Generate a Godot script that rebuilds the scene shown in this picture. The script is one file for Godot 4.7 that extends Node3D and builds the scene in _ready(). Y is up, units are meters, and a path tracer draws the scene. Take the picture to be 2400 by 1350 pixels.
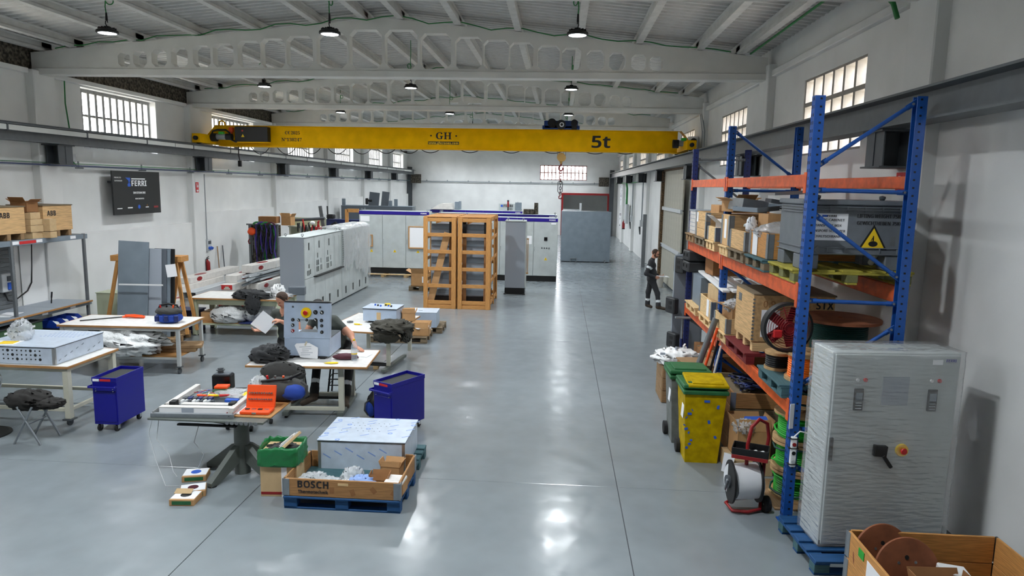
extends Node3D

const V0 = Vector3.ZERO
var mats := {}
var taken := {}
var box_cache := {}
var tex := {}
var rnd := RandomNumberGenerator.new()


# ---------------------------------------------------------------- geometry collector
class G:
	var st := SurfaceTool.new()
	var xf := Transform3D.IDENTITY
	var sg := 1
	var col := Color(1, 1, 1)

	func _init():
		st.begin(Mesh.PRIMITIVE_TRIANGLES)

	func mesh() -> ArrayMesh:
		st.generate_normals()
		return st.commit()

	func at(p: Vector3, yaw := 0.0, pitch := 0.0, roll := 0.0) -> G:
		xf = Transform3D(Basis.from_euler(Vector3(deg_to_rad(pitch), deg_to_rad(yaw), deg_to_rad(roll))), p)
		return self

	func tri(a: Vector3, b: Vector3, c: Vector3, o: Vector3, ua := Vector2.ZERO, ub := Vector2.ZERO, uc := Vector2.ZERO):
		if (a - c).cross(a - b).dot(o) < 0.0:
			var t := b
			b = c
			c = t
			var u := ub
			ub = uc
			uc = u
		st.set_color(col)
		st.set_uv(ua)
		st.add_vertex(xf * a)
		st.set_uv(ub)
		st.add_vertex(xf * b)
		st.set_uv(uc)
		st.add_vertex(xf * c)

	func quad(a: Vector3, b: Vector3, c: Vector3, d: Vector3, o: Vector3, ua := Vector2.ZERO, ub := Vector2.ZERO, uc := Vector2.ZERO, ud := Vector2.ZERO):
		tri(a, b, c, o, ua, ub, uc)
		tri(a, c, d, o, ua, uc, ud)

	func flat():
		st.set_smooth_group(-1)

	func soft():
		sg += 1
		st.set_smooth_group(sg)

	func box(c: Vector3, s: Vector3, ch := 0.0, b := Basis.IDENTITY) -> G:
		flat()
		var h := s * 0.5
		ch = minf(ch, minf(h.x, minf(h.y, h.z)) * 0.45)
		var off := Vector2(absf(c.x * 3.7 + c.z * 1.3), absf(c.y * 5.1 + c.z * 2.9))
		var la := s.max_axis_index()
		for ax in 3:
			var i := (ax + 1) % 3
			var j := (ax + 2) % 3
			if j == la or (i != la and s[j] > s[i]):
				var t := i
				i = j
				j = t
			for sn in [-1.0, 1.0]:
				var o := V0
				o[ax] = sn
				var p := []
				var u := []
				for q in [[-1, -1], [1, -1], [1, 1], [-1, 1]]:
					var w := V0
					w[ax] = sn * h[ax]
					w[i] = q[0] * (h[i] - ch)
					w[j] = q[1] * (h[j] - ch)
					p.append(c + b * w)
					u.append(off + Vector2(w[i], w[j]))
				quad(p[0], p[1], p[2], p[3], b * o, u[0], u[1], u[2], u[3])
		if ch > 0.0:
			for ax in 3:
				var i := (ax + 1) % 3
				var j := (ax + 2) % 3
				for si in [-1.0, 1.0]:
					for sj in [-1.0, 1.0]:
						var p := []
						for q in [[-1, 0], [1, 0], [1, 1], [-1, 1]]:
							var w := V0
							w[ax] = q[0] * (h[ax] - ch)
							w[i] = si * (h[i] - (0.0 if q[1] == 0 else ch))
							w[j] = sj * (h[j] - (ch if q[1] == 0 else 0.0))
							p.append(c + b * w)
						var o := V0
						o[i] = si
						o[j] = sj
						quad(p[0], p[1], p[2], p[3], b * o, off, off + Vector2(s[ax], 0), off + Vector2(s[ax], 0), off)
			for sx in [-1.0, 1.0]:
				for sy in [-1.0, 1.0]:
					for sz in [-1.0, 1.0]:
						var s3 := Vector3(sx, sy, sz)
						tri(c + b * (s3 * (h - Vector3(0, ch, ch))), c + b * (s3 * (h - Vector3(ch, 0, ch))), c + b * (s3 * (h - Vector3(ch, ch, 0))), b * s3, off, off, off)
		return self

	func frame(d: Vector3) -> Basis:
		var y := d.normalized()
		var x := y.cross(Vector3(0, 0, 1) if absf(y.z) < 0.9 else Vector3(1, 0, 0)).normalized()
		return Basis(x, y, x.cross(y))

	func cyl(a: Vector3, b: Vector3, r0: float, r1 := -1.0, n := 12, cap := true) -> G:
		if r1 < 0.0:
			r1 = r0
		var f := frame(b - a)
		soft()
		var l := (b - a).length()
		for k in n:
			var t0 := TAU * k / n
			var t1 := TAU * (k + 1) / n
			var d0 := f.x * cos(t0) + f.z * sin(t0)
			var d1 := f.x * cos(t1) + f.z * sin(t1)
			var u0 := float(k) / n
			var u1 := float(k + 1) / n
			quad(a + d0 * r0, a + d1 * r0, b + d1 * r1, b + d0 * r1, d0 + d1, Vector2(0, u0), Vector2(0, u1), Vector2(l, u1), Vector2(l, u0))
		if cap:
			flat()
			for k in n:
				var t0 := TAU * k / n
				var t1 := TAU * (k + 1) / n
				var d0 := f.x * cos(t0) + f.z * sin(t0)
				var d1 := f.x * cos(t1) + f.z * sin(t1)
				if r0 > 0.0:
					tri(a, a + d0 * r0, a + d1 * r0, -f.y, V2(V0), V2(d0 * r0), V2(d1 * r0))
				if r1 > 0.0:
					tri(b, b + d0 * r1, b + d1 * r1, f.y, V2(V0), V2(d0 * r1), V2(d1 * r1))
		return self

	func V2(p: Vector3) -> Vector2:
		return Vector2(p.x, p.z)

	# profile: points (r, y); each stretch is its own smooth group unless sm
	func lathe(pr: Array, n := 20, sm := false) -> G:
		soft()
		for i in pr.size() - 1:
			if not sm:
				soft()
			var p: Vector2 = pr[i]
			var q: Vector2 = pr[i + 1]
			var nn := Vector2(q.y - p.y, -(q.x - p.x))
			for k in n:
				var t0 := TAU * k / n
				var t1 := TAU * (k + 1) / n
				var d0 := Vector3(cos(t0), 0, sin(t0))
				var d1 := Vector3(cos(t1), 0, sin(t1))
				var y0 := Vector3(0, p.y, 0)
				var y1 := Vector3(0, q.y, 0)
				var o := (d0 + d1) * nn.x + Vector3(0, 2.0 * nn.y, 0)
				if p.x > 0.0:
					tri(d0 * p.x + y0, d1 * p.x + y0, d1 * q.x + y1, xf.basis.inverse() * (xf.basis * o), Vector2(p.y, t0), Vector2(p.y, t1), Vector2(q.y, t1))
				if q.x > 0.0:
					tri(d0 * p.x + y0, d1 * q.x + y1, d0 * q.x + y1, o, Vector2(p.y, t0), Vector2(q.y, t1), Vector2(q.y, t0))
		return self

	func tube(pts: Array, r: float, n := 8, closed := false) -> G:
		var m := pts.size()
		var rings := []
		var prev := V0
		for i in m:
			var a: Vector3 = pts[i - 1] if i > 0 else (pts[m - 1] if closed else pts[0])
			var b: Vector3 = pts[i + 1] if i < m - 1 else (pts[0] if closed else pts[m - 1])
			var t := (b - a).normalized()
			var x := prev - t * prev.dot(t)
			if x.length() < 0.01:
				x = frame(t).x
			x = x.normalized()
			prev = x
			var z := x.cross(t)
			var ring := []
			for k in n:
				var an := TAU * k / n
				ring.append(x * cos(an) + z * sin(an))
			rings.append(ring)
		soft()
		for i in (m if closed else m - 1):
			var j := (i + 1) % m
			for k in n:
				var k2 := (k + 1) % n
				quad(pts[i] + rings[i][k] * r, pts[i] + rings[i][k2] * r, pts[j] + rings[j][k2] * r, pts[j] + rings[j][k] * r, rings[i][k] + rings[i][k2])
		if not closed:
			flat()
			for e in [0, m - 1]:
				var o: Vector3 = (pts[0] - pts[1]) if e == 0 else (pts[m - 1] - pts[m - 2])
				for k in n:
					tri(pts[e], pts[e] + rings[e][k] * r, pts[e] + rings[e][(k + 1) % n] * r, o)
		return self

	# polygon in local xy, extruded along z from z0 to z1
	func prism(poly: Array, z0: float, z1: float) -> G:
		flat()
		var pp := PackedVector2Array(poly)
		var ids := Geometry2D.triangulate_polygon(pp)
		for i in range(0, ids.size(), 3):
			var a := pp[ids[i]]
			var b := pp[ids[i + 1]]
			var c := pp[ids[i + 2]]
			tri(Vector3(a.x, a.y, z0), Vector3(b.x, b.y, z0), Vector3(c.x, c.y, z0), Vector3(0, 0, z0 - z1), a, b, c)
			tri(Vector3(a.x, a.y, z1), Vector3(b.x, b.y, z1), Vector3(c.x, c.y, z1), Vector3(0, 0, z1 - z0), a, b, c)
		var ccw := not Geometry2D.is_polygon_clockwise(pp)
		for i in pp.size():
			var a := pp[i]
			var b := pp[(i + 1) % pp.size()]
			var e := b - a
			var o := Vector3(e.y, -e.x, 0) * (1.0 if ccw else -1.0)
			quad(Vector3(a.x, a.y, z0), Vector3(b.x, b.y, z0), Vector3(b.x, b.y, z1), Vector3(a.x, a.y, z1), o, Vector2(0, 0), Vector2(e.length(), 0), Vector2(e.length(), z1 - z0), Vector2(0, z1 - z0))
		return self

	# smooth surface of a callable f(u, v) with u, v in 0..1
	func grid(nu: int, nv: int, f: Callable, smooth := true) -> G:
		if smooth:
			soft()
		else:
			flat()
		var p := []
		for i in nu + 1:
			var row := []
			for j in nv + 1:
				row.append(f.call(float(i) / nu, float(j) / nv))
			p.append(row)
		for i in nu:
			for j in nv:
				var a: Vector3 = p[i][j]
				var b: Vector3 = p[i + 1][j]
				var c: Vector3 = p[i + 1][j + 1]
				var d: Vector3 = p[i][j + 1]
				var o := (a - c).cross(a - b)
				if o.length_squared() < 1e-14:
					o = (a - d).cross(a - c)
				quad(a, b, c, d, o, Vector2(i, j) / 10.0, Vector2(i + 1, j) / 10.0, Vector2(i + 1, j + 1) / 10.0, Vector2(i, j + 1) / 10.0)
		return self

	# lumpy closed body
	func blob(c: Vector3, r: Vector3, amp := 0.0, sd := 1, nu := 20, nv := 12, freq := 1.6, ridged := false, flat_base := -9.0) -> G:
		var no := FastNoiseLite.new()
		no.seed = sd
		no.frequency = freq
		no.fractal_octaves = 3
		if ridged:
			no.fractal_type = FastNoiseLite.FRACTAL_RIDGED
		var f := func(u: float, v: float) -> Vector3:
			var th := TAU * (1.0 - u)
			var ph := PI * v
			var d := Vector3(sin(ph) * cos(th), cos(ph), sin(ph) * sin(th))
			var e := 0.0 if v <= 0.001 or v >= 0.999 else 1.0
			var k := 1.0 + amp * no.get_noise_3d(d.x * 1.0, d.y, d.z) * (1.0 if e > 0 else 1.0)
			var q := c + d * r * k
			q.y = maxf(q.y, flat_base)
			return q
		return grid(nu, nv, f)

	# height field over a rectangle with a skirt down to y=lo; h(x, z) gives height
	func heap(x0: float, x1: float, z0: float, z1: float, nx: int, nz: int, h: Callable) -> G:
		return grid(nx, nz, func(u: float, v: float) -> Vector3:
			var x := lerpf(x0, x1, u)
			var z := lerpf(z1, z0, v)
			return Vector3(x, h.call(x, z), z))


# ---------------------------------------------------------------- names, things, parts
func numbered(n: String) -> String:
	var k: int = taken.get(n, 0)
	taken[n] = k + 1
	return n if k == 0 else "%s_%03d" % [n, k]


func thing(called: String, label: String, category: String, pos := V0, yaw := 0.0, group := "") -> Node3D:
	var o := Node3D.new()
	o.name = numbered(called)
	add_child(o)
	o.position = pos
	o.rotation.y = deg_to_rad(yaw)
	o.set_meta("label", label)
	o.set_meta("category", category)
	if group:
		o.set_meta("group", group)
	return o


func room(called: String) -> Node3D:
	var o := Node3D.new()
	o.name = called
	add_child(o)
	o.set_meta("kind", "structure")
	return o


func inst(parent: Node, called: String, m: Mesh, material: Material) -> MeshInstance3D:
	var o := MeshInstance3D.new()
	o.name = called
	o.mesh = m
	o.material_override = material
	parent.add_child(o, true)
	return o


func part(parent: Node, called: String, g: G, m: String, label := "") -> MeshInstance3D:
	var o := inst(parent, called, g.mesh(), mats[m])
	if label:
		o.set_meta("label", label)
	return o


func solo(called: String, label: String, category: String, g: G, m: String, pos := V0, yaw := 0.0, group := "") -> MeshInstance3D:
	var o := MeshInstance3D.new()
	o.name = numbered(called)
	o.mesh = g.mesh()
	o.material_override = mats[m]
	add_child(o)
	o.position = pos
	o.rotation.y = deg_to_rad(yaw)
	o.set_meta("label", label)
	o.set_meta("category", category)
	if group:
		o.set_meta("group", group)
	return o


# one box-shaped piece; alike pieces share their mesh
func bx(parent: Node, called: String, c: Vector3, s: Vector3, m: String, rot := V0, ch := -1.0) -> MeshInstance3D:
	if ch < 0.0:
		ch = minf(0.004, minf(s.x, minf(s.y, s.z)) * 0.2)
	var v := posmod(int(absf(c.x * 31.0) + absf(c.y * 57.0) + absf(c.z * 43.0)), 3)
	var key := "%.3f %.3f %.3f %.3f %d" % [s.x, s.y, s.z, ch, v]
	if not box_cache.has(key):
		var g := G.new()
		g.box(V0, s, ch)
		if v > 0:
			g = G.new()
			g.xf = Transform3D(Basis.IDENTITY, Vector3(-v * 0.37, -v * 0.53, -v * 0.71))
			g.box(Vector3(v * 0.37, v * 0.53, v * 0.71), s, ch)
		box_cache[key] = g.mesh()
	var o := inst(parent, called, box_cache[key], mats[m])
	o.position = c
	o.rotation = rot * (PI / 180.0)
	return o


func text(parent: Node, s: String, pos: Vector3, height: float, m: String, rot := V0, font := "Droid Sans", bold := true, width := 0.0, called := "lettering") -> MeshInstance3D:
	var t := TextMesh.new()
	var f := SystemFont.new()
	f.font_names = PackedStringArray([font])
	f.font_weight = 700 if bold else 400
	t.font = f
	t.text = s
	t.font_size = 64
	t.pixel_size = height / 46.0
	t.depth = 0.004
	t.curve_step = 2.0
	var o := inst(parent, called, t, mats[m])
	o.position = pos
	o.rotation = rot * (PI / 180.0)
	if width > 0.0:
		var w := t.get_aabb().size.x
		if w > 0.0:
			o.scale.x = width / w
	return o


# ---------------------------------------------------------------- materials
func noise_image(w: int, h: int, fx: float, fy: float, lo: float, hi: float, sd: int, oct := 4, tint := Color(1, 1, 1), gain := 0.5) -> ImageTexture:
	var no := FastNoiseLite.new()
	no.seed = sd
	no.frequency = 1.0
	no.fractal_octaves = oct
	no.fractal_gain = gain
	var im := Image.create(w, h, false, Image.FORMAT_RGB8)
	for y in h:
		var ay := TAU * y / h
		for x in w:
			# blended copies, so that the edges meet
			var u := float(x) / w
			var v := float(y) / h
			var a := no.get_noise_2d(u * fx, v * fy)
			var b := no.get_noise_2d((u - 1.0) * fx, v * fy)
			var n := lerpf(a, b, smoothstep(0.8, 1.0, u))
			if v > 0.8:
				var c := lerpf(no.get_noise_2d(u * fx, (v - 1.0) * fy), no.get_noise_2d((u - 1.0) * fx, (v - 1.0) * fy), smoothstep(0.8, 1.0, u))
				n = lerpf(n, c, smoothstep(0.8, 1.0, v))
			var k := clampf(lerpf(lo, hi, 0.5 + n * 0.9), 0.0, 1.0)
			im.set_pixel(x, y, Color(k, k, k).lerp(Color(k * tint.r, k * tint.g, k * tint.b), 1.0))
	return ImageTexture.create_from_image(im)


func mt(key: String, c: Color, rough := 0.6, o := {}) -> StandardMaterial3D:
	var m := StandardMaterial3D.new()
	m.resource_name = key
	m.albedo_color = c
	m.roughness = rough
	m.metallic = o.get("metal", 0.0)
	m.metallic_specular = o.get("spec", 0.5)
	if o.has("grain"):
		m.albedo_texture = tex.grain
		m.uv1_scale = Vector3(o.grain, o.grain * 2.0, 1)
	if o.has("mottle"):
		m.albedo_texture = tex[o.get("tex", "mottle")]
		m.uv1_triplanar = true
		m.uv1_scale = Vector3.ONE * o.mottle
	if o.has("bump"):
		m.normal_enabled = true
		m.normal_texture = tex[o.get("ntex", "wave")]
		m.normal_scale = o.bump
		m.uv1_triplanar = true
		m.uv1_scale = Vector3.ONE * o.get("mottle", o.get("bscale", 1.0))
	if o.has("alpha"):
		m.transparency = BaseMaterial3D.TRANSPARENCY_ALPHA
		m.albedo_color.a = o.alpha
	if o.has("glow"):
		m.emission_enabled = true
		m.emission = o.get("glow_color", c)
		m.emission_energy_multiplier = o.glow
	if o.has("coat"):
		m.clearcoat_enabled = true
		m.clearcoat = o.coat
		m.clearcoat_roughness = o.get("coat_rough", 0.1)
	if o.has("vertex"):
		m.vertex_color_use_as_albedo = true
	if o.has("back"):
		m.backlight_enabled = true
		m.backlight = o.back
	if o.has("rim"):
		m.rim_enabled = true
		m.rim = o.rim
	mats[key] = m
	return m


func c8(r: int, g: int, b: int) -> Color:
	return Color8(r, g, b)


func normal_of(t: ImageTexture, k: float) -> ImageTexture:
	var im: Image = t.get_image().duplicate()
	im.bump_map_to_normal_map(k)
	return ImageTexture.create_from_image(im)


func materials():
	tex.mottle = noise_image(256, 256, 7, 7, 0.93, 1.0, 3)
	tex.paint = noise_image(256, 256, 5, 5, 0.955, 1.0, 9, 3)
	tex.stain = noise_image(256, 256, 5, 5, 0.84, 1.03, 8, 5)
	tex.grime = noise_image(256, 256, 9, 9, 0.35, 1.1, 12, 5, Color(1, 0.97, 0.92))
	tex.grain = noise_image(256, 256, 3, 42, 0.8, 1.03, 5, 4, Color(1, 0.97, 0.93))
	tex.wave = normal_of(noise_image(256, 256, 6, 6, 0.0, 1.0, 21, 3), 5.0)
	tex.crinkle = normal_of(noise_image(256, 256, 12, 12, 0.0, 1.0, 33, 4), 9.0)
	tex.streak = normal_of(noise_image(256, 256, 4, 24, 0.0, 1.0, 44, 3), 7.0)
	tex.gloss = noise_image(256, 256, 8, 8, 0.62, 1.0, 17, 4)
	# the building
	mt("wall", c8(226, 227, 225), 0.75, {"mottle": 0.16, "tex": "paint"})
	mt("roof", c8(204, 204, 200), 0.7, {"mottle": 0.5})
	mt("concrete_dark", c8(120, 116, 108), 0.9, {"mottle": 1.0, "tex": "grime"})
	mt("girder", c8(226, 226, 221), 0.75, {"mottle": 0.25, "tex": "paint"})
	var fl := mt("floor", c8(131, 139, 143), 0.27, {"mottle": 0.35, "bump": 0.04, "spec": 0.55})
	fl.roughness_texture = tex.gloss
	fl.albedo_texture = tex.paint
	mt("joint", c8(70, 72, 76), 0.8)
	mt("glass", c8(255, 255, 255), 0.05, {"alpha": 0.12})
	mt("window_frame", c8(150, 150, 148), 0.6)
	mt("lattice", c8(158, 152, 144), 0.8, {"mottle": 1.0})
	mt("window_frame_red", c8(132, 70, 62), 0.6)
	mt("runway_steel", c8(92, 97, 100), 0.5, {"mottle": 0.7})
	mt("steel_grey", c8(108, 112, 114), 0.5, {"mottle": 0.7})
	mt("steel_dark", c8(72, 77, 81), 0.5, {"mottle": 0.7})
	mt("busbar", c8(196, 198, 194), 0.5)
	mt("galva", c8(150, 156, 160), 0.38, {"metal": 0.6, "mottle": 1.2})
	mt("pipe", c8(140, 147, 150), 0.45, {"metal": 0.3})
	mt("cable_green", c8(30, 120, 55), 0.5)
	mt("cable_blue", c8(40, 55, 110), 0.5)
	mt("black", c8(14, 14, 15), 0.55)
	mt("black_gloss", c8(12, 12, 13), 0.25)
	mt("rubber", c8(26, 26, 27), 0.8)
	mt("white", c8(236, 237, 236), 0.5)
	mt("paper", c8(240, 241, 243), 0.8)
	mt("ink", c8(30, 30, 34), 0.7)
	mt("red_paint", c8(140, 22, 24), 0.4)
	mt("red", c8(190, 22, 22), 0.4)
	mt("sign_red", c8(200, 35, 35), 0.5)
	mt("door_beige", c8(172, 170, 156), 0.6, {"mottle": 0.6})
	mt("rust_wood", c8(120, 98, 72), 0.85, {"mottle": 1.4, "tex": "grime"})
	# crane
	mt("crane_yellow", c8(242, 184, 0), 0.5, {"mottle": 0.3, "spec": 0.2})
	mt("crane_blue", c8(28, 62, 124), 0.45)
	mt("hook_ochre", c8(188, 150, 80), 0.5)
	mt("hook_red", c8(120, 26, 30), 0.45)
	mt("yellow", c8(245, 205, 10), 0.4)
	mt("green_led", c8(60, 190, 60), 0.5)
	mt("lamp_glow", c8(255, 255, 255), 0.5, {"glow": 14.0, "glow_color": c8(245, 250, 255)})
	# rack
	mt("rack_blue", c8(28, 86, 168), 0.4, {"mottle": 1.3})
	mt("rack_navy", c8(24, 38, 92), 0.45)
	mt("rack_orange", c8(226, 98, 46), 0.45, {"mottle": 1.2, "tex": "stain"})
	# timber, board
	mt("pine", c8(214, 158, 92), 0.65, {"grain": 1.4})
	mt("pine_pale", c8(238, 208, 158), 0.7, {"grain": 1.2})
	mt("plywood", c8(226, 190, 140), 0.7, {"grain": 0.8})
	mt("collar_wood", c8(178, 134, 86), 0.7, {"grain": 1.1})
	mt("old_wood", c8(160, 132, 98), 0.8, {"grain": 1.3})
	mt("grey_wood", c8(130, 118, 98), 0.85, {"grain": 1.3})
	mt("pallet_blue", c8(22, 82, 142), 0.7, {"grain": 1.3})
	mt("pallet_teal", c8(70, 112, 124), 0.75, {"grain": 1.3})
	mt("pallet_yellow", c8(176, 164, 60), 0.75, {"mottle": 1.6, "tex": "stain"})
	mt("pallet_olive", c8(122, 122, 76), 0.8, {"mottle": 1.6, "tex": "stain"})
	mt("pallet_red", c8(120, 26, 34), 0.7, {"grain": 1.3})
	mt("drum_brown", c8(150, 88, 56), 0.75, {"mottle": 1.0, "tex": "stain"})
	mt("osb", c8(196, 158, 110), 0.8, {"mottle": 3.0, "tex": "stain"})
	mt("edge_wood", c8(186, 140, 86), 0.7, {"grain": 1.0})
	mt("card", c8(192, 148, 100), 0.85, {"mottle": 0.8})
	mt("card_pale", c8(206, 176, 132), 0.85, {"mottle": 0.8})
	mt("card_dark", c8(150, 104, 62), 0.85, {"mottle": 0.8})
	mt("card_white", c8(222, 218, 212), 0.7, {"mottle": 0.8})
	mt("tape", c8(205, 195, 170), 0.35)
	# cabinets
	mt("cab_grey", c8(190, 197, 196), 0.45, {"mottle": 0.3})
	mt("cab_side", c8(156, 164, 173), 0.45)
	mt("cab_band", c8(36, 18, 132), 0.4)
	mt("plinth", c8(12, 12, 13), 0.5)
	mt("panel_grey", c8(126, 138, 148), 0.45, {"mottle": 0.3})
	mt("panel_dark", c8(92, 99, 106), 0.45)
	mt("blue_grey", c8(176, 192, 212), 0.4, {"mottle": 0.5})
	mt("steel_film", c8(196, 208, 222), 0.3, {"mottle": 0.8})
	mt("print_blue", c8(132, 160, 212), 0.4)
	mt("inox", c8(176, 178, 178), 0.28, {"metal": 0.85})
	mt("film", c8(236, 240, 242), 0.12, {"alpha": 0.16, "bump": 0.4, "ntex": "streak", "bscale": 0.9})
	mt("film_bag", c8(226, 230, 232), 0.2, {"alpha": 0.42, "bump": 0.6, "ntex": "crinkle", "bscale": 2.0})
	mt("film_milky", c8(205, 207, 206), 0.3, {"bump": 0.5, "ntex": "crinkle", "bscale": 2.0, "rim": 0.3})
	# furniture, tools
	mt("table_white", c8(226, 224, 220), 0.4, {"mottle": 0.9})
	mt("frame_cream", c8(196, 194, 176), 0.5)
	mt("frame_grey", c8(184, 186, 184), 0.5)
	mt("frame_green", c8(186, 192, 164), 0.5)
	mt("castiron", c8(92, 98, 92), 0.45, {"mottle": 1.2})
	mt("cart_blue", c8(12, 12, 132), 0.35)
	mt("cart_mat", c8(52, 54, 54), 0.9)
	mt("chrome", c8(210, 212, 214), 0.15, {"metal": 0.95})
	mt("orange", c8(240, 82, 22), 0.45)
	mt("bag_blue", c8(26, 62, 150), 0.8, {"rim": 0.3})
	mt("bag_grey", c8(62, 62, 60), 0.85, {"rim": 0.3})
	mt("cloth_dark", c8(44, 45, 46), 0.95, {"rim": 0.4})
	mt("cloth_olive", c8(58, 56, 48), 0.95, {"rim": 0.4})
	mt("stool_black", c8(30, 28, 25), 0.8)
	mt("bin_yellow", c8(196, 166, 0), 0.6, {"mottle": 1.3, "tex": "stain", "spec": 0.25})
	mt("bin_green", c8(40, 110, 62), 0.5, {"mottle": 1.3, "tex": "stain"})
	mt("bin_grey", c8(118, 122, 118), 0.6, {"mottle": 1.3, "tex": "stain"})
	mt("bag_green", c8(26, 112, 60), 0.35, {"bump": 0.25, "ntex": "wave", "bscale": 2.0})
	mt("bin_blue", c8(22, 60, 160), 0.5)
	mt("crate_green", c8(62, 92, 62), 0.6)
	mt("crate_black", c8(40, 42, 44), 0.55)
	mt("reel_green", c8(28, 160, 40), 0.45)
	mt("reel_dkgreen", c8(14, 66, 60), 0.5)
	mt("reel_orange", c8(246, 120, 18), 0.5)
	mt("reel_white", c8(226, 228, 230), 0.35)
	mt("fan_red", c8(128, 20, 26), 0.45)
	mt("box_plastic", c8(112, 118, 124), 0.5, {"mottle": 0.6})
	mt("sign_black", c8(38, 40, 40), 0.6)
	mt("logo_blue", c8(40, 90, 190), 0.5)
	mt("maroon", c8(80, 32, 44), 0.7)
	mt("bottle", c8(225, 240, 250), 0.03, {"alpha": 0.25})
	mt("duct", c8(186, 190, 192), 0.55)
	mt("purple", c8(70, 50, 130), 0.8)
	mt("skin", c8(208, 152, 124), 0.55)
	mt("hair", c8(58, 40, 28), 0.8)
	mt("hair_black", c8(22, 18, 17), 0.7)
	mt("body", c8(255, 255, 255), 0.85, {"vertex": true})
	mt("boot", c8(66, 56, 44), 0.7)


func lamps_and_camera():
	var cam := Camera3D.new()
	cam.name = "camera"
	cam.position = Vector3(0, 3.4, 0)
	cam.rotation = Vector3(-0.1442, 0.0656, 0.0186)
	cam.fov = rad_to_deg(2.0 * atan(675.0 / 1640.0))
	cam.far = 200.0
	add_child(cam)
	var e := Environment.new()
	e.background_mode = Environment.BG_SKY
	var sky := Sky.new()
	var ps := ProceduralSkyMaterial.new()
	ps.sky_top_color = c8(224, 230, 242)
	ps.sky_horizon_color = c8(250, 249, 246)
	ps.ground_bottom_color = c8(176, 172, 162)
	ps.ground_horizon_color = c8(196, 194, 188)
	ps.sky_energy_multiplier = 4.4
	ps.ground_energy_multiplier = 4.2
	sky.sky_material = ps
	e.sky = sky
	e.tonemap_mode = Environment.TONE_MAPPER_LINEAR
	e.tonemap_exposure = 1.0
	e.sdfgi_enabled = true
	e.ssao_enabled = true
	e.ssil_enabled = true
	var we := WorldEnvironment.new()
	we.name = "environment"
	we.environment = e
	add_child(we)


func _ready():
	rnd.seed = 7
	materials()
	lamps_and_camera()
	shell()
	roof()
	windows()
	high_bays()
	crane()
	wall_fittings()
	back_area()
	cabinets()
	left_side()
	left_tables()
	centre_table()
	fore_table()
	floor_goods()
	rack()
	rack_goods()
	right_goods()
	people()


# ---------------------------------------------------------------- the hall
const XL = -11.0
const XR = 4.05
const ZB = -50.5
const ZF = 6.0
const GZ = [3.9, -2.2, -8.3, -14.4, -20.5, -26.6, -32.7, -38.8, -44.9]
const MIDS = [0.85, -5.25, -11.35, -17.45, -23.55, -29.65, -35.75, -41.85, -47.7]


func top_of(x: float) -> float:
	return 6.66 - 0.0947 * absf(x + 3.6)


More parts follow.
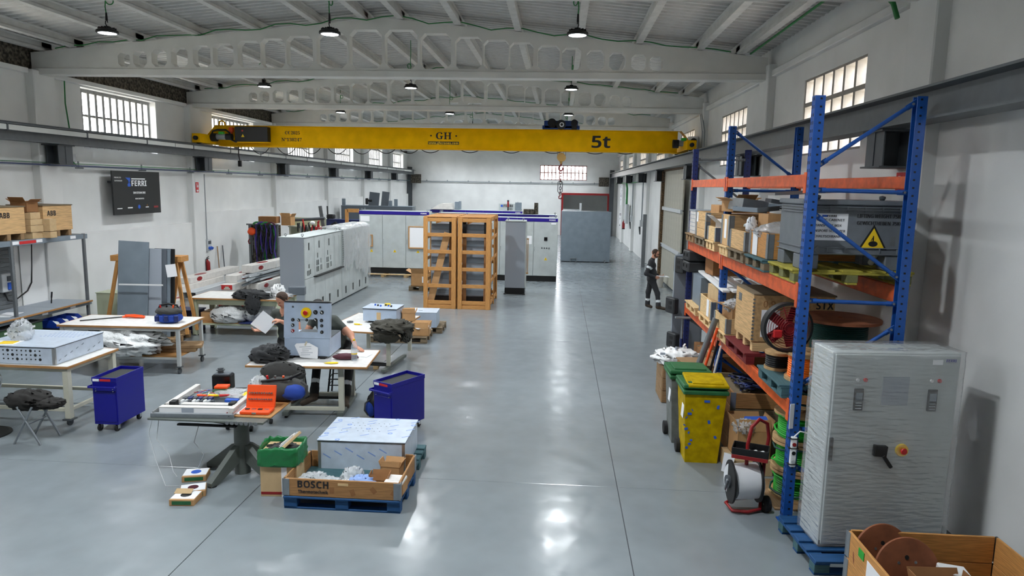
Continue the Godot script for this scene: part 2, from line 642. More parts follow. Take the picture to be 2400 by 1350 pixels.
func shell():
	var f := room("floor")
	part(f, "slab_bed", G.new().box(Vector3(-3.475, -0.16, -22.25), Vector3(15.6, 0.3, 57.0)), "joint")
	var xs := [-11.3, -7.4, -3.3, 0.75, 4.35]
	var zs := [6.3, 0.0, -7.7, -15.4, -23.1, -30.8, -38.5, -50.8]
	for i in 4:
		for j in 7:
			var w: float = xs[i + 1] - xs[i]
			var d: float = zs[j] - zs[j + 1]
			part(f, "floor_slab", G.new().box(Vector3((xs[i] + xs[i + 1]) / 2, -0.03, (zs[j] + zs[j + 1]) / 2), Vector3(w - 0.008, 0.06, d - 0.006), 0.003), "floor")
	# left wall with openings
	var l := room("wall_left")
	var g := G.new()
	g.box(Vector3(XL - 0.15, 2.05, -22.25), Vector3(0.3, 4.1, 57.0))
	g.box(Vector3(XL - 0.15, 5.545, -22.25), Vector3(0.3, 0.15, 57.0))
	var z := ZF + 0.25
	for m in MIDS:
		var c: float = m + 0.2
		g.box(Vector3(XL - 0.15, 4.785, (z + c + 1.5) / 2), Vector3(0.3, 1.37, z - c - 1.5))
		z = c - 1.5
	g.box(Vector3(XL - 0.15, 4.785, (z + ZB) / 2), Vector3(0.3, 1.37, z - ZB))
	part(l, "wall_body", g, "wall")
	part(l, "eave_beam", G.new().box(Vector3(XL - 0.2, 5.9, -22.25), Vector3(0.3, 0.58, 57.0)), "concrete_dark", "dark mottled concrete beam under the roof edge")  # dark mottled strip closing the gap between wall top and roof
	for i in 8:
		var z0: float = GZ[i + 1]
		var z1: float = ZB if i == 7 else GZ[i + 2]
		var h: float = [2.2, 2.18, 2.16, 2.45, 2.6, 2.7, 2.75, 2.75][i]
		bx(l, "wainscot", Vector3(XL + 0.05, h / 2, (z0 + z1) / 2), Vector3(0.1, h, z0 - z1 - 0.6), "wall", V0, 0.012)
	for gz in GZ:
		bx(l, "pillar", Vector3(XL + 0.08, 2.8, gz), Vector3(0.2, 5.6, 0.62), "wall", V0, 0.015)
		bx(l, "lintel", Vector3(XL + 0.06, 5.56, gz - 3.05), Vector3(0.12, 0.1, 5.4), "wall", V0, 0.01)
	# right wall
	var r := room("wall_right")
	g = G.new()
	g.box(Vector3(XR + 0.15, 2.0, -22.25), Vector3(0.3, 4.0, 57.0))
	g.box(Vector3(XR + 0.15, 5.7, -22.25), Vector3(0.3, 0.9, 57.0))
	z = ZF + 0.25
	for m in MIDS:
		var c: float = m + 0.13
		g.box(Vector3(XR + 0.15, 4.625, (z + c + 1.22) / 2), Vector3(0.3, 1.25, z - c - 1.22))
		z = c - 1.22
	g.box(Vector3(XR + 0.15, 4.625, (z + ZB) / 2), Vector3(0.3, 1.25, z - ZB))
	part(r, "wall_body", g, "wall")
	for gz in GZ:
		bx(r, "pillar", Vector3(XR - 0.03, 2.9, gz), Vector3(0.24, 5.8, 0.62), "wall", V0, 0.015)
		bx(r, "lintel", Vector3(XR - 0.03, 5.62, gz - 3.05), Vector3(0.14, 0.12, 5.4), "wall", V0, 0.012)
	# back wall with a window and a dark doorway
	var b := room("wall_back")
	g = G.new()
	var y0 := 3.9
	var y1 := 4.93
	g.box(Vector3(-6.4, 3.5, ZB - 0.15), Vector3(9.86, 7.0, 0.3))
	g.box(Vector3(0.19, 5.97, ZB - 0.15), Vector3(3.32, 2.07, 0.3))
	g.box(Vector3(-0.69, 1.95, ZB - 0.15), Vector3(1.56, 3.9, 0.3))
	g.box(Vector3(0.97, 3.45, ZB - 0.15), Vector3(1.76, 0.9, 0.3))
	g.box(Vector3(3.1, 5.0, ZB - 0.15), Vector3(2.5, 4.0, 0.3))
	g.box(Vector3(3.1, 3.0, ZB - 0.15), Vector3(2.5, 0.01, 0.3))
	g.box(Vector3(3.92, 1.5, ZB - 0.15), Vector3(0.88, 3.0, 0.3))
	part(b, "wall_body", g, "wall")
	var w := room("wall_front")
	part(w, "wall_body", G.new().box(Vector3(-3.475, 3.5, ZF + 0.15), Vector3(15.6, 7.0, 0.3)), "wall")
	# doorway to an unlit room behind
	var d := room("door_1")
	for q in [[0.17, 1.5, 0.12, 3.0], [3.42, 1.5, 0.12, 3.0]]:
		bx(d, "jamb", Vector3(q[0], q[1], ZB + 0.03), Vector3(q[2], q[3], 0.16), "red_paint")
	bx(d, "head", Vector3(1.795, 2.94, ZB + 0.03), Vector3(3.37, 0.14, 0.16), "red_paint")
	g = G.new()
	g.box(Vector3(1.8, 1.5, ZB - 4.3), Vector3(5.0, 3.4, 0.2))
	g.box(Vector3(1.8, 3.2, ZB - 2.3), Vector3(5.0, 0.2, 4.0))
	g.box(Vector3(-0.8, 1.5, ZB - 2.3), Vector3(0.2, 3.4, 4.0))
	g.box(Vector3(4.4, 1.5, ZB - 2.3), Vector3(0.2, 3.4, 4.0))
	g.box(Vector3(1.8, -0.1, ZB - 2.3), Vector3(5.0, 0.18, 4.0))
	part(d, "unlit_room", g, "wall", "unlit room behind the doorway")


func roof():
	var c := room("ceiling")
	# corrugated sheets, one per bay and slope
	for i in 9:
		var z0: float = ZF + 0.3 if i == 0 else GZ[i]
		var z1: float = ZB - 0.3 if i == 8 else GZ[i + 1]
		for s in [-1.0, 1.0]:
			var g := G.new()
			g.flat()
			var n := int((z0 - z1) / 0.2)
			var dz := (z0 - z1) / n
			var xe := XL - 0.3 if s < 0.0 else XR + 0.3
			for k in n:
				var za := z0 - k * dz
				var prof := [[0.0, 0.0], [0.3, 0.0], [0.42, 0.04], [0.88, 0.04], [1.0, 0.0]]
				for j in 4:
					var p: Array = prof[j]
					var q: Array = prof[j + 1]
					var ya := 0.2
					var a := Vector3(-3.6, top_of(-3.6) + ya + p[1], za - p[0] * dz)
					var b := Vector3(-3.6, top_of(-3.6) + ya + q[1], za - q[0] * dz)
					var e := Vector3(xe, top_of(xe) + ya + q[1], za - q[0] * dz)
					var d := Vector3(xe, top_of(xe) + ya + p[1], za - p[0] * dz)
					g.quad(a, b, e, d, Vector3(0, -1, 0))
			part(c, "roof_sheet", g, "roof")
	part(c, "roof_deck", G.new().box(Vector3(-7.5, 6.60, -22.25), Vector3(8.2, 0.04, 57.4), 0.0, Basis(Vector3(0, 0, 1), 0.0944)).box(Vector3(0.5, 6.60, -22.25), Vector3(8.4, 0.04, 57.4), 0.0, Basis(Vector3(0, 0, 1), -0.0944)), "steel_grey")
	# precast purlins, one per bay and line
	var xs := [-10.75, -10.05, -8.73, -7.43, -6.2, -4.95, -4.0, -3.25, -2.1, -0.91, 0.31, 1.45, 2.62, 3.4]
	var prof := [Vector2(-0.065, 0), Vector2(0.065, 0), Vector2(0.065, 0.05), Vector2(0.03, 0.08), Vector2(0.03, 0.17), Vector2(0.055, 0.19), Vector2(0.055, 0.2), Vector2(-0.055, 0.2), Vector2(-0.055, 0.19), Vector2(-0.03, 0.17), Vector2(-0.03, 0.08), Vector2(-0.065, 0.05)]
	var shapes := {}
	for i in 9:
		var z0: float = ZF if i == 0 else GZ[i] + 0.14
		var z1: float = ZB if i == 8 else GZ[i + 1] - 0.14
		var len := snappedf(z0 - z1, 0.01)
		if not shapes.has(len):
			shapes[len] = G.new().prism(prof, -len / 2, len / 2).mesh()
		for x in xs:
			var o := inst(c, "purlin", shapes[len], mats.roof)
			o.position = Vector3(x, top_of(x) + 0.005, (z0 + z1) / 2)
	# girders with octagonal openings
	var gm := girder_mesh()
	for i in GZ.size():
		var o := MeshInstance3D.new()
		o.name = numbered("roof_girder")
		o.mesh = gm
		o.material_override = mats.girder
		add_child(o)
		o.position.z = GZ[i]
		o.set_meta("label", "white precast roof girder with a row of octagonal openings spanning the hall")
		o.set_meta("category", "girder")
		o.set_meta("group", "roof girders across the hall")


func girder_mesh() -> ArrayMesh:
	var g := G.new()
	var hx := [0.36, 1.05, 1.71, 2.26, 2.76, 3.3, 3.75, 4.22, 4.65, 5.06, 5.4]
	var hw := [0.33, 0.31, 0.27, 0.25, 0.235, 0.215, 0.185, 0.175, 0.16, 0.145, 0.125]
	var y0 := 5.52
	var zf := 0.11
	var holes := []
	for i in range(10, -1, -1):
		holes.append([-3.6 - hx[i], hw[i]])
	for i in 11:
		holes.append([-3.6 + hx[i], hw[i]])
	var xa := -11.0
	for k in holes.size():
		var x: float = holes[k][0]
		var w: float = holes[k][1]
		var xl: float = -9.3 if k == 0 else (holes[k - 1][0] + holes[k - 1][1] + x - w) / 2
		var xr: float = 2.1 if k == holes.size() - 1 else (holes[k + 1][0] - holes[k + 1][1] + x + w) / 2
		var yb := 5.69
		var yt := top_of(x) - 0.19 - 0.0 * w
		var c := w * lerpf(0.46, 0.32, smoothstep(0.14, 0.25, w))
		var oct := [Vector2(x - w + c, yb), Vector2(x + w - c, yb), Vector2(x + w, yb + c), Vector2(x + w, yt - c), Vector2(x + w - c, yt), Vector2(x - w + c, yt), Vector2(x - w, yt - c), Vector2(x - w, yb + c)]
		var pts := [Vector2(oct[0].x, y0), Vector2(oct[1].x, y0), Vector2(xr, y0), Vector2(xr, oct[2].y), Vector2(xr, oct[3].y), Vector2(xr, top_of(xr)), Vector2(oct[4].x, top_of(oct[4].x)), Vector2(oct[5].x, top_of(oct[5].x)), Vector2(xl, top_of(xl)), Vector2(xl, oct[6].y), Vector2(xl, oct[7].y), Vector2(xl, y0)]
		var own := [0, 1, 1, 2, 3, 3, 4, 5, 5, 6, 7, 7]
		for s in [-1.0, 1.0]:
			var zz: float = zf * s
			g.flat()
			for j in 12:
				var a: Vector2 = pts[j]
				var b: Vector2 = pts[(j + 1) % 12]
				var p: Vector2 = oct[own[j]]
				var q: Vector2 = oct[own[(j + 1) % 12]]
				g.tri(v3(p, zz), v3(a, zz), v3(b, zz), Vector3(0, 0, s))
				if own[j] != own[(j + 1) % 12]:
					g.tri(v3(p, zz), v3(b, zz), v3(q, zz), Vector3(0, 0, s))
		for j in 8:
			var p: Vector2 = oct[j]
			var q: Vector2 = oct[(j + 1) % 8]
			var o := Vector2(x, (yb + yt) / 2) - (p + q) / 2
			g.quad(v3(p, -zf), v3(q, -zf), v3(q, zf), v3(p, zf), v3(o, 0))
		for s in [0, 1]:
			var p0 := Vector2(xl, y0 if s == 0 else top_of(xl))
			var p1 := Vector2(xr, y0 if s == 0 else top_of(xr))
			g.quad(v3(p0, -zf), v3(p1, -zf), v3(p1, zf), v3(p0, zf), Vector3(0, -1 if s == 0 else 1, 0))
	for e in [[-11.0, -9.3], [2.1, 3.93]]:
		g.prism([Vector2(e[0], y0), Vector2(e[1], y0), Vector2(e[1], top_of(e[1])), Vector2(e[0], top_of(e[0]))], -zf, zf)
	# lower chord, a little wider
	g.box(Vector3(-3.53, y0 + 0.06, 0), Vector3(14.9, 0.13, 0.3), 0.01)
	return g.mesh()


func v3(p: Vector2, z: float) -> Vector3:
	return Vector3(p.x, p.y, z)


func windows():
	var n := 0
	for side in 2:
		for m in MIDS:
			n += 1
			var o := room("window_%d" % n)
			if side == 0:
				var z: float = m + 0.2
				var x := XL - 0.24
				var y0 := 4.1
				var h := 1.37
				var cols := 11
				for q in [[y0 + 0.025, 0.05], [y0 + h * 0.56, 0.05], [y0 + h - 0.04, 0.08]]:
					bx(o, "rail", Vector3(x, q[0], z), Vector3(0.06, q[1], 3.0), "window_frame")
				for k in cols + 1:
					bx(o, "mullion", Vector3(x, y0 + h / 2, z - 1.49 + 2.98 * k / cols), Vector3(0.09, h, 0.09), "window_frame")
				for k in cols:
					for j in 2:
						var ph: float = h * 0.56 - 0.05 if j == 0 else h * 0.44 - 0.08
						var py: float = y0 + 0.05 + ph / 2 if j == 0 else y0 + h * 0.56 + 0.025 + ph / 2
						bx(o, "pane", Vector3(x, py, z - 1.49 + 2.98 * (k + 0.5) / cols), Vector3(0.008, ph, 2.98 / cols - 0.09), "glass", V0, 0.0)
			else:
				var z: float = m + 0.13
				var x := XR + 0.13
				for j in 4:
					bx(o, "rail", Vector3(x, 4.0 + 1.25 * j / 3.0, z), Vector3(0.22, 0.07, 2.44), "lattice")
				for k in 7:
					bx(o, "mullion", Vector3(x, 4.625, z - 1.22 + 2.44 * k / 6.0), Vector3(0.22, 1.25, 0.07), "lattice")
				for k in 6:
					for j in 3:
						bx(o, "pane", Vector3(x + 0.08, 4.0 + 1.25 * (j + 0.5) / 3.0, z - 1.22 + 2.44 * (k + 0.5) / 6.0), Vector3(0.008, 0.345, 0.336), "glass", V0, 0.0)
	n += 1
	var b := room("window_%d" % n)
	for j in 3:
		bx(b, "rail", Vector3(0.19, 3.92 + 0.495 * j, ZB - 0.1), Vector3(3.32, 0.07, 0.1), "window_frame_red")
	for k in 13:
		bx(b, "mullion", Vector3(-1.45 + 3.28 * k / 12.0, 4.415, ZB - 0.1), Vector3(0.07, 1.03, 0.1), "window_frame_red")
	for k in 12:
		for j in 2:
			bx(b, "pane", Vector3(-1.45 + 3.28 * (k + 0.5) / 12.0, 4.1675 + 0.495 * j, ZB - 0.1), Vector3(0.203, 0.425, 0.008), "glass", V0, 0.0)


func high_bays():
	var proto: Node3D
	var k := 0
	for m in MIDS.slice(1):
		for x in [-7.4, -3.72, 0.2]:
			k += 1
			var t: Node3D
			if proto == null:
				t = thing("high_bay_lamp", "round black high bay lamp hanging on a green cable between two roof girders", "lamp", V0, 0, "high bay lamps under the roof")
				proto = t
				var g := G.new()
				g.lathe([Vector2(0, 0.1), Vector2(0.045, 0.1), Vector2(0.05, 0.065), Vector2(0.12, 0.055), Vector2(0.165, 0.03), Vector2(0.17, 0.0), Vector2(0.14, -0.012), Vector2(0.138, 0.0), Vector2(0, 0.0)], 28)
				for a in 12:
					g.box(Vector3(cos(a * TAU / 12) * 0.1, 0.062, sin(a * TAU / 12) * 0.1), Vector3(0.07, 0.03, 0.008), 0.0, Basis(Vector3.UP, -a * TAU / 12))
				part(t, "housing", g, "black")
				part(t, "lamp_lens", G.new().cyl(Vector3(0, -0.01, 0), Vector3(0, -0.003, 0), 0.135, 0.135, 28), "lamp_glow")
				g = G.new()
				g.tube([Vector3(0, 0.1, 0), Vector3(0.02, 0.14, 0), Vector3(0.015, 0.18, 0), Vector3(-0.01, 0.19, 0), Vector3(-0.015, 0.16, 0)], 0.008, 6)
				g.cyl(Vector3(0, 0.19, 0), Vector3(0, 0.31, 0), 0.02, 0.014, 8)
				part(t, "hook", g, "black")
				var pts := []
				for i in 33:
					var a := i / 32.0 * TAU * 1.25
					pts.append(Vector3(-0.055 + 0.055 * cos(a), 0.5 + 0.055 * sin(a) - 0.0, 0.012 * i / 32.0))
				g = G.new()
				g.tube([Vector3(0, 0.3, 0), Vector3(0.01, 0.4, 0), Vector3(0, 0.5, 0)], 0.009, 6)
				g.tube(pts, 0.009, 6)
				g.tube([Vector3(0, 0.5, 0), Vector3(-0.01, 0.65, 0), Vector3(0, 0.78, 0)], 0.009, 6)
				part(t, "cable", g, "cable_green")
			else:
				t = proto.duplicate()
				t.name = numbered("high_bay_lamp")
				add_child(t)
			t.position = Vector3(x, 5.745, m)
			if x == -3.72:
				part(t, "cable", G.new().cyl(Vector3(0, 0.77, 0), Vector3(0, 1.12, 0), 0.009, -1, 6), "cable_green")
			t.rotation.y = k * 0.9
			var s := SpotLight3D.new()
			s.name = "lamp_light"
			s.light_color = c8(242, 248, 253)
			s.light_energy = LAMP
			s.light_size = 0.13
			s.spot_angle = 82.0
			s.spot_angle_attenuation = 1.0
			s.spot_range = 60.0
			s.spot_attenuation = 2.0
			s.shadow_enabled = true
			s.position = Vector3(x, 5.72, m)
			s.rotation.x = -PI / 2
			add_child(s, true)


const LAMP = 24.0


func crane():
	# runway beams
	var ib := [Vector2(-0.15, 4.1), Vector2(0.15, 4.1), Vector2(0.15, 4.122), Vector2(0.012, 4.13), Vector2(0.012, 4.39), Vector2(0.15, 4.398), Vector2(0.15, 4.42), Vector2(-0.15, 4.42), Vector2(-0.15, 4.398), Vector2(-0.012, 4.39), Vector2(-0.012, 4.13), Vector2(-0.15, 4.122)]
	for s in 2:
		var x := -10.53 if s == 0 else 3.58
		var t := thing("runway_beam", ["grey steel crane runway beam with a pale conductor bar along the sign wall", "plain grey steel crane runway beam along the pallet rack wall"][s], "beam", Vector3(x, 0, 0))
		part(t, "beam", G.new().prism(ib, -50.3, 5.9), "runway_steel")
		part(t, "rail", G.new().box(Vector3(0, 4.44, -22.2), Vector3(0.05, 0.04, 56.2), 0.005), "steel_dark")
		if s == 0:
			for k in 9:
				bx(t, "conductor_bar", Vector3(0.125, 4.335, 2.8 - 6.1 * k), Vector3(0.05, 0.1, 6.06), "busbar")
			for k in 24:
				bx(t, "bar_clip", Vector3(0.13, 4.335, 3.0 - 2.25 * k), Vector3(0.055, 0.13, 0.05), "steel_dark")
		for gz in GZ:
			var xw := (XL if s == 0 else XR) - x
			var sg := signf(xw)
			var z: float = gz
			var g := G.new()
			g.box(Vector3(xw * 0.45, 4.085, z), Vector3(absf(xw) * 1.1 + 0.1, 0.025, 0.5), 0.003)
			g.box(Vector3(xw * 0.45, 3.69, z), Vector3(absf(xw) * 1.1 + 0.1, 0.02, 0.5), 0.003)
			g.box(Vector3(xw * 0.45, 3.885, z), Vector3(absf(xw) * 1.1 + 0.04, 0.38, 0.02))
			g.box(Vector3(xw * 0.45 - sg * (absf(xw) * 0.55), 3.885, z), Vector3(0.02, 0.38, 0.44), 0.003)
			g.box(Vector3(xw * 0.45, 3.885, z), Vector3(0.015, 0.38, 0.42))
			g.box(Vector3(xw * 0.95, 3.8, z), Vector3(0.02, 0.6, 0.5), 0.003)
			part(t, "bracket", g, "steel_dark")
	# overhead crane
	var c := thing("overhead_crane", "yellow single girder overhead travelling crane marked 5t", "crane", Vector3(0, 0, -21.0))
	var g := G.new()
	g.box(Vector3(-3.47, 4.75, 0), Vector3(13.6, 0.57, 0.34), 0.006)
	g.box(Vector3(-3.47, 5.045, 0), Vector3(13.6, 0.02, 0.4), 0.003)
	g.box(Vector3(-3.47, 4.45, 0), Vector3(13.6, 0.025, 0.46), 0.004)
	part(c, "main_girder", g, "crane_yellow")
	for s in 2:
		var x := -10.53 if s == 0 else 3.58
		var e := part(c, "end_truck", G.new().box(Vector3(x, 4.62, -0.3), Vector3(0.26, 0.26, 2.7), 0.01), "crane_yellow")
		for zz in [-1.5, 0.9]:
			part(e, "wheel", G.new().cyl(Vector3(x - 0.05, 4.56, zz), Vector3(x + 0.05, 4.56, zz), 0.1, -1, 18), "steel_dark")
		for zz in [-1.68, 1.08]:
			part(e, "buffer", G.new().cyl(Vector3(x, 4.62, zz - 0.05), Vector3(x, 4.62, zz + 0.05), 0.06, -1, 14), "black")
		var pl := G.new()
		pl.prism([Vector2(x - 0.13, 4.5), Vector2(x + 0.13, 4.5), Vector2(x + (0.5 if s == 0 else -0.5), 5.03), Vector2(x + (0.15 if s == 0 else -0.15), 5.06), Vector2(x - (0.13 if s == 0 else -0.13), 4.75)], -0.18, 0.18)
		part(c, "gusset", pl, "crane_yellow")
		var dx := 0.45 if s == 0 else -0.12
		part(c, "motor_brake", G.new().cyl(Vector3(x + dx - 0.3, 4.68, 0.42), Vector3(x + dx - 0.14, 4.68, 0.42), 0.12, -1, 18), "black")
		g = G.new()
		g.cyl(Vector3(x + dx + 0.14, 4.7, 0.42), Vector3(x + dx + 0.32, 4.7, 0.42), 0.095, -1, 18)
		var dm := part(c, "travel_motor", g, "black")
		part(dm, "gearbox", G.new().cyl(Vector3(x + dx - 0.14, 4.7, 0.42), Vector3(x + dx + 0.14, 4.7, 0.42), 0.085, -1, 18), "pipe")
		part(dm, "terminal_box", G.new().box(Vector3(x + dx, 4.81, 0.42), Vector3(0.14, 0.08, 0.12), 0.008), "green_led")
		if s == 1:
			part(c, "camera_box", G.new().box(Vector3(3.74, 4.75, 0.35), Vector3(0.26, 0.3, 0.15), 0.01), "white", "white square limit switch box")
			part(c, "dial", G.new().cyl(Vector3(3.74, 4.76, 0.42), Vector3(3.74, 4.76, 0.44), 0.09, -1, 20), "black")
	# motor cables at the left end
	part(c, "cable_loom", G.new().tube([Vector3(-10.4, 4.72, 0.4), Vector3(-10.35, 4.86, 0.42), Vector3(-10.2, 4.9, 0.42), Vector3(-9.95, 4.9, 0.4), Vector3(-9.85, 4.82, 0.38), Vector3(-9.82, 4.62, 0.36), Vector3(-9.7, 4.57, 0.34), Vector3(-9.3, 4.57, 0.3), Vector3(-8.9, 4.57, 0.26)], 0.028, 8), "black")
	part(c, "lifting_eye", G.new().tube([Vector3(-10.35, 5.06, 0), Vector3(-10.33, 5.18, 0), Vector3(-10.25, 5.2, 0), Vector3(-10.18, 5.16, 0), Vector3(-10.16, 5.06, 0)], 0.025, 8), "crane_yellow")
	part(c, "siren", G.new().box(Vector3(-9.86, 4.92, 0.24), Vector3(0.12, 0.14, 0.12), 0.01).box(Vector3(-9.86, 4.77, 0.24), Vector3(0.04, 0.2, 0.06)), "orange")
	var eb := part(c, "control_box", G.new().box(Vector3(-9.18, 4.79, 0.3), Vector3(1.0, 0.43, 0.24), 0.008), "black", "black control box on the girder")
	part(eb, "warning_sign", G.new().at(Vector3(-9.43, 4.74, 0.425)).prism([Vector2(-0.05, -0.04), Vector2(0.05, -0.04), Vector2(0, 0.05)], 0, 0.003), "yellow")
	part(eb, "switch", G.new().box(Vector3(-9.44, 4.885, 0.425), Vector3(0.045, 0.045, 0.01)), "sign_red")
	part(c, "bracket_plate", G.new().box(Vector3(-9.15, 4.555, 0.3), Vector3(0.95, 0.025, 0.2), 0.003), "crane_yellow")
	part(c, "drop_cable", G.new().tube([Vector3(-9.72, 4.45, 0.1), Vector3(-9.72, 4.2, 0.12), Vector3(-9.69, 4.02, 0.12)], 0.018, 6).box(Vector3(-9.69, 3.93, 0.12), Vector3(0.1, 0.18, 0.08), 0.01), "black")
	# festoon loops
	var cx := [-9.22, -8.4, -7.62, -6.82, -6.05, -5.3, -4.6, -3.95, -2.75, -1.5, -0.25, 1.0, 1.9]
	for i in cx.size():
		var pts := []
		var dep: float = [0.23, 0.22, 0.2, 0.19, 0.18, 0.15, 0.14, 0.11, 0.09, 0.08, 0.07, 0.07, 0.06][i]
		for k in 13:
			var u := k / 12.0 * 2.0 - 1.0
			pts.append(Vector3(cx[i] + u * 0.3, 4.45 - dep * (1.0 - u * u) + 0.02, -0.3))
		part(c, "festoon_cable", G.new().tube(pts, 0.012, 6), "black")
	part(c, "festoon_track", G.new().box(Vector3(-3.5, 4.49, -0.3), Vector3(12.6, 0.03, 0.04)), "galva")
	# lettering on the web
	var zt := 0.172
	text(c, "· GH ·", Vector3(-3.47, 4.83, zt), 0.2, "ink", V0, "Droid Serif", true, 0.8)
	var pl := part(c, "name_plate", G.new().box(Vector3(-3.47, 4.625, zt), Vector3(0.92, 0.085, 0.006)), "black", "black strip with a web address")
	text(pl, "www.ghcranes.com", Vector3(-3.47, 4.625, zt + 0.004), 0.062, "yellow", V0, "Droid Sans", true, 0.88)
	text(c, "5t", Vector3(1.14, 4.72, zt), 0.34, "ink", V0, "Droid Sans", true, 0.54)
	text(c, "C€ 2025", Vector3(-8.02, 4.86, zt), 0.095, "ink", V0, "Droid Serif", true, 0.45)
	text(c, "N°130247", Vector3(-8.05, 4.66, zt), 0.1, "ink", V0, "Droid Serif", true, 0.62)
	# hoist trolley
	var h := thing("hoist_trolley", "blue hoist trolley with black motors riding on the yellow crane girder", "hoist", Vector3(-0.03, 5.055, -21.0))
	part(h, "trolley_frame", G.new().box(Vector3(0, 0.14, 0.2), Vector3(0.98, 0.22, 0.1), 0.012).box(Vector3(0, 0.14, -0.2), Vector3(0.98, 0.22, 0.1), 0.012).box(Vector3(0, 0.06, 0), Vector3(1.08, 0.1, 0.5), 0.012), "crane_blue")
	part(h, "hoist_motor", G.new().cyl(Vector3(-0.26, 0.17, 0.2), Vector3(-0.26, 0.17, 0.42), 0.125, -1, 20).box(Vector3(-0.26, 0.13, 0.44), Vector3(0.1, 0.1, 0.02)), "black")
	part(h, "rope_drum", G.new().cyl(Vector3(0.0, 0.13, 0.1), Vector3(0.0, 0.13, 0.34), 0.14, -1, 20), "black_gloss")
	part(h, "drum_ring", G.new().at(Vector3(0.02, 0.13, 0.345), 0, 90).lathe([Vector2(0.04, 0), Vector2(0.065, 0.01), Vector2(0.065, 0.02), Vector2(0.04, 0.02)], 20), "white")
	part(h, "travel_motor", G.new().cyl(Vector3(0.38, 0.18, 0.2), Vector3(0.38, 0.18, 0.42), 0.095, -1, 20).box(Vector3(0.38, 0.05, 0.34), Vector3(0.15, 0.12, 0.14), 0.01), "black")
	# hook block with chains
	var k := thing("hook_block", "ochre hook block with a dark red hook and hanging chain sling", "hook", Vector3(0.0, 0, -21.0))
	for x in [-0.13, -0.08, 0.08, 0.15]:
		part(k, "rope", G.new().cyl(Vector3(x, 4.98, 0.0), Vector3(x * 0.85, 4.32, 0.0), 0.006, -1, 6), "steel_dark")
	part(k, "sheave", G.new().cyl(Vector3(0, 4.28, -0.05), Vector3(0, 4.28, 0.05), 0.125, -1, 24).cyl(Vector3(0.03, 4.26, -0.08), Vector3(0.03, 4.26, 0.08), 0.11, -1, 24).cyl(Vector3(0, 4.28, 0.05), Vector3(0, 4.28, 0.075), 0.035, -1, 14), "hook_ochre")
	part(k, "swivel", G.new().cyl(Vector3(0, 4.18, 0), Vector3(0, 4.08, 0), 0.05, 0.03, 12), "hook_ochre")
	part(k, "hook", G.new().tube([Vector3(0.02, 4.1, 0), Vector3(0.0, 4.05, 0), Vector3(-0.06, 3.98, 0), Vector3(-0.06, 3.92, 0), Vector3(-0.0, 3.875, 0), Vector3(0.06, 3.92, 0), Vector3(0.06, 3.98, 0)], 0.026, 8), "hook_red")
	for i in 9:
		var pts := []
		var y := 3.84 - i * 0.078
		for a in 12:
			var q := Vector3(cos(a * TAU / 12) * 0.028, sin(a * TAU / 12) * 0.05, 0)
			pts.append(Vector3(0, y, 0) + (q if i % 2 == 0 else Vector3(0, q.y, q.x)))
		part(k, "chain_link", G.new().tube(pts, 0.011, 6, true), "hook_red" if i < 4 or i > 7 else "steel_dark")
	part(k, "master_link", G.new().tube([Vector3(-0.075, 3.55, 0.03), Vector3(-0.075, 3.28, 0.03), Vector3(-0.02, 3.2, 0.03), Vector3(0.06, 3.28, 0.03), Vector3(0.06, 3.55, 0.03), Vector3(0, 3.6, 0.03)], 0.012, 6, true), "steel_dark")
	part(k, "chain_hook", G.new().tube([Vector3(0, 3.16, 0), Vector3(-0.04, 3.12, 0), Vector3(-0.03, 3.07, 0), Vector3(0.02, 3.06, 0), Vector3(0.04, 3.1, 0)], 0.017, 6), "hook_red")


func extinguisher(label: String, pos: Vector3, yaw: float):
	var t := thing("fire_extinguisher", label, "extinguisher", pos, yaw)
	part(t, "cylinder", G.new().lathe([Vector2(0, 0), Vector2(0.075, 0.0), Vector2(0.08, 0.02), Vector2(0.08, 0.38), Vector2(0.07, 0.43), Vector2(0.03, 0.47), Vector2(0.02, 0.5), Vector2(0, 0.5)], 20), "red_paint")
	part(t, "foot_ring", G.new().lathe([Vector2(0.083, -0.005), Vector2(0.083, 0.06), Vector2(0.075, 0.06)], 20), "black")
	part(t, "valve", G.new().box(Vector3(0.03, 0.52, 0), Vector3(0.13, 0.02, 0.03)).box(Vector3(0.03, 0.56, 0), Vector3(0.12, 0.015, 0.03), 0.0, Basis(Vector3(0, 0, 1), 0.25)).cyl(V3(0, 0.49, 0), V3(0, 0.53, 0), 0.02), "black")
	part(t, "hose", G.new().tube([V3(-0.02, 0.52, 0), V3(-0.1, 0.5, 0), V3(-0.11, 0.4, 0), V3(-0.1, 0.2, 0.01), V3(-0.09, 0.12, 0.02)], 0.011, 6), "black")


func V3(x: float, y: float, z: float) -> Vector3:
	return Vector3(x, y, z)


func socket_box(label: String, pos: Vector3, yaw: float, blue := true):
	var t := thing("socket_box", label, "socket", pos, yaw)
	part(t, "case", G.new().box(V3(0, 0, 0.06), V3(0.24, 0.36, 0.12), 0.01), "duct")
	for s in [-1, 1]:
		part(t, "socket", G.new().cyl(V3(s * 0.055, -0.07, 0.12), V3(s * 0.055, -0.1, 0.19), 0.045, -1, 14), "logo_blue" if blue else "white")
	part(t, "breaker_window", G.new().box(V3(0, 0.09, 0.122), V3(0.17, 0.1, 0.01), 0.003), "steel_dark")
	part(t, "conduit", G.new().cyl(V3(0, 0.18, 0.04), V3(0, 3.62 - pos.y - 0.02, 0.04), 0.014, -1, 8), "pipe")


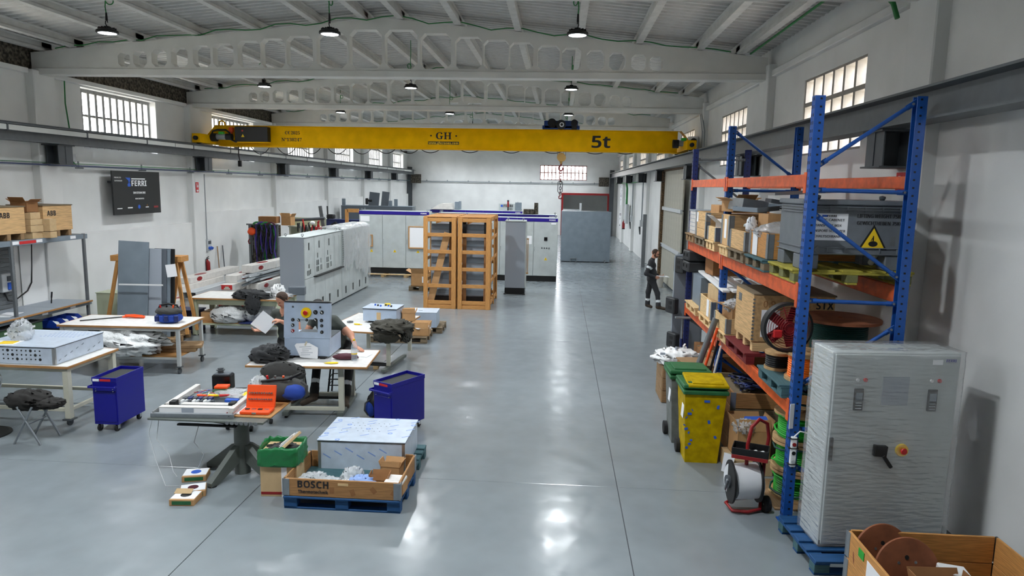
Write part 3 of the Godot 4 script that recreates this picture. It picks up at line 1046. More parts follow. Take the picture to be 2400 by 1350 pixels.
func wall_fittings():
	# sign board
	var s := thing("sign_board", "black company sign board with white and blue lettering standing off the white wall", "sign", V3(-10.75, 2.53, -17.3), 90)
	part(s, "board", G.new().box(V3(0, 0.535, 0), V3(2.0, 1.07, 0.04), 0.004), "sign_black")
	for x in [-0.8, 0.8]:
		part(s, "standoff", G.new().box(V3(x, 0.8, -0.12), V3(0.05, 0.05, 0.22)), "steel_dark")
	text(s, "FERRI", V3(0.06, 0.77, 0.022), 0.14, "white", V0, "Droid Sans", true, 0.64)
	part(s, "logo_bar", G.new().box(V3(0.04, 0.882, 0.021), V3(0.58, 0.028, 0.004)), "white")
	part(s, "logo", G.new().at(V3(-0.28, 0.69, 0.02)).prism([Vector2(-0.22, 0.22), Vector2(-0.02, 0.22), Vector2(-0.02, 0.14), Vector2(-0.06, 0.1), Vector2(-0.02, 0.06), Vector2(-0.02, 0.0), Vector2(-0.13, 0.0), Vector2(-0.14, 0.05), Vector2(-0.09, 0.09), Vector2(-0.1, 0.15)], 0, 0.004), "logo_blue")
	text(s, "SAN ESTEBAN 2002", V3(0.06, 0.535, 0.022), 0.05, "white", V0, "Droid Sans", true, 0.52)
	text(s, "VENCIMIENTOS", V3(0.06, 0.385, 0.022), 0.035, "white", V0, "Droid Sans", false, 0.38)
	text(s, "PROYECTO", V3(-0.8, 0.905, 0.022), 0.035, "white", V0, "Droid Sans", false, 0.26)
	text(s, "SUPERVISION", V3(-0.78, 0.83, 0.022), 0.035, "white", V0, "Droid Sans", false, 0.3)
	part(s, "small_logo", G.new().box(V3(-0.78, 0.155, 0.021), V3(0.2, 0.022, 0.004)).box(V3(-0.36, 0.165, 0.021), V3(0.2, 0.03, 0.004)).box(V3(0.37, 0.165, 0.021), V3(0.14, 0.022, 0.004)), "white")
	part(s, "small_logo", G.new().at(V3(0.02, 0.18, 0.021)).cyl(V3(0, 0, -0.002), V3(0, 0, 0.003), 0.05, -1, 16), "logo_blue")
	part(s, "small_logo", G.new().at(V3(0.37, 0.18, 0.02)).prism([Vector2(-0.05, 0), Vector2(0.05, 0), Vector2(0, 0.07)], 0, 0.003), "rust_wood")
	part(s, "small_logo", G.new().box(V3(0.77, 0.165, 0.021), V3(0.2, 0.05, 0.004)), "red_paint")
	# cable tray along the left wall
	var t := thing("cable_tray", "wire cable tray with green and blue cables along the sign wall", "cable tray", V3(-10.83, 3.6, -22.0))
	for k in 22:
		bx(t, "bracket", V3(-0.04, 0.03, 26.0 - 2.42 * k), V3(0.2, 0.03, 0.03), "galva")
		bx(t, "bracket", V3(-0.06, 0.1, 26.0 - 2.42 * k), V3(0.03, 0.16, 0.03), "galva")
	for k in 9:
		var g := G.new()
		var z := 23.0 - 6.1 * k
		for xx in [-0.06, -0.02, 0.02, 0.06]:
			g.cyl(V3(xx, 0.05, z - 3.0), V3(xx, 0.05, z + 3.0), 0.004, -1, 5, false)
		for yy in [0.08, 0.11]:
			g.cyl(V3(0.08, yy, z - 3.0), V3(0.08, yy, z + 3.0), 0.004, -1, 5, false)
		part(t, "tray_mesh", g, "galva")
	part(t, "cable", G.new().tube([V3(0.03, 0.075, 27.5), V3(0.04, 0.075, 10), V3(0.03, 0.075, 0), V3(0.02, 0.075, -28)], 0.016, 6), "cable_blue")
	part(t, "cable", G.new().tube([V3(-0.02, 0.08, 27.5), V3(-0.03, 0.08, 10), V3(-0.02, 0.08, 0), V3(-0.02, 0.08, -28)], 0.014, 6), "cable_green")
	part(t, "cable", G.new().tube([V3(0.06, 0.12, 27.5), V3(0.05, 0.11, 12), V3(0.06, 0.12, 4), V3(0.05, 0.1, -28)], 0.01, 6), "cable_green")
	# junction box with green cables
	var jb := thing("junction_box", "small grey junction box with green cables under the runway beam", "junction box", V3(-10.97, 3.83, -15.15), 90)
	part(jb, "case", G.new().box(V3(0, 0.02, 0.07), V3(0.2, 0.16, 0.09), 0.008), "duct")
	part(jb, "cable", G.new().tube([V3(0.02, 0.09, 0.06), V3(-0.02, 0.6, 0.1), V3(-0.05, 1.2, 0.06), V3(0, 1.7, 0.04)], 0.014, 6), "cable_green")
	part(jb, "cable", G.new().tube([V3(-0.04, -0.06, 0.06), V3(-0.06, -0.13, 0.1), V3(-0.04, -0.17, 0.12)], 0.016, 6), "cable_green")
	part(jb, "cable", G.new().tube([V3(0.05, -0.06, 0.06), V3(0.1, -0.13, 0.1), V3(0.11, -0.17, 0.12)], 0.016, 6), "cable_green")
	extinguisher("red fire extinguisher on the white wall above long boxes", V3(-10.8, 0.5, -20.8), 90)
	socket_box("grey socket box with blue sockets above the fire extinguisher", V3(-10.9, 1.42, -20.95), 90)
	var fs := thing("fire_sign", "red and white fire equipment sign high on the white pillar", "sign", V3(-10.805, 3.05, -20.4), 90)
	part(fs, "board", G.new().box(V3(0, 0.15, 0), V3(0.16, 0.3, 0.008)), "sign_red")
	part(fs, "pictogram", G.new().box(V3(-0.02, 0.21, 0.005), V3(0.03, 0.13, 0.004)).box(V3(0.03, 0.18, 0.005), V3(0.03, 0.06, 0.004)).box(V3(0, 0.05, 0.005), V3(0.1, 0.05, 0.004)), "white")
	var fr := thing("fire_sign", "red and white fire equipment sign behind the tall blue rack post", "sign", V3(3.9, 3.42, -8.35), -90)
	part(fr, "board", G.new().box(V3(0, 0.11, 0), V3(0.36, 0.22, 0.008)), "sign_red")
	part(fr, "pictogram", G.new().box(V3(-0.1, 0.11, 0.005), V3(0.05, 0.14, 0.004)).box(V3(-0.03, 0.15, 0.005), V3(0.06, 0.05, 0.004)).box(V3(0.1, 0.11, 0.005), V3(0.08, 0.12, 0.004)), "white")
	# conduit along the back wall
	var cp := thing("conduit", "thin grey conduit with clips across the back wall under the window", "conduit", V3(0, 3.66, ZB + 0.12))
	part(cp, "pipe", G.new().cyl(V3(-10.0, 0.0, 0), V3(2.9, 0.02, 0), 0.03, -1, 8), "pipe")
	for k in 9:
		bx(cp, "clip", V3(-9.6 + 1.5 * k, 0.04, -0.03), V3(0.06, 0.14, 0.1), "pipe")
	# steel columns in the back corners
	for q in [[-10.8, 4.65, "grey steel corner column on the sign wall side of the back wall"], [3.62, 4.65, "grey steel corner column next to the red doorway frame"]]:
		var g := G.new()
		g.box(V3(0, q[1] / 2, 0.1), V3(0.3, q[1], 0.02), 0.003).box(V3(0, q[1] / 2, -0.1), V3(0.3, q[1], 0.02), 0.003).box(V3(0, q[1] / 2, 0), V3(0.02, q[1], 0.2))
		solo("steel_column", q[2], "column", g, "steel_dark", V3(q[0], 0, ZB + 0.25))
	for q in [[-10.3, "dark ribbed end stop box at the end of the conductor bar"], [3.05, "dark ribbed end stop box above the red doorway frame"]]:
		var e := thing("end_stop", q[1], "end stop", V3(q[0], 3.5, ZB + 0.45))
		part(e, "plate", G.new().box(V3(0, 0.32, 0), V3(0.72, 0.64, 0.1), 0.01), "concrete_dark")
		for i in 5:
			bx(e, "rib", V3(0, 0.08 + 0.12 * i, 0.06), V3(0.7, 0.02, 0.03), "black")
	# pipes and fittings at the far end of the right wall
	var rp := thing("conduit_run", "grey conduit run with drops to sockets at the far end of the right wall", "conduit", V3(3.98, 0, 0))
	part(rp, "pipe", G.new().cyl(V3(-0.12, 3.72, -33.0), V3(-0.12, 3.72, -50.0), 0.03, -1, 8), "cable_green")
	for q in [-33.6, -38.2]:
		part(rp, "drop", G.new().tube([V3(-0.1, 3.72, q - 0.8), V3(-0.1, 3.95, q - 0.6), V3(-0.1, 3.95, q - 0.1), V3(-0.1, 3.72, q), V3(-0.1, 1.9, q)], 0.03, 8), "pipe")
		part(rp, "socket_case", G.new().box(V3(-0.12, 1.78, q), V3(0.12, 0.3, 0.25), 0.01), "duct")
		part(rp, "plug", G.new().cyl(V3(-0.18, 1.62, q), V3(-0.15, 1.25, q), 0.05, 0.03, 8), "steel_dark")
	part(rp, "riser", G.new().tube([V3(-0.12, 3.72, -42.5), V3(-0.14, 3.68, -41.5), V3(-0.14, 3.4, -41.0), V3(-0.14, 2.5, -41.0)], 0.06, 8), "cable_green")
	part(rp, "panel_board", G.new().box(V3(-0.12, 1.95, -41.0), V3(0.16, 1.1, 0.9), 0.01), "duct")
	extinguisher("red fire extinguisher at the far end of the right wall", V3(3.82, 1.0, -42.2), -90)
	for i in 3:
		var q := [[-46.6, 2.3, 2.4, 1.5], [-46.4, 0.85, 2.2, 0.8], [-46.8, 1.35, 1.6, 0.5]][i] as Array
		var po := thing("poster", ["large white wall drawing with purple scribbles beside the far fire extinguisher", "white drawing sheet low on the far right wall", "narrow white notice between the two wall drawings"][i], "poster", V3(4.04 - 0.02 * i, q[1], q[0]), -90)
		part(po, "sheet", G.new().box(V3(0, q[3] / 2, 0), V3(q[2], q[3], 0.008)), "paper")
		var g := G.new()
		for k in 14:
			g.box(V3(rnd.randf_range(-0.42, 0.42) * q[2], rnd.randf_range(0.1, 0.9) * q[3], 0.005), V3(rnd.randf_range(0.08, 0.5), rnd.randf_range(0.03, 0.12), 0.004), 0.0, Basis(Vector3(0, 0, 1), rnd.randf_range(-0.6, 0.6)))
		part(po, "print", g, "purple" if i == 0 else "ink")
	# sliding door with timber post
	var d := thing("sliding_door", "beige ribbed sliding door on the right wall with weathered timber post", "door", V3(3.86, 0.05, -24.4))
	for k in 8:
		for j in 3:
			bx(d, "door_panel", V3(0, 0.67 + 1.34 * j, -1.75 + 0.5 * k), V3(0.05, 1.3, 0.485), "door_beige")
	for y in [1.32, 2.66]:
		bx(d, "rail", V3(-0.05, y, 0), V3(0.07, 0.12, 4.0), "duct")
	bx(d, "head_track", V3(-0.02, 4.04, 0), V3(0.12, 0.1, 4.2), "rust_wood")
	bx(d, "timber_post", V3(-0.04, 1.98, -2.15), V3(0.16, 4.05, 0.3), "rust_wood")
	bx(d, "handle", V3(-0.08, 1.3, -1.8), V3(0.05, 0.12, 0.2), "black")
	solo("grey_pole", "grey square steel tube leaning upright against the far right wall", "pole", G.new().box(V3(0, 1.15, 0), V3(0.16, 2.3, 0.1), 0.008), "steel_grey", V3(3.72, 0, -31.0))
	solo("paint_bucket", "pale square bucket on the floor at the sliding door", "bucket", G.new().lathe([Vector2(0, 0), Vector2(0.17, 0), Vector2(0.2, 0.38), Vector2(0.18, 0.38), Vector2(0.16, 0.03), Vector2(0, 0.03)], 16), "card_white", V3(3.5, 0, -24.6))
	# green ceiling cables
	for i in range(2, 8):
		var pts := []
		for k in 45:
			var x := -10.4 + 13.6 * k / 44.0
			var sg := absf(sin((x + 3.25) / 1.25 * PI))
			pts.append(V3(x, top_of(x) + 0.06 - 0.1 * sg * (0.6 + 0.4 * sin(k * 1.7 + i)), GZ[i] + 0.19))
		solo("ceiling_cable", "green power cable sagging from purlin to purlin along a roof girder", "cable", G.new().tube(pts, 0.011, 6), "cable_green", V0, 0, "green cables along the roof girders")
	solo("eave_cable", "green cable along the roof edge above the pallet rack", "cable", G.new().tube([V3(3.55, 6.0, 4), V3(3.58, 5.99, -3), V3(3.55, 6.02, -8), V3(3.57, 6.0, -14.2)], 0.02, 6), "cable_green")
	var br := solo("cable_drop", "short thick green cable dropping beside the top of a right wall pillar", "cable", G.new().tube([V3(3.75, 5.7, -8.9), V3(3.82, 5.6, -8.85), V3(3.86, 5.42, -8.8)], 0.03, 8), "cable_green")
	br.position = V0
	solo("wall_conduit", "pair of thin grey conduits up the right wall pillar past the second window", "conduit", G.new().tube([V3(3.9, 5.5, -20.6), V3(3.9, 5.0, -20.2), V3(3.9, 4.45, -20.2)], 0.02, 6).tube([V3(3.9, 5.5, -20.4), V3(3.9, 5.0, -19.9), V3(3.9, 4.45, -19.9)], 0.02, 6), "pipe")


# ---------------------------------------------------------------- cabinets and crates in the middle
func warn(parent: Node, p: Vector3, s: float, rot := V0):
	var o := part(parent, "warning_sign", G.new().prism([Vector2(-s, -s * 0.8), Vector2(s, -s * 0.8), Vector2(0, s)], 0, 0.003), "yellow")
	o.position = p
	o.rotation = rot * (PI / 180.0)
	part(o, "pictogram", G.new().prism([Vector2(0.1 * s, 0.45 * s), Vector2(-0.25 * s, -0.15 * s), Vector2(0.0, -0.1 * s), Vector2(-0.1 * s, -0.6 * s), Vector2(0.25 * s, 0.1 * s), Vector2(0.02 * s, 0.08 * s)], 0.003, 0.005), "ink")


func eye(parent: Node, p: Vector3):
	var pts := []
	for a in 10:
		pts.append(p + V3(cos(a * TAU / 10) * 0.028, 0.045 + sin(a * TAU / 10) * 0.028, 0))
	part(parent, "lifting_eye", G.new().tube(pts, 0.009, 6, true).cyl(p, p + V3(0, 0.02, 0), 0.018, -1, 8), "galva")


# switch cabinet: width along x, front at z = 0 facing +z, depth behind
func band_cabinet(label: String, pos: Vector3, ws: Array, h: float, dep: float, group := "", o := {}) -> Node3D:
	var t := thing("switch_cabinet", label, "cabinet", pos, o.get("yaw", 0.0), group)
	var w := 0.0
	for q in ws:
		w += q
	var pl := 0.2
	part(t, "plinth", G.new().box(V3(w / 2, pl / 2, -dep / 2), V3(w - 0.02, pl, dep - 0.02), 0.003), "plinth")
	part(t, "body", G.new().box(V3(w / 2, (h + pl) / 2, -dep / 2 - 0.012), V3(w, h - pl, dep - 0.024), 0.006), "cab_grey")
	var x := 0.0
	for i in ws.size():
		var q: float = ws[i]
		var d := bx(t, "door", V3(x + q / 2, (h + pl - 0.14) / 2, 0.0), V3(q - 0.012, h - pl - 0.16, 0.03), "cab_grey", V0, 0.004)
		bx(t, "band", V3(x + q / 2, h - 0.075, 0.0), V3(q - 0.004, 0.12, 0.026), "cab_band", V0, 0.002)
		for y in [-0.06, 0.0, 0.06]:
			bx(d, "latch", V3(-q / 2 + 0.04, y, 0.018), V3(0.02, 0.025, 0.012), "galva")
		if o.get("signs", true):
			warn(d, V3(0.02, -0.35, 0.0155), 0.06)
		x += q
	text(t, "FERRI", V3(w - 0.2, h - 0.075, 0.014), 0.05, "white", V0, "Droid Sans", true, 0.22)
	for s in [0.08, w - 0.08]:
		eye(t, V3(s, h, -0.1))
		eye(t, V3(s, h, -dep + 0.1))
	return t


func cabinets():
	# row of cut-out cabinets facing the aisle (+x)
	var data := [
		["long pale grey cabinet with rows of rectangular cut-outs and a black ledge", -16.95, 2.95, false],
		["pale grey cut-out cabinet wrapped in creased clear film beside the unwrapped one", -19.93, 2.85, true],
	]
	for i in 2:
		var q: Array = data[i]
		var len: float = q[2]
		var t := thing("control_cabinet", q[0], "cabinet", V3(-6.95, 0, q[1]))
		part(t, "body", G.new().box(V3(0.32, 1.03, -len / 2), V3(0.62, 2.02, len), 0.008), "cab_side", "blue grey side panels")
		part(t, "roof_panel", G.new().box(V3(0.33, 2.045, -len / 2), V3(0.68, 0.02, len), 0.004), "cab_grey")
		# front made of strips round the cut-outs: black backing with door sheets
		part(t, "interior", G.new().box(V3(0.634, 1.03, -len / 2), V3(0.004, 1.98, len - 0.04)), "black")
		var zs := [0.0, 0.7, 1.5, 2.24, 2.95] if i == 0 else [0.0, 0.75, 1.45, 2.15, 2.85]
		for k in 4:
			var z0: float = zs[k]
			var w: float = zs[k + 1] - z0
			var cuts := []
			if i == 0:
				if k == 0:
					cuts = [[0.32, 1.8, 0.09, 0.19], [0.3, 1.3, 0.07, 0.1], [0.2, 1.13, 0.07, 0.13], [0.3, 1.13, 0.07, 0.13], [0.4, 1.15, 0.07, 0.13]]
				elif k == 1 or k == 2:
					cuts = [[0.38, 1.8, 0.09, 0.19], [0.25, 1.52, 0.07, 0.13]]
					for a in 2:
						for b in 2:
							cuts.append([0.19 + 0.11 * a, 1.33 - 0.17 * b, 0.08, 0.14])
					cuts.append_array([[0.5, 1.36, 0.06, 0.13], [0.46, 1.18, 0.06, 0.14], [0.55, 1.18, 0.06, 0.14]])
				else:
					cuts = [[0.12, 1.5, 0.025, 0.85], [0.5, 1.5, 0.025, 0.85]]
			else:
				if k == 0:
					cuts = [[0.12, 1.5, 0.025, 0.85], [0.5, 1.5, 0.025, 0.85]]
				else:
					cuts = [[0.3, 1.8, 0.08, 0.17], [0.25, 1.48, 0.07, 0.12]]
					for a in 2:
						for b in 2:
							cuts.append([0.2 + 0.11 * a, 1.3 - 0.17 * b, 0.07, 0.13])
			door_sheet(t, z0, w, 1.0, 2.02, cuts)
			door_sheet(t, z0, w, 0.04, 0.99, [[w * 0.5, 0.26, 0.13, 0.22]] if k > (1 if i == 0 else -1) else ([[w * 0.75, 0.26, 0.13, 0.22]] if k == 1 else []))
		if i == 0:
			part(t, "ledge", G.new().box(V3(0.7, 1.0, -1.75), V3(0.1, 0.03, 2.3), 0.004), "black")
			for k in 10:
				bx(t, "label_strip", V3(0.647, 0.96 - 0.03 * (k % 3), -0.8 - 0.2 * k), V3(0.004, 0.012, 0.11), "duct")
		else:
			for k in 14:
				bx(t, "louvre", V3(0.65, 1.05 + 0.065 * k, -0.37), V3(0.008, 0.012, 0.6), "steel_grey")
			bx(t, "delivery_note", V3(0.665, 1.55, -1.65), V3(0.004, 0.3, 0.22), "paper")
		for z in [-0.15, -len + 0.15]:
			eye(t, V3(0.12, 2.055, z))
			eye(t, V3(0.55, 2.055, z))
		if q[3]:
			var no := FastNoiseLite.new()
			no.seed = 4
			no.frequency = 1.3
			var g := G.new()
			# film over the roof and front, with a ragged lower edge
			g.grid(40, 26, func(u: float, v: float) -> Vector3:
				var z := -u * (len + 0.04) + 0.02
				var n := no.get_noise_2d(z * 2.0, v * 5.0)
				if v < 0.3:
					var x := lerpf(-0.04, 0.7, v / 0.3)
					return V3(x, 2.1 + 0.07 * absf(n) + 0.05 * absf(sin(z * 3.0)) * sin(v / 0.3 * PI), z)
				var k := (v - 0.3) / 0.7
				var low := 0.95 + 0.35 * no.get_noise_1d(z * 3.0) - 0.5 * smoothstep(0.3, 0.9, u)
				return V3(0.7 + 0.03 * n + 0.02, lerpf(2.09, low, k), z))
			part(t, "stretch_film", g, "film_bag", "creased clear film")
	# blue banded cabinets
	var c1 := band_cabinet("triple-door pale grey cabinet with a blue band on a timber skid behind the wrapped cabinets", V3(-7.35, 0.13, -25.4), [0.87, 0.87, 0.86], 2.3, 0.6)
	for z in [0.18, -0.3, -0.75]:
		bx(c1, "skid_board", V3(1.3, -0.02, z), V3(2.75, 0.03, 0.12), "pine_pale")
	for x in [0.05, 0.9, 1.75, 2.6]:
		bx(c1, "skid_block", V3(x, -0.083, -0.25), V3(0.12, 0.094, 0.9), "pine_pale")
	paper_bag(c1, V3(2.17, 1.35, 0.03), 0.62, 0.78)
	paper_bag(c1, V3(0.42, 1.2, 0.03), 0.14, 0.4)
	bx(c1, "note", V3(0.22, 2.0, 0.02), V3(0.34, 0.2, 0.004), "paper")
	for k in 3:
		bx(c1, "button", V3(2.05 + 0.1 * k, 0.95, 0.02), V3(0.035, 0.035, 0.02), "black")
	var gr := "blue banded switch cabinets standing in rows behind the crates"
	var c2 := band_cabinet("pale grey blue-banded cabinet with a black display and four buttons on its door", V3(-2.75, 0, -25.2), [0.62, 0.62, 0.6, 0.86], 2.3, 0.6)
	bx(c2, "display", V3(2.28, 1.55, 0.02), V3(0.12, 0.13, 0.02), "black_gloss")
	for k in 4:
		bx(c2, "button", V3(2.15 + 0.085 * k, 1.22, 0.02), V3(0.04, 0.05, 0.02), "steel_dark")
	bx(c2, "note", V3(1.68, 1.5, 0.02), V3(0.2, 0.3, 0.004), "paper")
	bx(c2, "note", V3(2.55, 2.1, 0.02), V3(0.18, 0.07, 0.004), "paper")
	paper_bag(c2, V3(1.55, 1.1, 0.03), 0.06, 0.95)
	band_cabinet("blue-banded cabinet standing in a row behind the crates", V3(-4.9, 0, -28.2), [0.8, 0.8, 0.8, 0.8, 0.8, 0.8], 2.3, 0.6, gr, {"signs": false})
	band_cabinet("blue-banded cabinet standing in a row behind the crates", V3(-5.8, 0, -31.2), [0.8, 0.8, 0.8, 0.85, 0.9], 2.32, 0.6, gr, {"signs": false})
	# single narrow enclosure seen on its plain side
	var n := thing("narrow_cabinet", "single narrow plain grey cabinet on a black plinth in front of the banded row", "cabinet", V3(-1.37, 0, -22.3))
	part(n, "plinth", G.new().box(V3(0, 0.1, 0), V3(0.63, 0.2, 0.56), 0.003), "plinth")
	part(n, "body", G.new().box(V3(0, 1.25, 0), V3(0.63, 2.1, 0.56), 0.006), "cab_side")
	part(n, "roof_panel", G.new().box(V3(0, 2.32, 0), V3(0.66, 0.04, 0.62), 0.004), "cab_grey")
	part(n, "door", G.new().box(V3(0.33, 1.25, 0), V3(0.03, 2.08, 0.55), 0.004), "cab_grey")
	for x in [-0.3, 0.3]:
		bx(n, "foot_bracket", V3(x, 0.015, 0.32), V3(0.08, 0.03, 0.1), "black")
		eye(n, V3(x * 0.8, 2.34, 0.2))
	paper_bag(n, V3(0.37, 1.2, 0.0), 0.05, 1.1)
	# wooden crates round cabinets
	for i in 2:
		var x := [-3.71, -2.76][i] as float
		var t := thing("wooden_crate", ["slatted pine crate with a diagonal cardboard strip inside", "slatted pine crate with cardboard corner guards inside, next to the narrow cabinet"][i], "crate", V3(x, 0, -19.0))
		var w := 0.9
		var h := 2.53
		var d := 2.2
		for z in [0.0, -d]:
			for s in [0.06, w - 0.06]:
				bx(t, "stile", V3(s, h / 2, z), V3(0.12, h, 0.03), "pine")
			for y in [0.05, 0.18, 0.64, 1.11, 1.585, 2.05, h - 0.07]:
				bx(t, "rail", V3(w / 2, y, z - 0.025), V3(w - 0.02, 0.1, 0.025), "pine")
		for s in [0.0, w]:
			for k in 3:
				bx(t, "side_stile", V3(s, h / 2, -0.12 - (d - 0.24) * k / 2.0), V3(0.025, h, 0.1), "pine")
			for y in [0.15, 0.75, 1.35, 1.95, h - 0.05]:
				bx(t, "side_rail", V3(s - 0.02 if s > 0.1 else 0.02, y, -d / 2), V3(0.022, 0.09, d - 0.1), "pine")
		for k in 6:
			bx(t, "roof_board", V3(w / 2, h + 0.012, -0.15 - 0.38 * k), V3(w, 0.022, 0.2), "pine")
		for k in 5:
			bx(t, "base_board", V3(w / 2, 0.1, -0.15 - 0.47 * k), V3(w, 0.03, 0.25), "pine")
		var inn := part(t, "packed_cabinet", G.new().box(V3(w / 2, 1.3, -d / 2 - 0.1), V3(0.6, 2.0, d - 0.5), 0.006), "cab_side", "grey cabinet packed inside the crate")
		part(inn, "plinth", G.new().box(V3(w / 2, 0.22, -d / 2 - 0.1), V3(0.62, 0.2, d - 0.5), 0.003), "plinth")
		for k in 5:
			bx(inn, "batten", V3(w / 2, 0.42 + 0.46 * k, -0.33), V3(0.56, 0.16, 0.02), "panel_grey")
		for s in ([0.76, 0.16] if i == 1 else [0.74]):
			part(t, "corner_guard", G.new().box(V3(s, 1.2, -0.2), V3(0.11, 2.0, 0.05), 0.004), "card_dark")
			part(t, "foam_block", G.new().box(V3(s, 2.2, -0.18), V3(0.11, 0.42, 0.06), 0.01), "black")
		if i == 0:
			var st := part(t, "cardboard_strip", G.new().box(V0, V3(0.19, 1.95, 0.03), 0.004), "card")
			st.position = V3(0.42, 1.16, -0.09)
			st.rotation.z = -0.24
	# small crate on a pallet beside the crates
	pallet("small grey timber pallet beside the slatted crates", V3(-4.4, 0, -22.4), 0, "grey_wood", 0.8, 0.6)
	var sc := thing("cardboard_box", "open cardboard box with torn flaps on the small pallet beside the slatted crates", "box", V3(-4.42, 0.145, -22.4))
	carton_parts(sc, V3(0.62, 0.42, 0.5), "card", true)
	bx(sc, "note", V3(0.15, 0.22, 0.253), V3(0.2, 0.2, 0.004), "paper")


func paper_bag(parent: Node, p: Vector3, w: float, h: float):
	# padded brown paper document pouch hung on a door
	var g := G.new()
	for s in [-1.0, 1.0]:
		g.box(p + V3(s * w / 2, 0, 0.012), V3(minf(0.05, w * 0.5), h, 0.022), 0.006)
	g.box(p + V3(0, h / 2, 0.012), V3(w + 0.05, 0.04, 0.022), 0.006)
	g.box(p + V3(0, -h / 2, 0.016), V3(w + 0.05, 0.05, 0.03), 0.006)
	part(parent, "document_pouch", g, "card")
	if w > 0.2:
		part(parent, "pouch_window", G.new().box(p + V3(0, 0, 0.01), V3(w, h, 0.006)), "paper")


# flat door sheet (in local zy at x = 0.64) with rectangular openings, built from strips
func door_sheet(t: Node, z0: float, w: float, y0: float, y1: float, cuts: Array):
	var ys := [y0, y1]
	for c in cuts:
		ys.append(c[1] - c[3] / 2)
		ys.append(c[1] + c[3] / 2)
	ys.sort()
	var g := G.new()
	for i in ys.size() - 1:
		var a: float = ys[i]
		var b: float = ys[i + 1]
		if b - a < 0.001:
			continue
		var m := (a + b) / 2
		var spans := [0.006, w - 0.006]
		var cs := []
		for c in cuts:
			if absf(m - c[1]) < c[3] / 2:
				cs.append([c[0] - c[2] / 2, c[0] + c[2] / 2])
		cs.sort_custom(func(p, q): return p[0] < q[0])
		var s: float = spans[0]
		for c in cs:
			if c[0] > s:
				g.box(V3(0.64, m, -z0 - (s + c[0]) / 2), V3(0.02, b - a, c[0] - s))
			s = maxf(s, c[1])
		g.box(V3(0.64, m, -z0 - (s + spans[1]) / 2), V3(0.02, b - a, spans[1] - s))
	part(t, "door", g, "cab_grey")


func carton_parts(t: Node, s: Vector3, m := "card", open := false, fl := 30.0):
	if not open:
		part(t, "body", G.new().box(V3(0, s.y / 2, 0), s, 0.004), m)
		part(t, "tape", G.new().box(V3(0, s.y + 0.001, 0), V3(s.x * 0.98 if s.x >= s.z else 0.05, 0.002, 0.05 if s.x >= s.z else s.z * 0.98)), "tape")
		return
	var g := G.new()
	g.box(V3(0, 0.005, 0), V3(s.x, 0.01, s.z))
	for k in [-1.0, 1.0]:
		g.box(V3(k * (s.x / 2 - 0.004), s.y / 2, 0), V3(0.008, s.y, s.z))
		g.box(V3(0, s.y / 2, k * (s.z / 2 - 0.004)), V3(s.x, s.y, 0.008))
	part(t, "body", g, m)
	for k in [-1.0, 1.0]:
		var a := bx(t, "flap", V3(k * (s.x / 2 + 0.5 * s.z * 0.4 * cos(deg_to_rad(fl))), s.y + 0.5 * s.z * 0.4 * sin(deg_to_rad(fl)), 0), V3(s.z * 0.4, 0.007, s.z * 0.96), m, V3(0, 0, fl * k), 0.001)
		var f2: float = fl + 25.0 * k
		bx(t, "flap", V3(0, s.y + 0.5 * s.z * 0.4 * sin(deg_to_rad(f2)), k * (s.z / 2 + 0.5 * s.z * 0.4 * cos(deg_to_rad(f2)))), V3(s.x * 0.96, 0.007, s.z * 0.4), m, V3(-f2 * k, 0, 0), 0.001)


func carton(label: String, pos: Vector3, yaw: float, s: Vector3, m := "card", open := false, group := "", fl := 30.0) -> Node3D:
	var t := thing("cardboard_box", label, "box", pos, yaw, group)
	carton_parts(t, s, m, open, fl)
	return t


# euro pallet: long side along local x, standing on y = 0, 0.144 high
func pallet(label: String, pos: Vector3, yaw: float, m: String, w := 1.2, d := 0.8, group := "", m2 := "") -> Node3D:
	var t := thing("pallet", label, "pallet", pos, yaw, group)
	if m2 == "":
		m2 = m
	for i in 5:
		bx(t, "deck_board", V3(0, 0.133, -d / 2 + d * (0.07 + 0.86 * i / 4.0)), V3(w, 0.022, d * (0.17 if i % 2 == 0 else 0.13)), m)
	for x in [-w / 2 + 0.07, 0.0, w / 2 - 0.07]:
		bx(t, "stringer", V3(x, 0.111, 0), V3(0.14, 0.022, d), m)
		for z in [-d / 2 + 0.06, 0.0, d / 2 - 0.06]:
			bx(t, "block", V3(x, 0.061, z), V3(0.14, 0.078, 0.11), m2)
	for z in [-d / 2 + 0.06, 0.0, d / 2 - 0.06]:
		bx(t, "bottom_board", V3(0, 0.011, z), V3(w, 0.022, 0.1), m)
	return t


# hinged timber collar, n boards high
func collar(label: String, pos: Vector3, yaw: float, m: String, w := 1.2, d := 0.8, n := 1, group := "", bh := 0.195) -> Node3D:
	var t := thing("pallet_collar", label, "crate", pos, yaw, group)
	for i in n:
		var y := bh * (i + 0.5)
		for s in [-1.0, 1.0]:
			bx(t, "long_board", V3(0, y, s * (d / 2 - 0.011)), V3(w - 0.05, bh - 0.004, 0.022), m)
			bx(t, "short_board", V3(s * (w / 2 - 0.011), y, 0), V3(0.022, bh - 0.004, d - 0.05), m)
			for q in [-1.0, 1.0]:
				part(t, "corner_hinge", G.new().box(V3(s * (w / 2 - 0.03), y, q * (d / 2 + 0.001)), V3(0.075, bh * 0.94, 0.006), 0.001).box(V3(s * (w / 2 + 0.001), y, q * (d / 2 - 0.03)), V3(0.006, bh * 0.94, 0.075), 0.001).cyl(V3(s * (w / 2), y - bh * 0.47, q * d / 2), V3(s * w / 2, y + bh * 0.47, q * d / 2), 0.009, -1, 6), "galva")
	return t


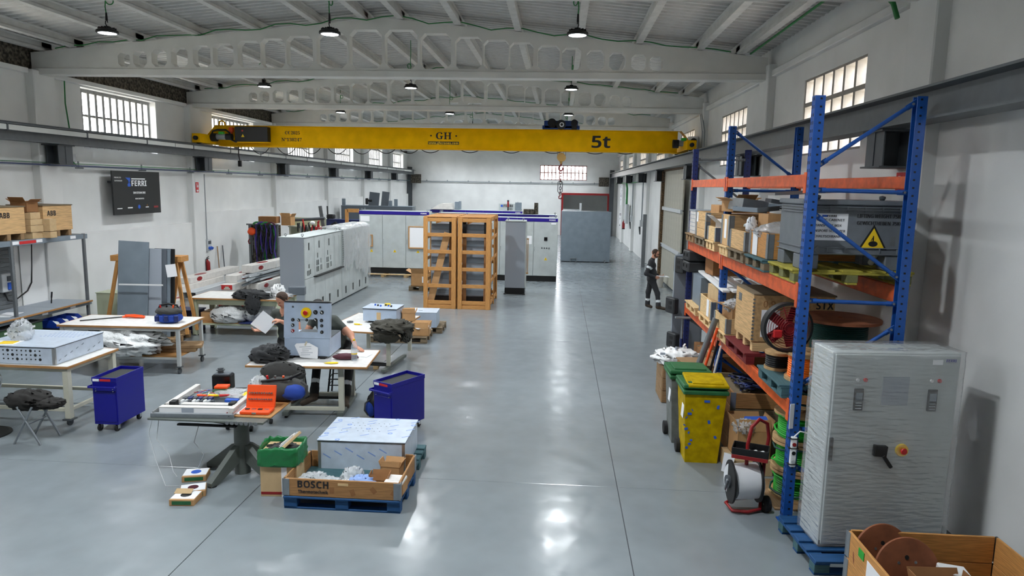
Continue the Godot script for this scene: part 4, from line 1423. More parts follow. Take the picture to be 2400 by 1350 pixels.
func back_area():
	# big grey steel panels at the far end
	var t := thing("steel_enclosure", "large flat blue grey steel enclosure lying against the red doorway, longest of the far end", "enclosure", V3(0.1, 0, -32.3))
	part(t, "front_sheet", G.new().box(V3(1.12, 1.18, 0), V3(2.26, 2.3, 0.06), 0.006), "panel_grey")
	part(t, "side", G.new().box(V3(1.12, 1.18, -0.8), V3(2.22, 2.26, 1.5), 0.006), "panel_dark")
	part(t, "handle_bar", G.new().cyl(V3(0.05, 2.38, -0.1), V3(0.85, 2.38, -0.1), 0.025, -1, 8), "galva")
	part(t, "mast", G.new().box(V3(0.85, 2.5, -0.1), V3(0.1, 0.4, 0.1), 0.006), "duct")
	part(t, "foot_bracket", G.new().tube([V3(0.45, 0.02, 0.06), V3(0.45, 0.17, 0.06), V3(0.72, 0.17, 0.06), V3(0.72, 0.02, 0.06)], 0.02, 6), "galva")
	part(t, "ring", G.new().tube(ring(V3(2.02, 0.07, 0.05), 0.05), 0.012, 6, true), "galva")
	var u := thing("steel_enclosure", "long grey steel enclosure behind the triple-door cabinet along the sign wall", "enclosure", V3(-10.6, 0, -33.6))
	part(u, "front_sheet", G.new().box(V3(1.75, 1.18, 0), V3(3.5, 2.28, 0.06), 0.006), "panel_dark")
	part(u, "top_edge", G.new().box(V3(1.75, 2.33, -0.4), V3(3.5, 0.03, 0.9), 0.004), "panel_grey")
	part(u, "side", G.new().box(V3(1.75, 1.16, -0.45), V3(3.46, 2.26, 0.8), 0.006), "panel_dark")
	for q in [[1.55, 0.5, 0.62], [2.1, 0.36, 0.66]]:
		var p := bx(u, "upright_panel", V3(q[0], 2.34 + q[2] / 2, -0.3), V3(q[1], q[2] + 0.06, 0.06), "panel_dark", V3(0, 0, -6))
	part(u, "black_lever", G.new().box(V3(1.2, 2.55, -0.25), V3(0.14, 0.3, 0.1), 0.02).cyl(V3(1.2, 2.6, -0.25), V3(1.45, 2.58, -0.25), 0.05), "black")
	for q in [[0.07, 0.32], [2.38, 0.26], [2.65, 0.34]]:
		bx(u, "stub", V3(q[0], 2.34 + q[1] / 2, -0.2), V3(0.16, q[1], 0.12), "panel_grey")
	# goods on top of the far cabinets
	var g := G.new()
	g.box(V3(0, 0.17, 0), V3(0.22, 0.34, 0.2), 0.01).box(V3(0.12, 0.19, 0.02), V3(0.1, 0.36, 0.2), 0.01)
	solo("duct_stub", "pair of grey duct stubs on the far blue-banded cabinets", "duct", g, "panel_grey", V3(-4.6, 2.33, -31.5))
	var fb := thing("name_board", "small white panel with black and blue lettering on top of the far cabinets", "sign", V3(-2.35, 2.33, -31.45))
	part(fb, "board", G.new().box(V3(0, 0.15, 0), V3(0.75, 0.3, 0.05), 0.005), "cab_grey")
	text(fb, "FERRI", V3(0.05, 0.2, 0.027), 0.1, "ink", V0, "Droid Sans", true, 0.42)
	text(fb, "Linea", V3(0.15, 0.07, 0.027), 0.06, "ink", V0, "Droid Sans", false, 0.22)
	bx(fb, "logo", V3(-0.24, 0.2, 0.026), V3(0.1, 0.09, 0.004), "logo_blue")
	var sl := thing("signal_tower", "slim red and black signal lamp column on the far cabinets", "signal lamp", V3(-2.3, 2.33, -31.3))
	part(sl, "stem", G.new().cyl(V0, V3(0, 0.16, 0), 0.03), "black")
	part(sl, "lens", G.new().cyl(V3(0, 0.16, 0), V3(0, 0.4, 0), 0.04), "red_paint")
	part(sl, "cap", G.new().cyl(V3(0, 0.4, 0), V3(0, 0.46, 0), 0.042), "black")
	solo("duct_stub", "single grey duct stub beside the lettered panel on the far cabinets", "duct", G.new().box(V3(0, 0.18, 0), V3(0.28, 0.36, 0.2), 0.01).box(V3(-0.02, 0.2, 0.1), V3(0.02, 0.4, 0.02)), "panel_grey", V3(-1.85, 2.33, -31.5))
	solo("instrument_box", "low brown grey instrument box with a rounded mast on the far cabinets", "box", G.new().box(V3(0, 0.1, 0), V3(0.42, 0.2, 0.3), 0.01).cyl(V3(0.3, 0, 0), V3(0.3, 0.46, 0), 0.09, 0.08, 12).cyl(V3(0.1, 0.18, 0), V3(0.28, 0.08, 0), 0.03), "concrete_dark", V3(-1.25, 2.3, -28.5))
	solo("cream_cover", "low cream sloping cover on the far blue-banded cabinets", "cover", G.new().at(V3(0, 0, 0.3)).prism([Vector2(-0.55, 0), Vector2(0.45, 0), Vector2(0.4, 0.28), Vector2(-0.1, 0.26)], -0.5, 0.0), "card_white", V3(-5.2, 2.33, -31.4))
	# blue machine guard seen behind the wrapped cabinets
	var m := thing("blue_machine", "dark blue machine with a black pillar drill in front of the long grey enclosure", "machine", V3(-9.75, 0, -29.0))
	part(m, "body", G.new().box(V3(0.72, 0.95, 0), V3(1.45, 1.9, 0.5), 0.01), "rack_navy")
	part(m, "drill_head", G.new().box(V3(0.25, 2.02, 0.3), V3(0.3, 0.18, 0.3), 0.03).cyl(V3(0.12, 1.9, 0.3), V3(0.1, 2.45, 0.3), 0.03).cyl(V3(0.3, 1.65, 0.3), V3(0.5, 1.75, 0.35), 0.08), "black")
	part(m, "glue_bottle", G.new().cyl(V3(-0.05, 1.9, 0.3), V3(-0.05, 2.12, 0.3), 0.04, 0.02), "white")
	solo("timber_portal", "open pine timber portal behind the triple-door cabinet", "timber", G.new().box(V3(0, 1.2, 0), V3(0.12, 2.4, 0.1), 0.004).box(V3(0.25, 2.35, 0), V3(0.45, 0.14, 0.1), 0.004), "pine", V3(-8.3, 0, -27.0))


func ring(c: Vector3, r: float, n := 14) -> Array:
	var p := []
	for a in n:
		p.append(c + V3(cos(a * TAU / n) * r, sin(a * TAU / n) * r, 0))
	return p


# ---------------------------------------------------------------- left side
func crumple(c: Vector3, r: Vector3, sd: int, amp := 0.45, base := -9.0, nu := 34, nv := 20) -> G:
	return G.new().blob(c, r, amp, sd, nu, nv, 2.2, true, base)


func left_side():
	# shelving bench along the sign wall
	var s := thing("shelf_bench", "grey steel shelf bench with a worktop and a shelf carrying plywood crates", "workbench", V3(-10.1, 0, -14.24))
	for z in [0.0, 2.0, 4.0]:
		for x in [0.0, -0.78]:
			bx(s, "post", V3(x, 1.12, z), V3(0.05, 2.24, 0.06), "steel_grey")
	bx(s, "shelf_beam", V3(0.0, 2.18, 1.95), V3(0.045, 0.1, 4.1), "panel_grey")
	bx(s, "shelf_beam", V3(-0.78, 2.18, 1.95), V3(0.045, 0.1, 4.1), "panel_grey")
	bx(s, "shelf_board", V3(-0.39, 2.215, 1.95), V3(0.8, 0.022, 4.1), "steel_grey")
	for k in 4:
		var wt := bx(s, "worktop", V3(-0.36, 0.79, 0.45 + 1.0 * k), V3(0.86, 0.03, 0.99), "cab_side")
		bx(wt, "edge_strip", V3(0.44, 0, 0), V3(0.02, 0.034, 0.99), "edge_wood")
	bx(s, "bench_beam", V3(0.0, 0.74, 1.95), V3(0.045, 0.07, 4.1), "panel_grey")
	for k in 5:
		bx(s, "shelf_tag", V3(0.025, 2.185 if k < 3 else 0.75, [0.35, 1.3, 1.9, 0.5, 1.3][k]), V3(0.004, 0.06, 0.16), "paper")
	bx(s, "red_tag", V3(0.025, 2.18, 1.6), V3(0.004, 0.055, 0.42), "sign_red")
	bx(s, "end_panel", V3(-0.775, 1.45, 0.45), V3(0.012, 1.3, 0.8), "white")
	for k in 16:
		bx(s, "back_slat", V3(-0.775, 0.86 + 0.083 * k, 2.55), V3(0.02, 0.076, 3.1), "steel_grey")
	var sb := part(s, "socket_case", G.new().box(V3(-0.7, 1.35, 1.35), V3(0.12, 0.36, 0.3), 0.01), "duct")
	part(sb, "socket", G.new().box(V3(-0.63, 1.28, 1.3), V3(0.04, 0.14, 0.16), 0.01), "logo_blue")
	part(sb, "breaker", G.new().box(V3(-0.635, 1.43, 1.3), V3(0.02, 0.1, 0.16), 0.004), "steel_dark")
	part(s, "hanging_cable", G.new().tube([V3(-0.75, 1.17, 1.35), V3(-0.72, 0.98, 1.3), V3(-0.72, 0.95, 1.15), V3(-0.74, 1.1, 0.75), V3(-0.76, 1.25, 0.6), V3(-0.77, 1.6, 0.55), V3(-0.77, 2.15, 0.5)], 0.014, 6), "black")
	solo("hand_tool", "small black handled tool standing on the shelf bench worktop", "tool", G.new().cyl(V3(0, 0, 0), V3(0.02, 0.12, 0.01), 0.012).cyl(V3(0.02, 0.12, 0.01), V3(0.03, 0.24, 0.0), 0.016), "black", V3(-10.55, 0.806, -13.75))
	solo("paper_stack", "few white sheets lying on the shelf bench worktop", "paper", G.new().box(V3(0, 0.004, 0), V3(0.3, 0.008, 0.5)), "paper", V3(-10.4, 0.806, -12.4), 12)
	# plywood crates on the shelf
	for i in 2:
		var t := thing("plywood_crate", ["plywood crate with black lettering at the open end of the shelf, boxes stacked beside it", "plywood crate with black lettering further along the shelf, cut by the frame edge"][i], "crate", V3(-10.52, 2.227, [-13.6, -12.3][i]))
		part(t, "box", G.new().box(V3(0, 0.37, 0), V3(0.74, 0.5, 0.82), 0.004), "plywood")
		part(t, "lid", G.new().box(V3(0, 0.628, 0), V3(0.77, 0.018, 0.85), 0.003), "grey_wood")
		for z in [-0.33, 0.0, 0.33]:
			bx(t, "skid", V3(0, 0.06, z), V3(0.72, 0.118, 0.09), "old_wood")
		text(t, "ABB", V3(0.373, 0.47, 0.18 if i == 0 else 0.08), 0.1, "ink", V3(0, 90, 0), "Droid Sans", true, 0.24)
	var k := 0
	for q in [[0.0, 0.5, 0.13, 0.0], [0.02, 0.5, 0.13, 0.13], [0.01, 0.46, 0.12, 0.26], [-0.02, 0.46, 0.13, 0.38], [-0.05, 0.4, 0.2, 0.51]]:
		k += 1
		carton("flat pale cardboard box in the stack between two plywood crates", V3(-10.27 + q[0], 2.227 + q[3], -12.93), 6.0 * sin(k * 2.0), V3(0.34, q[2] - 0.005, 0.3 if k < 5 else 0.28), "card_pale" if k < 5 else "card_dark", k == 5, "cardboard boxes stacked on the shelf")
	for q in [[0.13], [0.26], [0.38]]:
		carton("small pale cardboard box beside the box stack on the shelf", V3(-10.06, 2.227 + q[0] - 0.13, -13.2), 4, V3(0.18, 0.12, 0.2), "card_pale", false, "small boxes on the shelf")
	# bins under the bench
	for i in 3:
		var b := thing("storage_bin", "blue open-front plastic storage bin under the shelf bench", "bin", V3(-10.15, 0.42, -13.75 + 0.27 * i), 90, "blue bins under the shelf bench")
		bin_parts(b, "bin_blue")
	for i in 6:
		var b := thing("storage_crate", "dark green plastic crate stacked under the shelf bench", "crate", V3(-10.25, 0.06 + 0.2 * (i % 3), -12.55 + 0.62 * int(i / 3)), 90, "green crates under the shelf bench")
		part(b, "tub", G.new().box(V3(0, 0.08, 0), V3(0.55, 0.16, 0.4), 0.01), "crate_green")
		part(b, "rim", G.new().box(V3(0, 0.175, 0), V3(0.58, 0.02, 0.43), 0.004), "crate_black")
		bx(b, "tag", V3(0, 0.1, 0.202), V3(0.14, 0.04, 0.004), "paper")
	solo("bin_shelf", "black steel shelf under the shelf bench that carries blue bins", "shelf", G.new().box(V3(0, 0.4, 0), V3(0.6, 0.03, 0.9), 0.003).box(V3(-0.28, 0.2, 0), V3(0.03, 0.4, 0.9)), "black", V3(-10.2, 0, -13.5))
	# leaning steel sheets on a timber trestle
	pallet("worn pallet under the leaning grey steel sheets", V3(-8.55, 0, -14.05), 6, "old_wood", 1.2, 0.9)
	var tr := thing("timber_trestle", "pine A-frame trestle holding tall grey sheets", "trestle", V3(-8.6, 0.145, -14.32), 4)
	for q in [[-0.7, -1.0, -0.45], [0.5, 0.74, 0.12]]:
		for z in [-0.12, 0.12]:
			strut(tr, "leg", V3(q[0], 1.62, z), V3(q[1], 0.0, z * 2.0), 0.07, 0.05, "pine")
			strut(tr, "leg", V3(q[0], 1.62, z), V3(q[2], 0.0, z * 2.0), 0.07, 0.05, "pine")
		bx(tr, "cap", V3(q[0], 1.6, 0), V3(0.3, 0.12, 0.34), "pine")
	bx(tr, "cross_bar", V3(-0.14, 1.58, 0.0), V3(1.2, 0.1, 0.06), "pine")
	for i in 5:
		var w := [0.62, 0.5, 0.5, 0.45, 0.42][i] as float
		var h := [2.0, 1.85, 1.84, 1.84, 1.84][i] as float
		var p := solo("steel_sheet", ["tall light grey steel sheet, front one on the timber trestle", "tall grey steel sheet behind the front one on the trestle", "tall grey steel sheet behind the front one on the trestle", "tall grey steel sheet behind the front one on the trestle", "black edged tall sheet at the end of the trestle"][i], "sheet", G.new().box(V3(0, h / 2, 0), V3(w, h, 0.03), 0.003), ["panel_grey", "cab_side", "panel_dark", "panel_grey", "black"][i], V3([-8.78, -8.46, -8.38, -8.3, -8.22][i], 0.147, [-13.66, -13.75, -13.8, -13.85, -13.9][i]), 4, "sheets on the trestle" if i in [1, 2, 3] else "")
		p.rotation = V3(-0.07, 0.07, -0.04 if i == 0 else -0.02)
	solo("packing_strap", "white strap tied round the leaning grey sheets", "strap", G.new().box(V3(0, 0, 0), V3(0.9, 0.03, 0.012)), "white", V3(-8.5, 1.27, -13.62), 4)
	solo("tag_sheet", "white paper tag hanging on the pine trestle", "paper", G.new().box(V3(0, 0, 0), V3(0.2, 0.26, 0.004), 0.0, Basis(V3(0, 0, 1), 0.12)), "paper", V3(-7.96, 1.55, -13.83), 10)
	var fc := thing("metal_cabinet", "small beige grey metal cabinet against the white wall behind the trestle", "cabinet", V3(-10.3, 0, -15.4), 90)
	part(fc, "body", G.new().box(V3(0, 0.4, 0), V3(0.45, 0.8, 0.5), 0.006), "frame_green")
	part(fc, "top", G.new().box(V3(0, 0.81, 0), V3(0.48, 0.02, 0.53), 0.003), "frame_green")
	part(fc, "door", G.new().box(V3(0, 0.4, 0.255), V3(0.42, 0.74, 0.015), 0.003), "frame_green")
	bx(thing("white_board", "white boxed panel standing on the floor under the castor table", "panel", V3(-8.2, 0, -12.75), 0), "panel", V3(0, 0.3, 0), V3(0.3, 0.6, 0.12), "card_white")
	# long packages on the floor along the wall
	var lp := [
		[-10.3, 0.0, -16.9, 0.42, 0.3, 3.4, 0.0, 0], [-10.3, 0.305, -17.0, 0.4, 0.25, 3.4, 0.0, 0], [-9.85, 0.0, -16.7, 0.4, 0.36, 3.2, 0.0, 0], [-10.35, 0.56, -18.6, 0.36, 0.16, 3.0, 0.0, 0],
		[-9.15, 0.0, -18.6, 0.36, 0.19, 3.2, 2.0, 1], [-9.15, 0.195, -18.65, 0.36, 0.18, 3.2, 2.0, 1], [-9.15, 0.38, -18.6, 0.34, 0.18, 3.1, 2.0, 1], [-9.2, 0.565, -19.0, 0.34, 0.2, 2.9, 2.0, 0], [-9.0, 0.77, -19.6, 0.34, 0.22, 2.6, -4.0, 2],
		[-8.7, 0.0, -18.9, 0.38, 0.3, 3.0, -3.0, 2], [-8.68, 0.305, -19.2, 0.36, 0.22, 2.8, -3.0, 2]]
	for q in lp:
		var t := thing("long_package", ["long pale grey carton with red oval print along the sign wall", "long white carton with a red printed end in the pile on the floor", "long strapped pale carton on the pile beside the cut-out cabinet"][q[7]], "package", V3(q[0], q[1], q[2]), q[6], "long packages along the wall")
		part(t, "carton", G.new().box(V3(0, q[4] / 2, -q[5] / 2), V3(q[3], q[4], q[5]), 0.006), "card_white")
		if q[7] == 1:
			part(t, "red_end", G.new().box(V3(0, q[4] * 0.6, 0.003), V3(q[3] * 0.98, q[4] * 0.72, 0.01)), "sign_red")
			part(t, "end_label", G.new().box(V3(0.02, q[4] * 0.4, 0.01), V3(q[3] * 0.5, q[4] * 0.22, 0.004)).box(V3(0.02, q[4] * 0.62, 0.01), V3(q[3] * 0.3, q[4] * 0.2, 0.004)), "frame_cream")
		else:
			part(t, "oval_print", G.new().at(V3(q[3] / 2 + 0.002, q[4] * 0.5, -0.6), 90).lathe([Vector2(0, 0), Vector2(0.085, 0), Vector2(0.085, 0.003), Vector2(0, 0.003)], 16).at(V0), "red_paint").visible = false
			var ov := part(t, "print", G.new().prism(oval(0.15, 0.06), 0, 0.004), "red_paint")
			ov.position = V3(q[3] / 2, q[4] * 0.5, -0.5)
			ov.rotation.y = PI / 2
			var ot := part(t, "print", G.new().prism(oval(0.1, 0.3), 0, 0.004), "red_paint")
			ot.position = V3(0, q[4], -0.9)
			ot.rotation.x = -PI / 2
		if q[7] == 2:
			for z in [-0.6, -1.5]:
				part(t, "strap", G.new().box(V3(0, q[4] / 2, z), V3(q[3] + 0.008, q[4] + 0.008, 0.02)), "white")
	# loose grey profiles
	for i in 12:
		var a := i * 2.399
		var p := solo("metal_profile", "loose pale grey profile lying on the long packages", "profile", G.new().prism([Vector2(-0.04, 0), Vector2(0.04, 0), Vector2(0.04, 0.05), Vector2(0.032, 0.05), Vector2(0.032, 0.008), Vector2(-0.032, 0.008), Vector2(-0.032, 0.05), Vector2(-0.04, 0.05)], -1.1, 1.1), "duct" if i % 3 else "galva", V3(-8.72 + 0.14 * sin(a), 0.55 + 0.035 * i * 0.5, -20.2 + 0.4 * cos(a)), 4.0 * sin(a * 3.0), "loose profiles on the packages")
		p.rotation.x = 0.03 * cos(a)
	for i in 2:
		var t := thing("square_duct", "open square grey duct lying in front of the long packages", "duct", V3(-9.55 + 0.18 * i, 0.0, -17.2), 0, "square ducts on the floor")
		var g := G.new()
		for sx in [-1.0, 1.0]:
			g.box(V3(sx * 0.083, 0.46, -1.3), V3(0.004, 0.17, 2.6))
			g.box(V3(0, 0.46 + sx * 0.083, -1.3), V3(0.17, 0.004, 2.6))
		part(t, "tube", g, "duct")
		part(t, "support", G.new().box(V3(0, 0.185, -1.3), V3(0.16, 0.37, 2.4)), "card_white")
	for q in [[-10.7, -21.4, 1.36, "old_wood", "pale broom handle leaning on the white wall beside the long packages"], [-10.7, -21.75, 1.36, "steel_dark", "dark bar leaning on the white wall beside the broom handle"]]:
		var p := solo("pole", q[4], "pole", G.new().cyl(V0, V3(0, q[2], 0), 0.018, 0.016, 8), q[3], V3(q[0], 0.0, q[1]))
		p.rotation.z = 0.12
		p.rotation.x = -0.14
	# hoist and slings rack
	var sr := thing("sling_rack", "grey panel rack hung with dark lifting slings and an orange chain hoist", "rack", V3(-10.35, 0, -22.9))
	part(sr, "panel", G.new().box(V3(0.45, 1.0, -0.1), V3(1.1, 1.95, 0.06), 0.006), "concrete_dark")
	for x in [-0.02, 0.92]:
		bx(sr, "post", V3(x, 1.0, 0), V3(0.07, 2.0, 0.07), "steel_grey")
	bx(sr, "bar", V3(0.45, 1.98, 0.06), V3(1.1, 0.05, 0.05), "steel_grey")
	for i in 26:
		var x := 0.22 + 0.68 * i / 25.0 + 0.02 * sin(i * 3.0)
		var l := 0.75 + 0.5 * absf(sin(i * 1.3))
		var pts := []
		for j in 8:
			pts.append(V3(x + 0.03 * sin(j * 1.1 + i), 1.98 - l * j / 7.0, 0.1 + 0.05 * sin(i * 2.1) + 0.02 * cos(j)))
		part(sr, "sling", G.new().tube(pts, 0.02 + 0.006 * (i % 3), 6), ["black", "purple", "rack_navy", "steel_dark", "black", "cable_green"][i % 6])
	for i in 4:
		var pts := []
		for j in 12:
			pts.append(V3(0.3 + 0.16 * i + 0.14 * cos(j * PI / 11.0), 1.98 + 0.08 * sin(j * PI / 11.0), 0.12 + 0.02 * i))
		part(sr, "sling_loop", G.new().tube(pts, 0.03, 6), ["cable_green", "purple", "cable_green", "maroon"][i])
	var ch := part(sr, "chain_hoist", G.new().blob(V3(0.1, 1.75, 0.12), V3(0.14, 0.13, 0.1), 0.15, 3), "orange", "orange chain hoist")
	for i in 3:
		part(ch, "chain", G.new().cyl(V3(0.02 + 0.08 * i, 1.68, 0.12), V3(0.02 + 0.08 * i, 0.75 + 0.2 * i, 0.12), 0.012, -1, 6), "galva")
	part(ch, "hook", G.new().tube([V3(0.02, 1.5, 0.14), V3(-0.02, 1.42, 0.14), V3(0.0, 1.34, 0.14), V3(0.05, 1.36, 0.14)], 0.02, 6), "hook_red")
	carton("brown cardboard box with long flaps on top of the sling rack", V3(-9.75, 2.03, -23.05), 4, V3(0.6, 0.22, 0.4), "card_dark")
	carton("small open cardboard box holding rods beside the brown one", V3(-9.2, 1.95, -23.3), -8, V3(0.34, 0.3, 0.3), "card", true, "", 60)
	# tool wall further along
	var tw := thing("tool_wall", "cream shelf unit hung with dark hand tools beside the sling rack", "tool rack", V3(-9.1, 0, -23.6))
	part(tw, "shelf", G.new().box(V3(0.4, 1.9, 0), V3(1.1, 0.03, 0.4), 0.003), "frame_cream")
	for x in [-0.1, 0.25, 0.9]:
		bx(tw, "post", V3(x, 0.95, 0.15), V3(0.05, 1.9, 0.05), "frame_cream")
	part(tw, "back", G.new().box(V3(0.4, 1.3, -0.2), V3(1.3, 1.8, 0.02)), "frame_green")
	for i in 16:
		var x := 0.2 + 0.8 * i / 15.0
		part(tw, "tool", G.new().box(V3(x, 1.88 + 0.08 * sin(i * 2.0), 0.22), V3(0.045, 0.3 + 0.12 * sin(i * 5.0), 0.04), 0.01, Basis(V3(0, 0, 1), 0.3 * sin(i * 3.3))), ["black", "steel_dark", "galva", "black", "sign_red"][i % 5 if i < 12 else 4])
	part(tw, "bar", G.new().cyl(V3(0.05, 2.12, 0.1), V3(1.1, 2.2, 0.1), 0.05), "steel_dark")
	part(tw, "white_bag", G.new().blob(V3(0.75, 2.05, 0.3), V3(0.09, 0.06, 0.05), 0.2, 5), "white")
	part(tw, "blue_bin", G.new().box(V3(0.0, 1.25, 0.3), V3(0.16, 0.24, 0.1), 0.01), "rack_navy")
	solo("leaning_plate", "grey slotted steel plate leaning at the end of the tool rack", "plate", G.new().box(V3(0, 0.3, 0), V3(0.12, 0.7, 0.03), 0.004, Basis(V3(0, 0, 1), 0.14)), "steel_grey", V3(-8.12, 1.97, -23.55))


func strut(parent: Node, called: String, a: Vector3, b: Vector3, w: float, d: float, m: String):
	var o := bx(parent, called, V0, V3(w, snappedf(a.distance_to(b), 0.01), d), m)
	var y := (b - a).normalized()
	var x := y.cross(V3(0, 0, 1)).normalized()
	o.transform = Transform3D(Basis(x, y, x.cross(y)), (a + b) / 2.0)


func oval(a: float, b: float) -> Array:
	var p := []
	for i in 18:
		p.append(Vector2(cos(i * TAU / 18) * a, sin(i * TAU / 18) * b))
	return p


func bin_parts(t: Node, m: String, s := 1.0):
	var g := G.new()
	g.box(V3(0, 0.006, 0), V3(0.24, 0.012, 0.36) * s)
	for k in [-1.0, 1.0]:
		g.at(V3(k * 0.12 * s, 0, 0), 90).prism([Vector2(-0.18 * s, 0), Vector2(0.18 * s, 0), Vector2(0.18 * s, 0.16 * s), Vector2(-0.08 * s, 0.16 * s), Vector2(-0.18 * s, 0.08 * s)], -0.004, 0.004)
	g.at(V0)
	g.box(V3(0, 0.08 * s, -0.18 * s), V3(0.24 * s, 0.16 * s, 0.008))
	g.box(V3(0, 0.035 * s, 0.18 * s), V3(0.24 * s, 0.07 * s, 0.008))
	part(t, "tub", g, m)
	part(t, "content", G.new().blob(V3(0, 0.06 * s, 0), V3(0.1, 0.06, 0.15) * s, 0.3, 9, 12, 8), "white")
	bx(t, "tag", V3(0, 0.04 * s, 0.185 * s), V3(0.14 * s, 0.035 * s, 0.004), "paper")


func table(label: String, pos: Vector3, yaw: float, w: float, d: float, h: float, frame: String, o := {}) -> Node3D:
	var t := thing("work_table", label, "table", pos, yaw)
	var tt := part(t, "tabletop", G.new().box(V3(0, h - 0.015, 0), V3(w, 0.028, d), 0.006), "table_white")
	for q in [[V3(0, h - 0.017, d / 2 + 0.006), V3(w + 0.02, 0.034, 0.014)], [V3(0, h - 0.017, -d / 2 - 0.006), V3(w + 0.02, 0.034, 0.014)], [V3(w / 2 + 0.006, h - 0.017, 0), V3(0.014, 0.034, d)], [V3(-w / 2 - 0.006, h - 0.017, 0), V3(0.014, 0.034, d)]]:
		bx(tt, "edge_band", q[0], q[1], o.get("edge", "edge_wood"))
	var lw: float = o.get("leg", 0.05)
	var inx: float = o.get("inset", 0.05)
	var foot: float = o.get("castor", 0.0)
	for x in [-1.0, 1.0]:
		for z in [-1.0, 1.0]:
			var p := V3(x * (w / 2 - inx), 0, z * (d / 2 - inx))
			var l := bx(t, "leg", p + V3(0, (h - 0.03 + foot) / 2, 0), V3(lw, h - 0.03 - foot, lw), frame)
			if foot > 0.0:
				part(l, "castor", G.new().at(V3(0, -(h - 0.03 - foot) / 2, 0)).box(V3(0, -0.01, 0), V3(lw * 1.6, 0.02, lw * 1.6)).cyl(V3(-0.015, -foot + 0.05, 0.0), V3(0.015, -foot + 0.05, 0.0), 0.05, -1, 14), "steel_dark")
			else:
				part(l, "foot", G.new().cyl(V3(0, -h / 2 + 0.0, 0), V3(0, -h / 2 + 0.03, 0), lw * 0.6, -1, 10), "black")
	var ap: float = o.get("apron", 0.06)
	for z in [-1.0, 1.0]:
		bx(t, "apron", V3(0, h - 0.03 - ap / 2, z * (d / 2 - inx)), V3(w - 2 * inx, ap, 0.03), frame)
	for x in [-1.0, 1.0]:
		bx(t, "apron", V3(x * (w / 2 - inx), h - 0.03 - ap / 2, 0), V3(0.03, ap, d - 2 * inx), frame)
	if o.has("shelf"):
		var y: float = o.shelf
		bx(t, "lower_shelf", V3(0, y, 0), V3(w - 2 * inx, 0.025, d - 2 * inx), "edge_wood")
		for z in [-1.0, 1.0]:
			bx(t, "shelf_rail", V3(0, y - 0.03, z * (d / 2 - inx)), V3(w - 2 * inx, 0.04, 0.03), frame)
	if o.has("rail"):
		for z in [-1.0, 1.0]:
			bx(t, "low_rail", V3(0, o.rail, z * (d / 2 - inx)), V3(w - 2 * inx, 0.05, 0.04), frame)
		for x in [-1.0, 1.0]:
			bx(t, "low_rail", V3(x * (w / 2 - inx), o.rail, 0), V3(0.04, 0.05, d - 2 * inx), frame)
	return t


func tool_bag(label: String, pos: Vector3, yaw: float, k := 1.0):
	var t := thing("tool_bag", label, "bag", pos, yaw)
	part(t, "tub", G.new().blob(V3(0, 0.1, 0) * k, V3(0.22, 0.12, 0.15) * k, 0.12, 4, 24, 12, 1.5, false, 0.0), "bag_blue", "blue pocketed lower part")
	part(t, "collar", G.new().blob(V3(0, 0.2, 0) * k, V3(0.2, 0.08, 0.14) * k, 0.2, 7, 24, 12, 2.0, true), "bag_grey", "grey padded rim")
	part(t, "handle", G.new().tube([V3(-0.18, 0.2, 0) * k, V3(-0.14, 0.3, 0) * k, V3(0, 0.33, 0.02) * k, V3(0.14, 0.3, 0) * k, V3(0.18, 0.2, 0) * k], 0.018 * k, 8), "black")
	for i in 5:
		bx(t, "pocket", V3(-0.16 + 0.08 * i, 0.09, 0.125 + 0.02 * (1.0 - absf(i - 2) / 2.0)) * k, V3(0.065, 0.1, 0.03) * k, "bag_blue" if i % 2 else "rack_navy", V0, 0.01)
	for i in 3:
		part(t, "tool", G.new().cyl(V3(-0.1 + 0.09 * i, 0.22, 0.05) * k, V3(-0.12 + 0.11 * i, 0.31, 0.06) * k, 0.014 * k), ["red", "black", "orange"][i])


